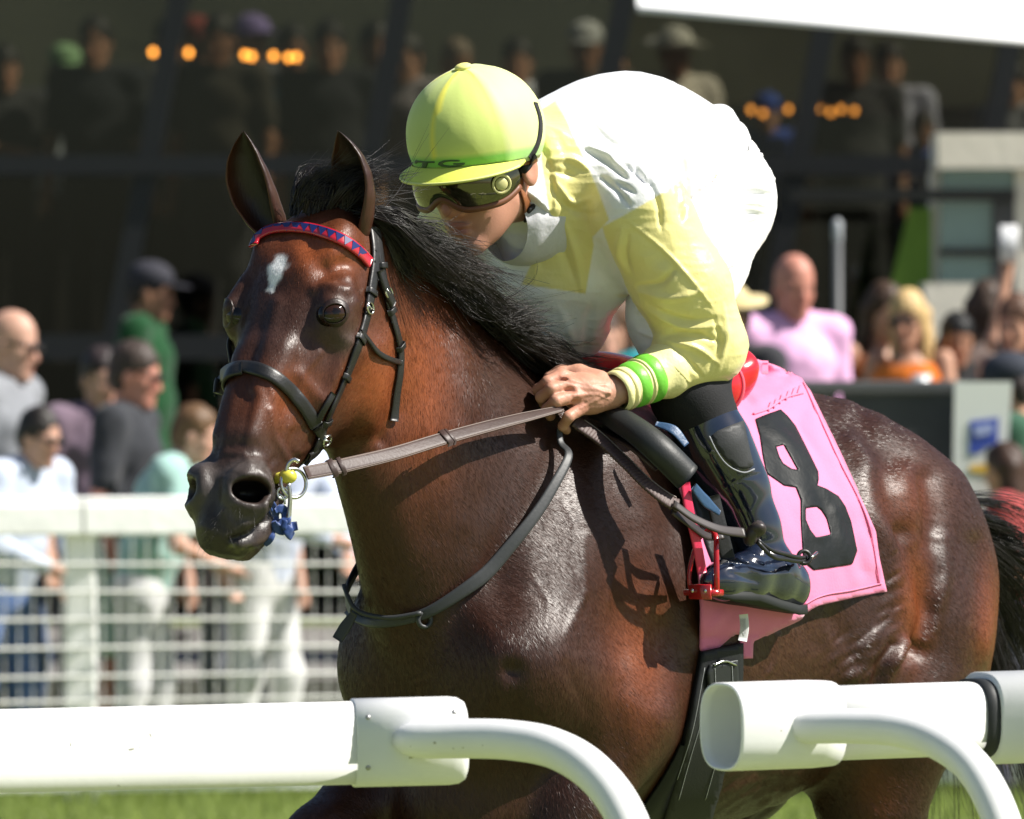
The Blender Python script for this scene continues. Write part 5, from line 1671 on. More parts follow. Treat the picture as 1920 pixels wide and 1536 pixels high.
SHIN = {s: [(-.070, s * .235, 1.595, .065), (-.108, s * .27, 1.503, .060), (-.147, s * .30, 1.420, .044), (-.163, s * .32, 1.357, .040), (-.176, s * .33, 1.302, .040)] for s in (1, -1)}


def torso(F, grow, keel=1.0, k=0.0, cut=None):
    F.loft((0, 0, 0), np.eye(3), [(r[0], r[1], r[2], r[3] + grow, r[4] + grow, r[5] * keel + grow, r[6], r[7]) for r in JT], k=k)


JHAND = {}
jockey = empty("jockey", hw((0, 0, 1.3)))
tag(jockey, "jockey in yellow and white silks crouching over the bay horse, holding the reins", "person")


def build_jockey():
    # ---- body: one skin from head to foot (inside the clothes)
    F = Field((-.78, -.42, 1.16), (.52, .44, 2.26), .0055)
    torso(F, -.03, .55)
    for s in (1, -1):
        F.chain([(*p[:3], p[3] * .72) for p in ARM[s]], k=.04)
        F.chain([(*p[:3], p[3] * .85) for p in LEG[s]], k=.05)
        F.chain([(*p[:3], p[3] * .80) for p in SHIN[s]], k=.03)
        F.cone((-.22, s * .335, 1.268), (-.04, s * .347, 1.262), .030, .022, k=.03)
    F.chain([(.10, 0, 2.02, .06), (*hl(jh(-.02, 0, -.06)), .055)], k=.05)
    V, Q = F.mesh(); V = hw(V)
    parts_V = [V]; parts_Q = [Q]; cols = [np.tile((.50, .27, .19), (len(V), 1))]
    lo = JH_O - .24; hi = JH_O + .24
    F = Field(lo, hi, .0036); sdf_head(F, JH_O, JR, JS, neck=hw((.11, 0, 1.995)), ear_f=-.030); V, Q = F.mesh(); V = relax(V, Q, 1, .4)
    cols.append(face_colours(V, JH_O, JR, JS, (.50, .245, .17), lip=(.36, .10, .08), eyes=False)); parts_V.append(V); parts_Q.append(Q)
    # ---- left hand closed on the rein
    Yh = HANDY
    pt = lambda x, y, d, r: (*P(x, y, Yh + d), r)
    F = Field(P(985, 820, Yh - .09), P(1175, 670, Yh + .09), .0021)
    wr = pt(1142, 737, .028, .0275)
    K = [pt(1052, 706, .005, .0145), pt(1067, 722, -.015, .0150), pt(1077, 742, -.022, .0145), pt(1089, 765, -.012, .0135)]
    F.chain([pt(1176, 727, .036, .0245), wr], k=.01)
    for q in K:
        m = tuple(np.array(wr) * .45 + np.array(q) * .55)
        F.chain([(*wr[:3], .024), (*m[:3], .0165), (*q[:3], q[3] - .0005)], k=.013)
    F.ell(P(1100, 742, Yh + .012), (.045, .026, .034), k=.015)
    F.chain([K[0], pt(1027, 717, -.012, .0118), pt(1009, 731, .010, .0105), pt(1020, 745, .035, .009)], k=.004)
    F.chain([K[1], pt(1034, 730, -.037, .0120), pt(1015, 745, -.018, .0108), pt(1022, 760, .012, .0095)], k=.004)
    F.chain([K[2], pt(1043, 752, -.046, .0118), pt(1025, 768, -.026, .0105), pt(1032, 780, .004, .0095)], k=.004)
    F.chain([K[3], pt(1066, 782, -.034, .0105), pt(1056, 799, -.018, .0095), pt(1062, 806, .008, .0088)], k=.004)
    F.chain([pt(1124, 712, .03, .018), pt(1085, 701, .045, .0165), pt(1052, 700, .045, .0135), pt(1030, 708, .040, .0115)], k=.01)
    for (a, b) in ((K[0], K[1]), (K[1], K[2]), (K[2], K[3])):      # hollows between the knuckles
        m = (np.array(a[:3]) + np.array(b[:3])) / 2
        F.ell(m + np.array((-.004, -.017, 0)), (.010, .006, .004), k=.006, op='cut')
    V, Q = F.mesh(); V = relax(V, Q, 1, .3)
    N = vert_normals(V, Q); px = project(V)
    d = np.zeros(len(V))
    for q in K:                                                 # tendons and veins on the back of the hand
        d += .0016 * stroke_w(px, [project(np.array(wr[:3])), project(np.array(q[:3]))], 3.5)
    d += .0012 * stroke_w(px, [(1140, 748), (1120, 740), (1100, 752)], 2.5) + .001 * stroke_w(px, [(1135, 722), (1105, 722), (1090, 712)], 2.5)
    d += .0003 * vnoise(V * 260, 2)
    V = V + N * d[:, None]
    c = np.tile((.50, .255, .175), (len(V), 1)) * (1 + .08 * vnoise(V * 60, 4))[:, None]
    for q in K:
        w = np.exp(-(np.linalg.norm(V - np.array(q[:3]), axis=1) / .018) ** 2)[:, None] * .45
        c = c * (1 - w) + np.array((.50, .18, .125)) * w
    parts_V.append(V); parts_Q.append(Q); cols.append(c)
    # ---- right hand, lower and beyond the crest
    wr2 = np.array(hw(ARM[-1][-1][:3])); F = Field(wr2 - .16, wr2 + .16, .0045)
    R2 = np.stack((HR[:, 0], HR[:, 1], HR[:, 2]), 1); g = lambda a, b, c_, r: (*(wr2 + R2 @ np.array((a, b, c_))), r)
    for i in range(4):
        F.chain([g(0, 0, 0, .026), g(.075, -.02 + .012 * i, -.004 - .018 * i, .0135), g(.10, .012 + .010 * i, -.012 - .018 * i, .0115), g(.078, .036 + .008 * i, -.018 - .018 * i, .010)], k=.006)
    F.chain([g(.01, .01, .01, .016), g(.05, .03, .016, .0135), g(.085, .035, .008, .0115)], k=.008)
    V, Q = F.mesh(); parts_V.append(V); parts_Q.append(Q); cols.append(np.tile((.48, .24, .165), (len(V), 1)))
    off = 0; Qs = []
    for v, q in zip(parts_V, parts_Q):
        Qs.append(q + off); off += len(v)
    body = mesh_obj("body", np.concatenate(parts_V), np.concatenate(Qs), skin_m, jockey)
    set_col(body, np.concatenate(cols))
    return body


YOKE = [(1005, 212), (1041, 190), (1065, 230), (1081, 269), (1104, 315), (1124, 364), (1142, 412), (1111, 445), (1113, 461), (1098, 551), (978, 533), (1013, 461), (1032, 409), (1020, 330)]
JACKET_STROKES = [
    # folds of the collar and yoke
    ([(1030, 300), (1075, 300), (1105, 320)], 6, .008), ([(1035, 320), (1080, 330)], 7, -.006), ([(1045, 345), (1075, 380), (1110, 372)], 5, .007),
    ([(1030, 330), (1045, 370), (1075, 395), (1120, 400)], 6, -.005), ([(1035, 400), (1050, 450), (1075, 520)], 9, -.008), ([(1060, 420), (1080, 480), (1090, 545)], 7, .006),
    ([(1010, 480), (1000, 530)], 7, .004),
    # creases of the white back
    ([(1095, 280), (1140, 305), (1175, 335)], 5, -0.0105), ([(1105, 275), (1150, 298), (1185, 325)], 5, 0.0075), ([(1150, 298), (1195, 325), (1220, 345)], 5, -0.0090),
    ([(1125, 330), (1155, 355), (1180, 385)], 6, -0.0105), ([(1155, 340), (1190, 362)], 5, -0.0090), ([(1258, 315), (1275, 350), (1275, 400)], 6, -0.0090), ([(1285, 380), (1278, 415)], 5, -0.0105),
    ([(1340, 205), (1352, 255), (1344, 330), (1325, 400)], 7, -.012), ([(1325, 220), (1334, 300), (1318, 390)], 8, .007),
    ([(1300, 190), (1310, 250), (1300, 320)], 7, -.009), ([(1270, 260), (1290, 330), (1290, 380)], 6, -.010), ([(1215, 330), (1235, 380), (1240, 430)], 6, -.008), ([(1230, 250), (1250, 300), (1262, 360)], 7, -.007),
    ([(1160, 200), (1190, 250), (1230, 290)], 8, -.006), ([(1190, 310), (1215, 350)], 5, -.008), ([(1110, 230), (1140, 262), (1185, 285)], 6, -.007),
    # sleeve
    ([(1178, 415), (1240, 465), (1300, 530), (1335, 575)], 4, .004), ([(1165, 430), (1160, 480), (1172, 512)], 7, .005), ([(1178, 440), (1175, 490), (1185, 515)], 5, -.005),
    ([(1195, 535), (1240, 530), (1265, 505)], 6, -.008), ([(1200, 548), (1255, 560), (1320, 545)], 7, .006), ([(1215, 570), (1280, 600), (1340, 595)], 6, -.006), ([(1220, 585), (1290, 615), (1350, 610)], 6, .006),
    ([(1245, 630), (1290, 625), (1350, 640)], 6, -.008), ([(1250, 640), (1310, 655), (1345, 680)], 6, .007), ([(1240, 650), (1290, 680), (1315, 705)], 5, -.007), ([(1225, 660), (1265, 690), (1290, 715)], 5, .006),
    ([(1215, 670), (1240, 700), (1250, 725)], 5, -.006), ([(1200, 675), (1222, 705), (1228, 735)], 4, .004), ([(1355, 570), (1362, 640), (1345, 695)], 6, .004), ([(1340, 600), (1350, 650), (1330, 690)], 5, -.006),
    # hanging front
    ([(1050, 580), (1075, 640)], 10, .005), ([(1110, 570), (1095, 660)], 10, -.005),
]


def stroke_taper(px, pts, w):
    pts = spline(np.asarray(pts, float), 12); best = np.full(len(px), 1e9); sv = np.zeros(len(px))
    for i, (a, b) in enumerate(zip(pts[:-1], pts[1:])):
        ab = b - a; t = np.clip(((px - a) @ ab) / (ab @ ab + 1e-9), 0, 1); d = np.linalg.norm(px - (a + t[:, None] * ab), axis=1)
        m = d < best; best[m] = d[m]; sv[m] = (i + t[m]) / 11
    k = .30 + .70 * np.sin(np.pi * np.clip(sv, 0, 1)) ** .8
    return k * np.exp(-(best / (w * (.45 + .55 * k))) ** 2)


def waist(loc):
    return loc[:, 0] + .5 - (2.16 - loc[:, 2]) * 1.07 + .03 * (np.abs(loc[:, 1]) < 0)


def cloth_shape(V, Q, strokes, noise=.0022, ns=16):
    N = vert_normals(V, Q); px = project(V)
    fr = N @ np.array((0, -1.0, 0)) > -.05
    d = noise * vnoise(V * ns, 8) + noise * .5 * vnoise(V * ns * 2.7, 9) + noise * .55 * (1 - np.abs(vnoise(V * np.array((26, 26, 60)), 12))) ** 3
    for pts, w, a in strokes:
        d[fr] += a * stroke_taper(px[fr], pts, w)
    return V + N * d[:, None]


silk_m = mat("silk", (.8, .8, .8), rough=.33, spec=.45, attr="tint", bump=.0006, bscale=150, sheen=.2)


def build_clothes():
    # ---- jacket
    F = Field((-.56, -.46, 1.52), (.30, .46, 2.26), .0036)
    torso(F, 0.0)
    for s in (1, -1):
        F.chain(ARM[s][:-1] + ([] if s > 0 else [ARM[s][-1]]), k=.05)
    F.loft((.10, 0, 2.02), np.stack((nrm(hl(jh(-.045, 0, -.10)) - np.array((.10, 0, 2.02))), (0, 1.0, 0), np.cross(nrm(hl(jh(-.045, 0, -.10)) - np.array((.10, 0, 2.02))), (0, 1.0, 0))), 1),
           [(-.05, 0, 0, .10, .09, .09, 2, 2), (.03, 0, 0, .088, .08, .08, 2, 2), (.09, 0, 0, .080, .075, .075, 2, 2)], k=.05)
    F.chain([(-.03, -.03, 1.80, .085), (-.060, -.02, 1.72, .045), (-.067, -.02, 1.68, .014)], k=.06, flat=((.3, 1, 0), 1.25))
    F.chain([(.05, -.03, 1.80, .08), (.03, -.03, 1.73, .04), (.02, -.03, 1.70, .016)], k=.08)
    V, Q = F.mesh()
    g = waist(V); N_ = vert_normals(V, Q)
    puff = .016 * np.exp(-((g - .045) / .035) ** 2) * (1 + .45 * np.sin(V[:, 1] * 95 + V[:, 2] * 60)) * (V[:, 0] < -.15)
    V = V + N_ * puff[:, None]
    Q = Q[~((g < -.002) & (V[:, 0] < -.15) & (V[:, 2] > 1.7))[Q].any(1)]
    loc = V.copy(); V = hw(V)
    V = cloth_shape(V, Q, JACKET_STROKES)
    px = project(V)
    c = np.tile((.80, .80, .80), (len(V), 1)); yel = np.array((.78, .70, .28))
    left = loc[:, 1] > -.16
    on = poly_soft(px, YOKE, 1.3) * (left & (loc[:, 1] < .2) & (loc[:, 0] > -.13))
    c = c * (1 - on[:, None]) + yel * on[:, None]
    arm = np.zeros(len(V))
    for s in (1, -1):
        A = ARM[s]; d = np.full(len(V), 9.0)
        for a, b in zip(A[:-1], A[1:]):
            a3, b3 = np.array(a[:3]), np.array(b[:3]); ab = b3 - a3
            t = np.clip(((loc - a3) @ ab) / (ab @ ab), 0, 1); rr = a[3] + (b[3] - a[3]) * t
            d = np.minimum(d, np.linalg.norm(loc - a3 - t[:, None] * ab, axis=1) / rr)
        along = (loc - np.array(A[0][:3])) @ nrm(np.array(A[1][:3]) - np.array(A[0][:3]))
        cl = lambda q: np.clip(q, 0, 1)
        arm = np.maximum(arm, cl((1.28 - d) / .02) * cl((along + .01) / .003) * cl((s * loc[:, 1] - .170) / .003))
        arm = np.maximum(arm, cl((1.75 - d) / .1) * cl((1.79 - loc[:, 2]) / .01) * cl((s * loc[:, 1] - .12) / .008))
    c = c * (1 - arm[:, None]) + yel * arm[:, None]
    jk = mesh_obj("jacket", V, Q, silk_m, jockey); set_col(jk, c)
    # ---- stock round the neck
    t1 = jh(-.034, 0, -.108); t0 = hw((.085, 0, 1.935)); ax_ = t1 - t0
    ts = np.linspace(-.15, 1.0, 22)
    v, f = tube_geo([t0 + ax_ * t for t in ts], np.interp(ts, (-.15, .2, .8, 1.0), (.110, .094, .078, .066)), 40, cap=False)
    v = v + (.004 * vnoise(v * np.array((14, 14, 40)), 4) + .002 * vnoise(v * 60, 8))[:, None] * nrm(v - (t0 + t1) / 2)
    mesh_obj("stock", v, f, mat("stock_white", (.58, .58, .62), rough=.6, spec=.3, bump=.0008, bscale=120), jockey)
    # ---- breeches
    F = Field((-.62, -.32, 1.50), (.04, .32, 2.24), .0036)
    F.loft((0, 0, 0), np.eye(3), [(r[0], 0, r[2], r[3] - .002, r[4] - .002, r[5] - .002, r[6], r[7]) for r in JT[:7]], k=0)
    for s in (1, -1): F.chain(LEG[s], k=.06)
    V, Q = F.mesh(); g = waist(V); Q = Q[~((g > .05) & (V[:, 2] > 1.90) & (np.abs(V[:, 1]) < .19) & (V[:, 0] > -.42))[Q].all(1)]; V = hw(V)
    st = [([(1362, 262), (1395, 285), (1432, 280)], 6, -.013), ([(1362, 300), (1395, 300), (1440, 296)], 5, -.012), ([(1360, 328), (1400, 318), (1448, 305)], 6, -.013), ([(1362, 344), (1405, 338), (1452, 335)], 4, .006),
          ([(1352, 366), (1400, 360), (1450, 366)], 6, -.014), ([(1350, 384), (1400, 380), (1440, 386)], 5, .008), ([(1346, 400), (1395, 398), (1435, 404)], 5, -.012), ([(1342, 432), (1390, 426), (1432, 412)], 6, -.011),
          ([(1330, 470), (1370, 470), (1405, 455)], 6, -.010), ([(1330, 510), (1360, 512), (1380, 500)], 5, -.008), ([(1380, 240), (1405, 255), (1425, 250)], 5, -.010),
          ([(1195, 620), (1225, 630), (1245, 650)], 5, .006), ([(1190, 590), (1215, 600)], 5, -.006)]
    V = cloth_shape(V, Q, st, .0016)
    br = mesh_obj("breeches", V, Q, mat("breeches_white", (.80, .80, .81), rough=.55, spec=.3, bump=.0006, bscale=200, sheen=.1), jockey)
    # ---- cuffs
    a, b = hw(ARM[1][-2][:3]), hw(ARM[1][-1][:3]); ax = nrm(b - a)
    band_m = mat("cuff_green", (.16, .52, .05), rough=.4, spec=.4, bump=.0005, bscale=200)
    hem_m = mat("cuff_yellow", (.80, .74, .36), rough=.45, spec=.35, bump=.001, bscale=120)
    L = np.linalg.norm(b - a)
    rad = lambda t: .0515 - .0135 * t
    ts = np.linspace(-.10, 1.02, 30); v, f = tube_geo([a + ax * L * t for t in ts], rad(ts) - .0012 + .004 * np.exp(-((ts - .1) / .12) ** 2), 32, cap=False)
    v = v + (.0010 * vnoise(v * 70, 6))[:, None] * nrm(v - a)
    mesh_obj("cuff", v, f, hem_m, jockey)
    for nm, t0, t1, m in (("cuff_band", .34, .54, band_m), ("cuff_band", .60, .80, band_m), ("cuff_hem", .83, .91, hem_m), ("cuff_hem", .92, 1.03, hem_m), ("cuff_seam", .55, .59, hem_m)):
        ts = np.linspace(t0, t1, 8); pr = np.array([-1.4, .2, .8, 1, 1, .8, .2, -1.4]) * .0016
        v, f = tube_geo([a + ax * L * t for t in ts], rad(ts) + pr, 32, cap=False)
        mesh_obj(nm, v + .0006 * vnoise(v * 60, 3)[:, None], f, m, jockey)


def shell_of(F):
    return F.mesh()


def build_boots():
    neo = mat("gaiter_black", (.012, .012, .014), rough=.75, spec=.3, bump=.0006, bscale=300)
    pat = mat("boot_patent", (.008, .012, .026), rough=.12, spec=.6, coat=.9, bump=.0005, bscale=14)
    dull = mat("boot_panel", (.035, .036, .038), rough=.55, spec=.35, bump=.0004, bscale=240)
    sole = mat("boot_sole", (.012, .014, .013), rough=.6, spec=.3)
    for s in (1, -1):
        S = SHIN[s]; y = lambda v: s * v
        F = Field((-.34, s * .30 - .16, 1.17), (.14, s * .30 + .16, 1.72), .0045)
        F.chain([(-.12, y(.215), 1.655, .074), (-.072, y(.233), 1.600, .067), (-.095, y(.252), 1.552, .066)], k=.03)
        V, Q = F.mesh(); gt = mesh_obj("gaiter", hw(V), Q, neo, jockey)
        F = Field((-.34, s * .30 - .16, 1.16), (.14, s * .30 + .16, 1.62), .0042)
        F.chain([(-.090, y(.248), 1.560, .067), (-.108, y(.27), 1.503, .0625), (-.130, y(.287), 1.455, .054), (-.147, y(.30), 1.42, .0475), (-.163, y(.32), 1.357, .041), (-.178, y(.33), 1.30, .044)], k=.03)
        F.chain([(-.235, y(.335), 1.250, .046), (-.190, y(.338), 1.256, .046), (-.095, y(.348), 1.262, .040), (-.015, y(.350), 1.258, .031), (.022, y(.348), 1.257, .019)], k=.035, flat=((0, 1, 0), .92))
        F.ell((-.255, y(.335), 1.236), (.030, .036, .038), k=.03)
        V, Q = F.mesh(); V = relax(V, Q, 2, .4)
        W = hw(V); N = vert_normals(W, Q); px = project(W)
        d = -.004 * stroke_w(px, [(1395, 1045), (1435, 1060), (1480, 1050)], 7) + .003 * stroke_w(px, [(1390, 1060), (1430, 1078), (1475, 1075)], 6) - .003 * stroke_w(px, [(1370, 1075), (1420, 1090)], 5) \
            - .0015 * stroke_w(px, [(1360, 912), (1395, 895), (1425, 890)], 2.5)
        W = W + N * d[:, None]
        bt = mesh_obj("boot", W, Q, pat, jockey)
        if s == 1:
            bb = bvh_of(bt, gt)
            # dull leather panel at the top of the boot
            poly = [(1333, 818), (1345, 808), (1365, 800), (1386, 792), (1392, 790), (1398, 820), (1405, 850), (1411, 872), (1405, 878), (1390, 880), (1375, 874), (1360, 862), (1347, 845)]
            patch(bb, poly, .0022, "boot_panel", dull, bt, 7)
            ln = [cast(bb, x, y, .0035)[0] for x, y in spline([(1330, 818), (1345, 848), (1360, 868), (1378, 881), (1396, 886), (1412, 880)], 26) if cast(bb, x, y)[0] is not None]
            MB().tube(ln, .0016, 6).build("welt", mat("welt_thread", (.25, .26, .28), rough=.6), bt)
        V, Q = None, None
        # sole and heel block
        mb = MB()
        out = [(-.272, .0), (-.262, .022), (-.22, .030), (-.16, .028), (-.08, .034), (.0, .030), (.045, .016), (.062, 0), (.045, -.016), (.0, -.030), (-.08, -.034), (-.16, -.028), (-.22, -.030), (-.262, -.022)]
        n = len(out); vv = []
        for z, sc in ((1.234, 1.0), (1.220, 1.02), (1.216, .97)):
            for (u, w) in out: vv.append(hw((u * .98 - .014, s * (.343 + .012 * u) + w * sc * 1.15, z - (.028 if u < -.2 else .016 if u < -.12 else 0) + .016 * max(0, (u + .02) / .08))))
        ff = [(i + a * n, (i + 1) % n + a * n, (i + 1) % n + (a + 1) * n, i + (a + 1) * n) for a in range(2) for i in range(n)]
        ff += [tuple(range(n))[::-1], tuple(range(2 * n, 3 * n))]
        mb.add(vv, ff)
        mb.build("sole", sole, bt)

# ---------------------------------------------------------------- helmet, goggles, straps
def build_headgear():
    front = (.54, .64, .17); pale = (.66, .70, .30); green = (.19, .48, .08)  # pale: rear panels, their lightness partly painted sunlight
    HC = np.array((-.010, 0, .058)); RR = np.array((.126, .108, .110))
    def dome(az, el, grow=0.0):
        """az from the front towards the left, el 0 at the rim to 1 at the crown."""
        f0 = math.cos(az); low = .009 + .0225 * f0
        a0 = math.asin(max(-.95, min(.95, (low - HC[2]) / RR[2])))
        e = a0 + (math.pi / 2 - a0) * el
        r = RR + grow
        return jh(HC[0] + r[0] * math.cos(e) * math.cos(az), r[1] * math.cos(e) * math.sin(az), HC[2] + r[2] * math.sin(e))
    helmet = empty("helmet", JH_O)
    helmet.parent = jockey; helmet.matrix_parent_inverse = wmat(jockey).inverted()
    na, ne = 72, 22
    V = []; C = []
    for j in range(ne + 1):
        for i in range(na):
            az = 2 * math.pi * i / na; az_ = (az + math.pi) % (2 * math.pi) - math.pi
            g = .0
            seam = min(abs((math.degrees(az_) - q + 180) % 360 - 180) for q in (2, 66, 126, -175, -60, -120))
            el = j / ne
            g += .0016 * math.exp(-(seam * math.cos(el * 1.5) / 3.2) ** 2)
            if .10 < el < .95: g += .0004 * math.sin(math.degrees(az_) * .35 + el * 6) * (1 - el)
            V.append(dome(az, el, g))
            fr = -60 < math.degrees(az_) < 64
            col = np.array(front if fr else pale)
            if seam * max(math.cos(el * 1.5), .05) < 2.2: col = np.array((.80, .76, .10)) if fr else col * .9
            if .035 < el < .135: col = np.array(green if fr else (.34, .62, .18))  # rear stretch of the band lightened as if sunlit
            C.append(col)
    V = np.array(V); C = np.array(C)
    F = [(j * na + i, j * na + (i + 1) % na, (j + 1) * na + (i + 1) % na, (j + 1) * na + i) for j in range(ne) for i in range(na)]
    nb = len(V)
    inner = np.array([dome(2 * math.pi * i / na, -.06 if False else 0.0, -.006) for i in range(na)])
    V = np.concatenate((V, inner)); C = np.concatenate((C, np.tile((.20, .08, .03), (na, 1))))
    F += [(i, nb + i, nb + (i + 1) % na, (i + 1) % na) for i in range(na)]
    cap_m = mat("cap_cover", front, rough=.62, spec=.3, attr="tint", bump=.0002, bscale=160, sheen=.2)
    cap = mesh_obj("cap_cover", V, F, cap_m, helmet); set_col(cap, C)
    # button
    top = dome(0, 1.0); mb = MB(); v, f = ico(top + JU * .003, (.016, .016, .007), JR, 16, 8); mb.add(v, f)
    mb.build("button", mat("cap_yellow", (.80, .74, .25), rough=.6, spec=.3), helmet)
    # peak
    V = []; F = []; n1, n2 = 41, 7
    for lay in (0, 1):
        for i in range(n1):
            az = math.radians(np.interp(i, (0, n1 - 1), (-80, 80)))
            w = .032 * math.cos(az * 90 / 80 * .98) ** .55 if abs(az) < math.radians(79) else .004
            for j in range(n2):
                t = j / (n2 - 1)
                p = dome(az, 0.03, .002)
                out = JR @ np.array((math.cos(az * .55), math.sin(az * .55), -.42 - .10 * t))
                V.append(p + out * (w * t * JS) - JU * (.0032 * lay))
    for lay in (0, 1):
        o = lay * n1 * n2
        for i in range(n1 - 1):
            for j in range(n2 - 1):
                q = (o + i * n2 + j, o + (i + 1) * n2 + j, o + (i + 1) * n2 + j + 1, o + i * n2 + j + 1); F.append(q if lay == 0 else q[::-1])
    o = n1 * n2
    for i in range(n1 - 1): F.append((i * n2 + n2 - 1, (i + 1) * n2 + n2 - 1, o + (i + 1) * n2 + n2 - 1, o + i * n2 + n2 - 1))
    mesh_obj("peak", V, F, mat("peak_yellow", (.70, .76, .12), rough=.6, spec=.3, bump=.0004, bscale=160), helmet)
    pk = [V[(i * n2 + n2 - 1)] for i in range(2, n1 - 2)]
    MB().tube(pk, .0028, 6).build("peak_piping", mat("peak_piping", (.80, .82, .25), rough=.6), helmet)
    hb = bvh_of(cap)
    ink = mat("cap_lettering", (.05, .10, .04), rough=.7)
    for poly in ([(779, 300.5), (797, 302.5), (815, 302.5), (815, 305.5), (803, 305.5), (800, 314.5), (791, 314), (793, 305.3), (785, 304.5), (781, 307), (778, 306)],
                 [(846, 300), (832, 301), (823, 304.5), (821, 308.5), (828, 312.3), (845, 313.3), (862, 312), (871, 308.5), (872, 305.5), (850, 306.2), (850, 308.6), (860, 308.4), (855, 310), (843, 310.6), (833, 309.2), (830, 307), (833, 304.5), (842, 302.8), (858, 303), (866, 301.8), (858, 300.3)]):
        dy = TGY
        sheet(hb, np.asarray(poly, float) + (TGX, dy), .0006, "lettering", ink, helmet, 1.6, .0005)
    # ---- goggles
    gog = empty("goggles", JH_O); gog.parent = jockey; gog.matrix_parent_inverse = wmat(jockey).inverted()
    def lens(az, t, grow=0.0):
        d = math.degrees(az)
        lo = -.037 + .022 * math.exp(-(d / 15) ** 2) + .012 * max(0, (abs(d) - 55) / 25) ** 2; hi = .018 - .004 * max(0, (abs(d) - 50) / 30)
        u = lo + (hi - lo) * t; k = 1 + .05 * math.sin(math.pi * t) + grow / .1
        return jh((.118 * k) * math.cos(az) ** .75 if math.cos(az) > 0 else 0, .094 * k * math.sin(az), u)
    A = np.radians(np.linspace(-82, 82, 49)); V = []; F = []
    for lay in (0, 1):
        for a in A:
            for t in np.linspace(0, 1, 11): V.append(lens(a, t, -.0025 * lay))
    for lay in (0, 1):
        o = lay * 49 * 11
        for i in range(48):
            for j in range(10):
                q = (o + i * 11 + j, o + (i + 1) * 11 + j, o + (i + 1) * 11 + j + 1, o + i * 11 + j + 1); F.append(q if lay == 0 else q[::-1])
    mesh_obj("lens", V, F, mat("goggle_lens", (.11, .10, .05), rough=.05, spec=.8, metal=.85, coat=.6), gog)
    for t, r, nm, col in ((0.0, .0042, "frame_rim", (.16, .055, .022)), (1.0, .0036, "frame_rim", (.10, .04, .02))):
        MB().tube([lens(a, t, .0005) for a in A], r, 8, flat=1.5).build(nm, mat("goggle_rim", (.16, .055, .022), rough=.5), gog)
    # clear outer edge at the far side, and the gold vent button
    MB().tube([lens(A[1], t, .002) for t in np.linspace(0, 1, 9)], .0030, 6).build("frame_rim", mat("goggle_edge", (.55, .6, .62), rough=.15, spec=.7), gog)
    bz = lens(math.radians(62), .60, .004); nz_ = nrm(lens(math.radians(62), .6, .02) - lens(math.radians(62), .6, 0))
    R_ = basis(nz_)
    mb = MB(); v, f = torus_geo(bz, .0165, .0028, R_, 26, 8); mb.add(v, f); v, f = ico(bz, (.0125, .0125, .0045), R_, 20, 8); mb.add(v, f)
    mb.build("vent_button", mat("vent_gold", (.62, .58, .26), rough=.35, spec=.6), gog)
    # ---- straps
    leather = mat("harness_leather", (.24, .085, .03), rough=.5, spec=.4, bump=.0005, bscale=160)
    black = mat("webbing_black", (.014, .014, .015), rough=.6, spec=.35, bump=.0005, bscale=300)
    steel = mat("steel", (.62, .62, .60), rough=.25, metal=1.0)
    body = [o for o in jockey.children if o.name.startswith("body")][0]
    sb = bvh_of(body, cap)
    def on(bv, path, w, th, nm, m, par, n=30, lift=.001):
        pts = []; nn = []
        for x, y in spline(np.array(path, float), n):
            h, q = cast(bv, x, y)
            if h is None: continue
            pts.append(h + q * lift); nn.append(q)
        pts = np.array(pts); nn = nrm(relax1(np.array(nn), 6)); pts = relax1(pts, 3)
        v, f = ribbon_geo(pts, nn, w, th); return mesh_obj(nm, v, f, m, par)
    on(hb, [(1003, 193), (1012, 222), (1012, 250), (1003, 280), (992, 297)], .017, .002, "goggle_strap", black, gog)
    on(sb, [(938, 345), (962, 333), (985, 314), (1000, 290)], .015, .003, "goggle_strap", black, gog, lift=.004)
    h, q = cast(sb, 962, 336); 
    if h is not None:
        v, f = torus_geo(h + q * .008, .009, .0018, basis(q, JR @ np.array((1, 0, .4))), 16, 6); mesh_obj("strap_buckle", v, f, steel, gog)
    rim = [dome(math.radians(q), 0.0, -.0035) - JU * .009 for q in np.linspace(0, 360, 61)]
    V = []; F = []
    for p_, q_ in zip(rim, [dome(math.radians(q), 0.0, -.0035) + JU * .004 for q in np.linspace(0, 360, 61)]): V += [p_, q_]
    c_ = JH_O; V = V + [v - nrm(v - c_) * .003 for v in V]; n_ = 122
    for i in range(60):
        a_ = 2 * i; F += [(a_, a_ + 2, a_ + 3, a_ + 1), (n_ + a_ + 1, n_ + a_ + 3, n_ + a_ + 2, n_ + a_), (a_, n_ + a_, n_ + a_ + 2, a_ + 2)]
    mesh_obj("leather_band", V, F, leather, helmet)
    on(sb, [(968, 322), (975, 350), (982, 378), (988, 396)], .020, .003, "ear_strap", leather, helmet, lift=.003)
    on(sb, [(1022, 298), (1021, 330), (1012, 362), (995, 392)], .014, .003, "ear_strap", leather, helmet, lift=.003)
    on(sb, [(990, 388), (990, 408), (982, 430), (960, 452), (935, 466)], .018, .004, "chin_strap", black, helmet, lift=.003)
    h, q = cast(sb, 989, 392)
    if h is not None:
        mb = MB(); mb.box(h + q * .008, (.018, .026, .008), basis(q, JR @ np.array((1, 0, -.3)))[:, [0, 1, 2]], bevel=.003); mb.build("clip", black, helmet)


def relax1(p, n):
    p = p.copy()
    for _ in range(n): p[1:-1] = .25 * p[:-2] + .5 * p[1:-1] + .25 * p[2:]
    return p


TGX, TGY = 0, 0

build_jockey()
build_clothes()
build_boots()
build_headgear()

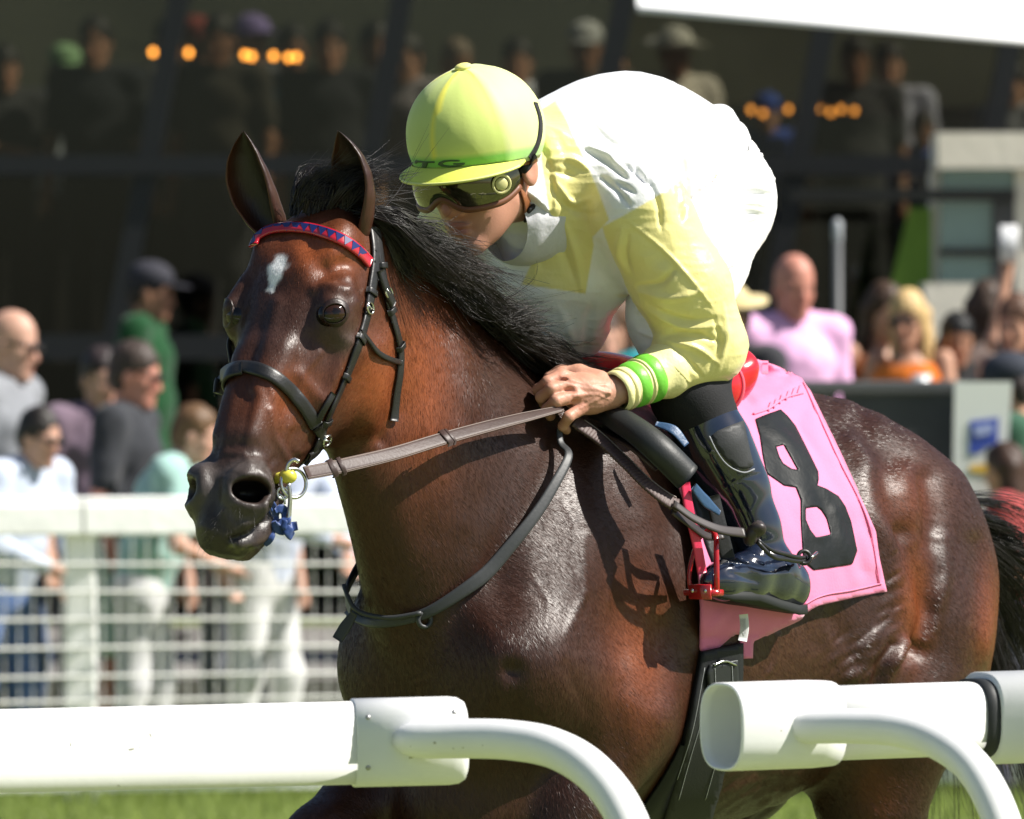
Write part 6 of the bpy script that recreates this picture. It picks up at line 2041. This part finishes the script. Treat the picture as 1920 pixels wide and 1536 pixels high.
# ---------------------------------------------------------------- spectators
def person(px, ytop, Y, z0=0.0, yaw=-90, lean=0.0, arms="down", skin=(.46, .25, .17), shirt=(.4, .4, .4), pants=(.08, .08, .1), hair=(.03, .02, .015),
           style="short", sleeve="short", legs="long", hat=None, hatc=(.1, .1, .1), glasses=False, extra=None, label="", group=None, res=.014, female=False):
    """A standing figure. yaw is the facing direction in degrees (-90 looks at the camera)."""
    x = (px - 960) / FPX * Y; zt = CAM_H - (ytop - 680) / FPX * Y
    h = (zt - z0) / (1.0 - .055 * (lean / 30.0) ** 1 * 1.0 - (.10 if lean > 20 else 0))
    h = min(max(h, 1.35), 2.0); s = h / 1.78
    o = np.array((x, Y, z0)); a = math.radians(yaw)
    Fd = np.array((math.cos(a), math.sin(a), 0)); Ld = np.array((-math.sin(a), math.cos(a), 0)); Ud = np.array((0, 0, 1.0))
    hip = .93 * s; la = math.radians(lean)
    # the upper body turns about the hips; the feet step back so that the head stays over x, Y
    tf = math.cos(la) * Ud + math.sin(la) * Fd
    off = -Fd * math.sin(la) * .75 * s
    def up(f, l, z):      # point of the upper body
        d = z * s - hip
        return o + off + Ud * hip + tf * d + (Fd * math.cos(la) - Ud * math.sin(la)) * f * s + Ld * l * s
    def lo(f, l, z): return o + off + Fd * f * s + Ld * l * s + Ud * z * s
    sw = .165 if female else .195
    root = empty("person", o); tag(root, label, "person", group)
    box = lambda pts, m: (np.min(pts, 0) - m, np.max(pts, 0) + m)
    HO_ = up(.04, 0, 1.645); hy = a
    hd_ = math.radians(8 + lean * .1)
    HF = Fd * math.cos(hd_) - Ud * math.sin(hd_); HU = Fd * math.sin(hd_) + Ud * math.cos(hd_); HRm = np.stack((HF, Ld, HU), 1)
    A = {}
    for m in (-1, 1):
        sh = up(0, m * sw, 1.465)
        if arms == "rail": el = up(.16, m * (sw + .06), 1.18); wr = up(.36, m * .08, 1.10 - .04 * m); wr = wr * 1
        elif arms == "up" and m == 1: el = up(.16, m * (sw + .08), 1.55); wr = up(.14, m * (sw + .0), 1.86)
        elif arms == "cup" and m == 1: el = up(.05, m * (sw + .06), 1.16); wr = up(.27, m * (sw + .0), 1.27)
        elif arms == "cross": el = up(.06, m * (sw + .05), 1.14); wr = up(.22, -m * .06, 1.16 + .05 * m)
        elif arms == "back": el = up(-.08, m * (sw + .07), 1.15); wr = up(-.12, m * .10, .98)
        else: el = up(-.03, m * (sw + .055), 1.14); wr = up(.05, m * (sw + .06), .88)
        A[m] = (sh, el, wr)
    Lg = {m: (lo(0, m * .085, .90), lo(.03 + .04 * m, m * .095, .48), lo(-.02 + .06 * m, m * .10, .07)) for m in (-1, 1)}
    pts = np.array([HO_, HO_ + Ud * .2 * s] + [p for m in A for p in A[m]] + [p for m in Lg for p in Lg[m]])
    # body
    F = Field(*box(pts, .16), res)
    F.chain([(*up(0, 0, .93), .12 * s), (*up(.01, 0, 1.15), .115 * s), (*up(0, 0, 1.36), .12 * s)], k=.06, flat=(Ld, 1.25))
    for m in (-1, 1):
        sh, el, wr = A[m]
        F.chain([(*sh, .050 * s), (*el, .038 * s), (*wr, .027 * s)], k=.03)
        d = nrm(wr - el); pd = nrm(wr + d * .01 - el)
        F.cone(wr, wr + pd * .07 * s, .028 * s, .032 * s, k=.015)
        sd_ = nrm(np.cross(pd, Ud) + 1e-3)
        for q in range(4): F.cone(wr + pd * .075 * s + sd_ * (.030 - .020 * q) * s, wr + pd * (.150 - .012 * abs(q - 1.4)) * s + sd_ * (.032 - .021 * q) * s, .012 * s, .009 * s, k=.006)
        F.cone(wr + pd * .03 * s, wr + pd * .085 * s + sd_ * .052 * s, .014 * s, .010 * s, k=.01)
        F.chain([(*Lg[m][0], .080 * s), (*Lg[m][1], .055 * s), (*(Lg[m][1] * .45 + Lg[m][2] * .55 + -Fd * .02), .050 * s), (*Lg[m][2], .036 * s)], k=.03)
    F.cone(up(0, 0, 1.40), up(.01, 0, 1.58), .062 * s, .052 * s, k=.04)
    V, Q = F.mesh()
    Hf = Field(HO_ - .19, HO_ + .19, min(res, .0095)); sdf_head(Hf, HO_, HRm, s * (.95 if female else 1.0), neck=up(0, 0, 1.47))
    V2, Q2 = Hf.mesh(); V2 = relax(V2, Q2, 1, .4)
    bo = mesh_obj("body", np.concatenate((V, V2)), np.concatenate((Q, Q2 + len(V))), skin_m, root)
    set_col(bo, np.concatenate((np.tile(skin, (len(V), 1)), face_colours(V2, HO_, HRm, s, skin))))
    # shirt
    F = Field(*box(pts, .20), res)
    wst = .105 if female else .128
    F.chain([(*up(0, 0, .90), .135 * s), (*up(.01, 0, 1.12), wst * s), (*up(0, 0, 1.36), .130 * s), (*up(0, 0, 1.475), .080 * s)], k=.07, flat=(Ld, 1.28))
    for m in (-1, 1):
        sh, el, wr = A[m]
        if sleeve == "none": continue
        F.cone(up(0, m * sw * .5, 1.485), sh, .060 * s, .066 * s, k=.05)
        F.cone(sh, sh + (el - sh) * (.72 if sleeve == "short" else 1), .068 * s, .058 * s, k=.05)
        if sleeve == "long": F.cone(el, el + (wr - el) * .92, .058 * s, .040 * s, k=.03)
    if female:
        for m in (-1, 1): F.ell(up(.10, m * .075, 1.27), np.array((.06, .065, .06)) * s, None, k=.04)
    V, Q = F.mesh()
    if sleeve == "none": 
        zc = ((V - (o + off)) @ tf); keep = zc < hip + (1.455 * s - hip)
        Q = Q[keep[Q].all(1)]
    N = vert_normals(V, Q); V = V + N * (.008 * vnoise(V * 9, 5) + .004 * vnoise(V * 22, 6))[:, None]
    so = mesh_obj("dress" if legs == "dress" else "shirt", V, Q, cloth_m, root); set_col(so, np.tile(shirt, (len(V), 1)))
    # trousers, shorts or skirt
    F = Field(*box(pts, .20), res)
    F.chain([(*up(0, 0, 1.00), .122 * s), (*lo(0, 0, .88), .130 * s)], k=.05, flat=(Ld, 1.28))
    for m in (-1, 1):
        a_, b_, c_ = Lg[m]
        if legs in ("long",): F.chain([(*a_, .100 * s), (*b_, .074 * s), (*c_, .062 * s)], k=.04)
        elif legs == "shorts": F.chain([(*a_, .105 * s), (*(a_ * .25 + b_ * .75), .088 * s)], k=.04)
    if legs == "dress": F.cone(lo(0, 0, .88), lo(0, 0, .62), .16 * s, .21 * s, k=.05)
    V, Q = F.mesh(); N = vert_normals(V, Q); V = V + N * (.006 * vnoise(V * 10, 7))[:, None]
    po = mesh_obj({"long": "trousers", "shorts": "shorts", "dress": "skirt"}[legs], V, Q, cloth_m, root); set_col(po, np.tile(pants, (len(V), 1)))
    for m in (-1, 1):
        mb = MB(); c = Lg[m][2]; v, f = ico(c + Fd * .06 * s - Ud * .03 * s, (.135 * s, .048 * s, .045 * s), np.stack((Fd, Ld, Ud), 1), 12, 8); v[:, 2] = np.maximum(v[:, 2], z0 + .004); mb.add(v, f)
        ob = mb.build("shoe", mat("shoe_pale" if legs != "long" else "shoe_dark", (.55, .55, .53) if legs != "long" else (.05, .045, .04), rough=.6), root)
    # hair
    if style != "bald":
        F = Field(HO_ - .22 - (.30 if style == "long" else 0) * np.array((0, 0, 1.0)), HO_ + .22, .011)
        g = lambda f, l, u: HO_ + HRm @ (np.array((f, l, u)) * s)
        F.ell(g(-.014, 0, .052), np.array((.103, .083, .100)) * s, HRm, k=.01)
        F.ell(g(-.045, 0, .0), np.array((.072, .080, .080)) * s, HRm, k=.02)
        if style == "long":
            for l in (-.06, -.02, .03, .065): F.cone(g(-.05, l, .02), g(-.075, l * 1.3, -.27), .040 * s, .024 * s, k=.03)
            for m in (-1, 1): F.cone(g(-.01, m * .070, .03), g(.0, m * .080, -.20), .020 * s, .014 * s, k=.02)
        F.ell(g(.085, 0, -.035), np.array((.075, .066, .088)) * s, HRm, k=.012, op='cut')
        V, Q = F.mesh(); N = vert_normals(V, Q); V = V + N * (.006 * vnoise(V * np.array((60, 60, 18)), 3))[:, None]
        ho = mesh_obj("hair", V, Q, hair_m, root); set_col(ho, np.tile(hair, (len(V), 1)))
    g = lambda f, l, u: HO_ + HRm @ (np.array((f, l, u)) * s)
    if hat:
        hm2 = mat("hat_%d" % (abs(hash(hatc)) % 9973), hatc, rough=.85, bump=.002, bscale=60)
        mb = MB(); v, f = ico(g(-.012, 0, .075), np.array((.112, .094, .080)) * s, HRm, 18, 10); mb.add(v, f)
        if hat == "brim":
            ang = np.linspace(0, 2 * np.pi, 28, endpoint=False)
            v = [g(-.012 + r * 1.05 * math.cos(q), r * .95 * math.sin(q), .070 - d + .012 * math.cos(2 * q)) for d in (0, .006) for r in (.09, .178) for q in ang]; n = 28
            f = []
            for i in range(n):
                j = (i + 1) % n; f += [(i, j, n + j, n + i), (2 * n + j, 2 * n + i, 3 * n + i, 3 * n + j), (n + i, n + j, 3 * n + j, 3 * n + i)]
            mb.add(v, f)
        else:
            v, f = ico(g(.125, 0, .052), np.array((.062, .072, .010)) * s, HRm, 14, 6); mb.add(v, f)
        mb.build("hat", hm2, root)
    if glasses:
        gb = mat("sunglass", (.008, .007, .007), rough=.12, spec=.6)
        mb = MB()
        for m in (-1, 1):
            v, f = ico(g(.103, m * .033, .008), np.array((.007, .028, .020)) * s, HRm, 12, 7); mb.add(v, f)
            mb.tube([g(.098, m * .058, .014), g(.0, m * .082, .016)], .004 * s, 5)
        mb.tube([g(.108, -.012, .012), g(.108, .012, .012)], .0035 * s, 5)
        mb.build("sunglasses", gb, root)
    return root, dict(A=A, up=up, s=s, F=Fd, g=g)


def item(name, label, cat, geo, m):
    v, f = geo; o = mesh_obj(name, v, f, m); tag(o, label, cat); return o


tan = (.46, .25, .165); fair = (.52, .30, .22); red = (.50, .22, .16); brown = (.28, .14, .085)
GR = "racegoers watching behind the white fence"
person(4, 583, 29.4, 0, -20, 0, "down", fair, (.22, .23, .25), (.10, .14, .24), (.05, .035, .03), glasses=True, label="man in a grey T-shirt and sunglasses cut by the left edge of the picture", group=GR, legs="long", style="bald")
person(66, 772, 28.75, 0, -40, 18, "rail", fair, (.50, .56, .68), (.10, .16, .33), (.018, .014, .012), glasses=True, sleeve="long", label="dark haired man in sunglasses and pale blue shirt leaning on the fence", group=GR)
person(236, 644, 29.2, 0, -15, 0, "down", red, (.030, .032, .038), (.42, .55, .50), (.045, .03, .024), legs="shorts", glasses=True, label="man in a charcoal polo shirt and sunglasses turned to the right", group=GR)
person(268, 496, 36.0, .30, -8, 0, "down", brown, (.003, .05, .012), (.02, .02, .02), (.02, .015, .012), hat="cap", hatc=(.02, .02, .03), label="man in a dark cap and a green shirt darkened to look shaded", group=GR)  # shirt colour darkened in place of shade; the figure stands in sun
person(182, 655, 31.2, 0, -60, 0, "down", fair, (.17, .12, .16), (.06, .06, .08), (.03, .02, .02), label="man in a mauve shirt behind the charcoal polo shirt", group=GR)
person(356, 768, 28.9, 0, -10, 18, "rail", fair, (.30, .47, .43), (.55, .55, .56), (.12, .065, .03), label="brown haired boy in a mint shirt and pale trousers leaning on the fence", group=GR)
person(556, 700, 29.1, 0, -30, 14, "rail", fair, (.55, .60, .74), (.62, .62, .62), (.06, .04, .03), sleeve="long", label="man in a pale blue shirt and white trousers behind the horse's muzzle", group=GR)
person(450, 700, 29.8, 0, -70, 0, "down", fair, (.10, .13, .22), (.16, .17, .20), (.05, .035, .025), label="man in a navy shirt behind the horse's nose", group=GR)
person(1160, 560, 30.4, .30, -120, 0, "down", tan, (.02, .38, .44), (.55, .56, .6), (.10, .055, .03), style="long", female=True, label="woman in a turquoise top seen under the jockey's chest", group=GR)
person(1115, 585, 30.0, .30, -60, 0, "down", fair, (.66, .66, .68), (.3, .3, .33), (.06, .04, .03), label="man in a white shirt seen between the jockey's chest and arm", group=GR)
person(1374, 540, 29.6, .30, -130, 0, "cross", tan, (.03, .03, .035), (.05, .05, .06), (.04, .03, .02), hat="brim", hatc=(.55, .45, .24), label="person in a straw hat and black top beside the jockey's elbow", group=GR)
person(1480, 478, 30.6, .30, -65, 0, "down", red, (.70, .40, .62), (.2, .22, .3), style="bald", sleeve="long", label="bald man in a pale pink shirt behind the saddle cloth", group=GR)
pw, pd_ = person(1706, 548, 32.5, .30, -110, 0, "cup", tan, (.72, .18, .02), (.72, .18, .02), (.55, .38, .17), style="long", sleeve="none", legs="dress", glasses=True, female=True, label="blonde woman in an orange dress and sunglasses holding a drink", group=GR)
wr = pd_["A"][1][2] + pd_["F"] * .09
V, F = tube_geo(np.array([wr + (0, 0, -.02), wr + (0, 0, .12)]), np.array((.030, .042)), 14); item("drink_cup", "clear plastic cup in the hand of the blonde woman in orange", "cup", (V, F), mat("cup_plastic", (.62, .64, .66), rough=.15, spec=.5))
person(1650, 533, 32.9, .30, -60, 0, "down", tan, (.35, .10, .03), (.35, .10, .03), (.05, .026, .014), style="long", sleeve="none", legs="dress", female=True, label="brunette woman with long hair close beside the blonde in orange", group=GR)
person(1850, 530, 32.7, .30, 80, 0, "down", tan, (.22, .17, .15), (.2, .18, .2), (.045, .026, .016), style="long", female=True, label="brunette with long hair seen from behind next to the cream wall", group=GR)
pw, pd_ = person(1968, 548, 31.7, .30, 150, 0, "up", tan, (.30, .24, .22), (.2, .18, .2), (.055, .03, .018), style="long", female=True, label="long haired woman holding her phone up high at the right edge", group=GR)
wr = pd_["A"][1][2] + np.array((.01, -.03, .13))
mb = MB(); mb.box(wr, (.075, .012, .155), bevel=.006); o = mb.build("phone", mat("phone_white", (.75, .75, .76), rough=.3)); tag(o, "white phone held up in the raised hand at the right edge", "phone")
person(1914, 556, 31.0, .30, -120, 0, "down", tan, (.45, .13, .05), (.3, .1, .05), (.10, .05, .03), style="long", sleeve="none", legs="dress", female=True, label="tanned woman in a rust top at the right edge behind the notice board", group=GR)
person(1908, 668, 28.7, 0, 170, 0, "down", tan, (.028, .085, .050), (.12, .10, .09), (.03, .02, .02), hat="cap", hatc=(.02, .025, .04), label="man in a dark green T-shirt and navy cap at the notice board", group=GR)
person(1898, 868, 28.25, 0, 160, 0, "down", tan, (.32, .05, .05), (.05, .05, .08), (.045, .022, .014), style="long", female=True, label="brown haired child in a red top in front of the notice board", group=GR)
person(1790, 590, 32.6, .30, -80, 0, "back", brown, (.012, .012, .013), (.02, .02, .02), (.008, .008, .008), label="person in black between the blonde woman and the cream wall", group=GR)

# people behind the tinted glass, put there in place of the crowd's reflections
GI = "figures behind the tinted glass standing in for reflections"
dk = (.035, .035, .04)
inside = [
    (8, 88, 40.2, -80, dk, dict(label="spectator in black behind the glass at the far left edge")),
    (118, 88, 40.6, -70, (.62, .68, .78), dict(hat="cap", hatc=(.25, .42, .22), label="spectator in a pale shirt and green cap behind the glass at upper left")),
    (182, 34, 40.0, -100, (.012, .014, .020), dict(label="tall spectator in black behind the glass left of the first mullion")),
    (318, 36, 41.2, -90, (.05, .05, .06), dict(label="spectator in charcoal behind the glass over the leftmost lamps")),
    (362, 36, 40.5, -60, (.22, .20, .17), dict(hat="cap", hatc=(.22, .03, .02), label="spectator in a dull red cap behind the glass by the lamps")),
    (416, 30, 39.8, -110, (.035, .030, .022), dict(label="spectator in dark brown standing in front of the purple hair behind the glass")),
    (466, 33, 41.0, -60, (.08, .08, .09), dict(hat="brim", hatc=(.20, .15, .36), label="spectator in a purple hat behind the glass above the horse's right ear")),
    (545, 50, 40.2, -80, (.02, .09, .15), dict(label="spectator in deep blue behind the glass beside the last bright lamps")),
    (618, 42, 39.9, -90, (.012, .013, .018), dict(label="spectator in black behind the glass just left of the second mullion")),
    (702, 44, 40.6, -80, (.02, .02, .022), dict(label="spectator in black behind the glass right of the second mullion")),
    (770, 66, 40.0, -120, (.30, .27, .30), dict(sleeve="long", label="spectator in a grey-mauve jacket behind the glass left of the yellow cap")),
    (852, 76, 40.4, -70, (.50, .40, .36), dict(hair=(.20, .15, .11), label="light haired spectator behind the glass just above the jockey's cap")),
    (970, 74, 40.8, -90, (.60, .64, .74), dict(label="spectator in a pale blue shirt behind the glass over the jockey's collar")),
    (1098, 45, 40.3, -90, (.05, .045, .045), dict(hat="cap", hatc=(.45, .45, .46), label="spectator in a white cap behind the glass over the jockey's back")),
    (1148, 84, 41.4, -80, (.03, .03, .035), dict(label="spectator in black behind the glass over the jockey's rounded back")),
    (1262, 56, 41.6, -70, (.55, .50, .44), dict(hat="brim", hatc=(.50, .48, .44), label="spectator in a white sun hat behind the glass below the white canopy")),
    (1438, 178, 40.0, -90, (.03, .07, .36), dict(hat="cap", hatc=(.02, .06, .30), label="spectator in a royal blue cap and top behind the glass by the dim lamps")),
    (1604, 72, 39.8, -90, (.030, .030, .034), dict(label="dark suited spectator behind the glass right of the dim lamps")),
    (1666, 82, 40.6, -90, (.34, .34, .44), dict(label="spectator in a slate shirt behind the glass left of the last mullion")),
    (1730, 210, 40.2, -90, (.03, .07, .32), dict(label="short spectator in blue behind the glass at the last mullion")),
    (1905, 120, 40.0, -120, (.32, .33, .37), dict(sleeve="long", label="spectator in a pale grey jacket behind the glass above the cream pavilion")),
]
for i, (px_, yt, Y_, yw, sh_, kw) in enumerate(inside):
    person(px_, yt, Y_, 1.65 if yt < 150 else 1.65, yw, 0, "cross" if i % 3 == 0 else "down", brown if i % 2 else tan, sh_, (.02, .02, .025), kw.pop("hair", (.015, .012, .010)), res=.022, group=GI, **kw)

# ---------------------------------------------------------------- white running rails in the foreground
rail_m = mat("rail_white", (.78, .78, .775), rough=.34, spec=.5, bump=.0004, bscale=30, var=.06, vscale=7)
scuff_m = mat("rail_scuff", (.42, .40, .33), rough=.7)


def rail_prof(w, h, n=36, e=2.8):
    q = np.linspace(0, 2 * np.pi, n, endpoint=False)
    c, s = np.cos(q), np.sin(q)
    return np.stack((np.sign(c) * np.abs(c) ** (2 / e) * w / 2, np.sign(s) * np.abs(s) ** (2 / e) * h / 2), 1)


def beam(name, a, b, stations, par, m, cap=(True, True)):
    """Extrusion from a to b; stations are (t, width, height)."""
    a = np.asarray(a, float); b = np.asarray(b, float); ax = nrm(b - a); sd = nrm(np.cross(ax, (0, 0, 1))); up = np.cross(sd, ax)
    V = []; n = 36
    for t, w, h in stations:
        p = rail_prof(w, h, n); V += [a + (b - a) * t + sd * x + up * y for x, y in p]
    F = []; k = len(stations)
    for i in range(k - 1):
        for j in range(n): F.append((i * n + j, (i + 1) * n + j, (i + 1) * n + (j + 1) % n, i * n + (j + 1) % n))
    if cap[0]: F.append(tuple(range(n)))
    if cap[1]: F.append(tuple(range((k - 1) * n, k * n))[::-1])
    return mesh_obj(name, V, F, m, par)


def build_rails():
    RY = 12.3
    # left rail
    d = nrm(np.array((.985, .17, 0)))
    e = P(872, 1388, RY); s0 = e - d * 4.6
    s0 = s0 + np.array((0, 0, -.02 - .05))
    L = empty("running_rail", e * (1, 1, 0)); tag(L, "white plastic running rail with a rounded end in the left foreground", "rail")
    ln = np.linalg.norm(e - s0); T = lambda m_: 1 - m_ / ln
    beam("beam", s0, e, [(0, .105, .137), (T(.175), .105, .137)], L, rail_m)
    beam("sleeve", s0, e, [(T(.188), .100, .132), (T(.186), .113, .146), (T(.030), .113, .146), (T(.014), .109, .142), (T(.004), .098, .130), (T(0), .080, .110)], L, rail_m)
    t0 = P(740, 1388, RY - .075)
    path = [t0, P(800, 1386, RY - .10), P(880, 1385, RY - .14), P(960, 1388, RY - .19), P(1040, 1404, RY - .25), P(1108, 1444, RY - .31), P(1160, 1506, RY - .36), P(1192, 1580, RY - .40), P(1212, 1700, RY - .42)]
    g = P(1222, 1900, RY - .43); path += [g, np.array((g[0] + .01, g[1], .0))]
    p = spline(np.array(path), 90)
    r = np.interp(np.arange(90), (0, 1, 2, 4, 89), (.012, .023, .029, .0325, .0345))
    V, F = tube_geo(p, r, 22); sp = mesh_obj("gooseneck_post", V, F, rail_m, L)
    for x, y, q in ((815, 1393, .003), (850, 1404, .0016), (868, 1402, .0016), (770, 1400, .0012), (905, 1398, .0012)):
        bv = bvh_of(sp); h, n_ = cast(bv, x, y)
        if h is not None:
            v, f = ico(h, (q, q * .8, .0006), basis(n_), 9, 5); mesh_obj("scuff", v, f, scuff_m, sp)
    bv = bvh_of([c for c in L.children if c.name.startswith("sleeve")][0])
    for x, y in ((690, 1345), (690, 1440), (852, 1335)):
        h, n_ = cast(bv, x, y)
        if h is not None:
            v, f = ico(h, (.0045, .0045, .0022), basis(n_), 12, 6); mesh_obj("screw", v, f, mat("screw_grey", (.35, .35, .34), rough=.4, metal=.8), L)
    # right rail with its open sleeve, gasket and the next length
    d = nrm(np.array((.86, .50, 0.004)))
    o = P(1352, 1363, RY); R = empty("running_rail", o * (1, 1, 0)); tag(R, "white plastic running rail with an open hollow end in the right foreground", "rail")
    end = o + d * 3.2; ln = 3.2; T = lambda m_: m_ / ln
    a, b = o, end
    beam("sleeve", a, b, [(T(.205), .126, .128), (T(0.205), .130, .142), (T(.165), .136, .146), (T(.004), .136, .146), (T(0), .133, .143), (T(0), .126, .136), (T(.02), .124, .134), (T(.17), .122, .132)], R, rail_m, cap=(False, True))
    beam("beam", a, b, [(T(.16), .112, .124), (T(.515), .112, .124)], R, rail_m)
    beam("gasket", a, b, [(T(.490), .10, .112), (T(.492), .122, .134), (T(.522), .122, .134), (T(.524), .1, .11)], R, mat("gasket_black", (.015, .017, .018), rough=.6))
    beam("sleeve", a, b, [(T(.514), .118, .130), (T(.516), .140, .156), (T(3.2), .140, .156)], R, rail_m)
    q = lambda x, y, dd: P(x, y, RY - dd)
    path = [q(1462, 1366, -.03), q(1520, 1363, .0), q(1610, 1362, .05), q(1690, 1368, .10), q(1762, 1392, .16), q(1822, 1436, .22), q(1862, 1500, .27), q(1890, 1580, .31), q(1908, 1700, .34)]
    g = q(1918, 1900, .36); path += [g, np.array((g[0] + .01, g[1], 0.))]
    p = spline(np.array(path), 90); r = np.interp(np.arange(90), (0, 1, 2, 4, 89), (.010, .019, .025, .0285, .036))
    V, F = tube_geo(p, r, 22); mesh_obj("gooseneck_post", V, F, rail_m, R)

    rngs = np.random.default_rng(8)
    for par, xs_, ys_ in ((L, (20, 640), (1345, 1475)), (R, (1440, 1800), (1295, 1400)), (L, (690, 850), (1320, 1460))):
        ob = [c for c in par.children if c.name.split(".")[0] in ("beam", "sleeve")]
        bv = bvh_of(*ob)
        for k in range(8):
            x, y = rngs.uniform(*xs_), rngs.uniform(*ys_); h, n_ = cast(bv, x, y)
            if h is None: continue
            q = rngs.uniform(.0007, .0022); v, f = ico(h, (q * rngs.uniform(1, 4), q, .0004), nrot(basis(n_), rngs.uniform(0, 3)), 9, 5); mesh_obj("scuff", v, f, scuff_m, ob[0])


build_rails()
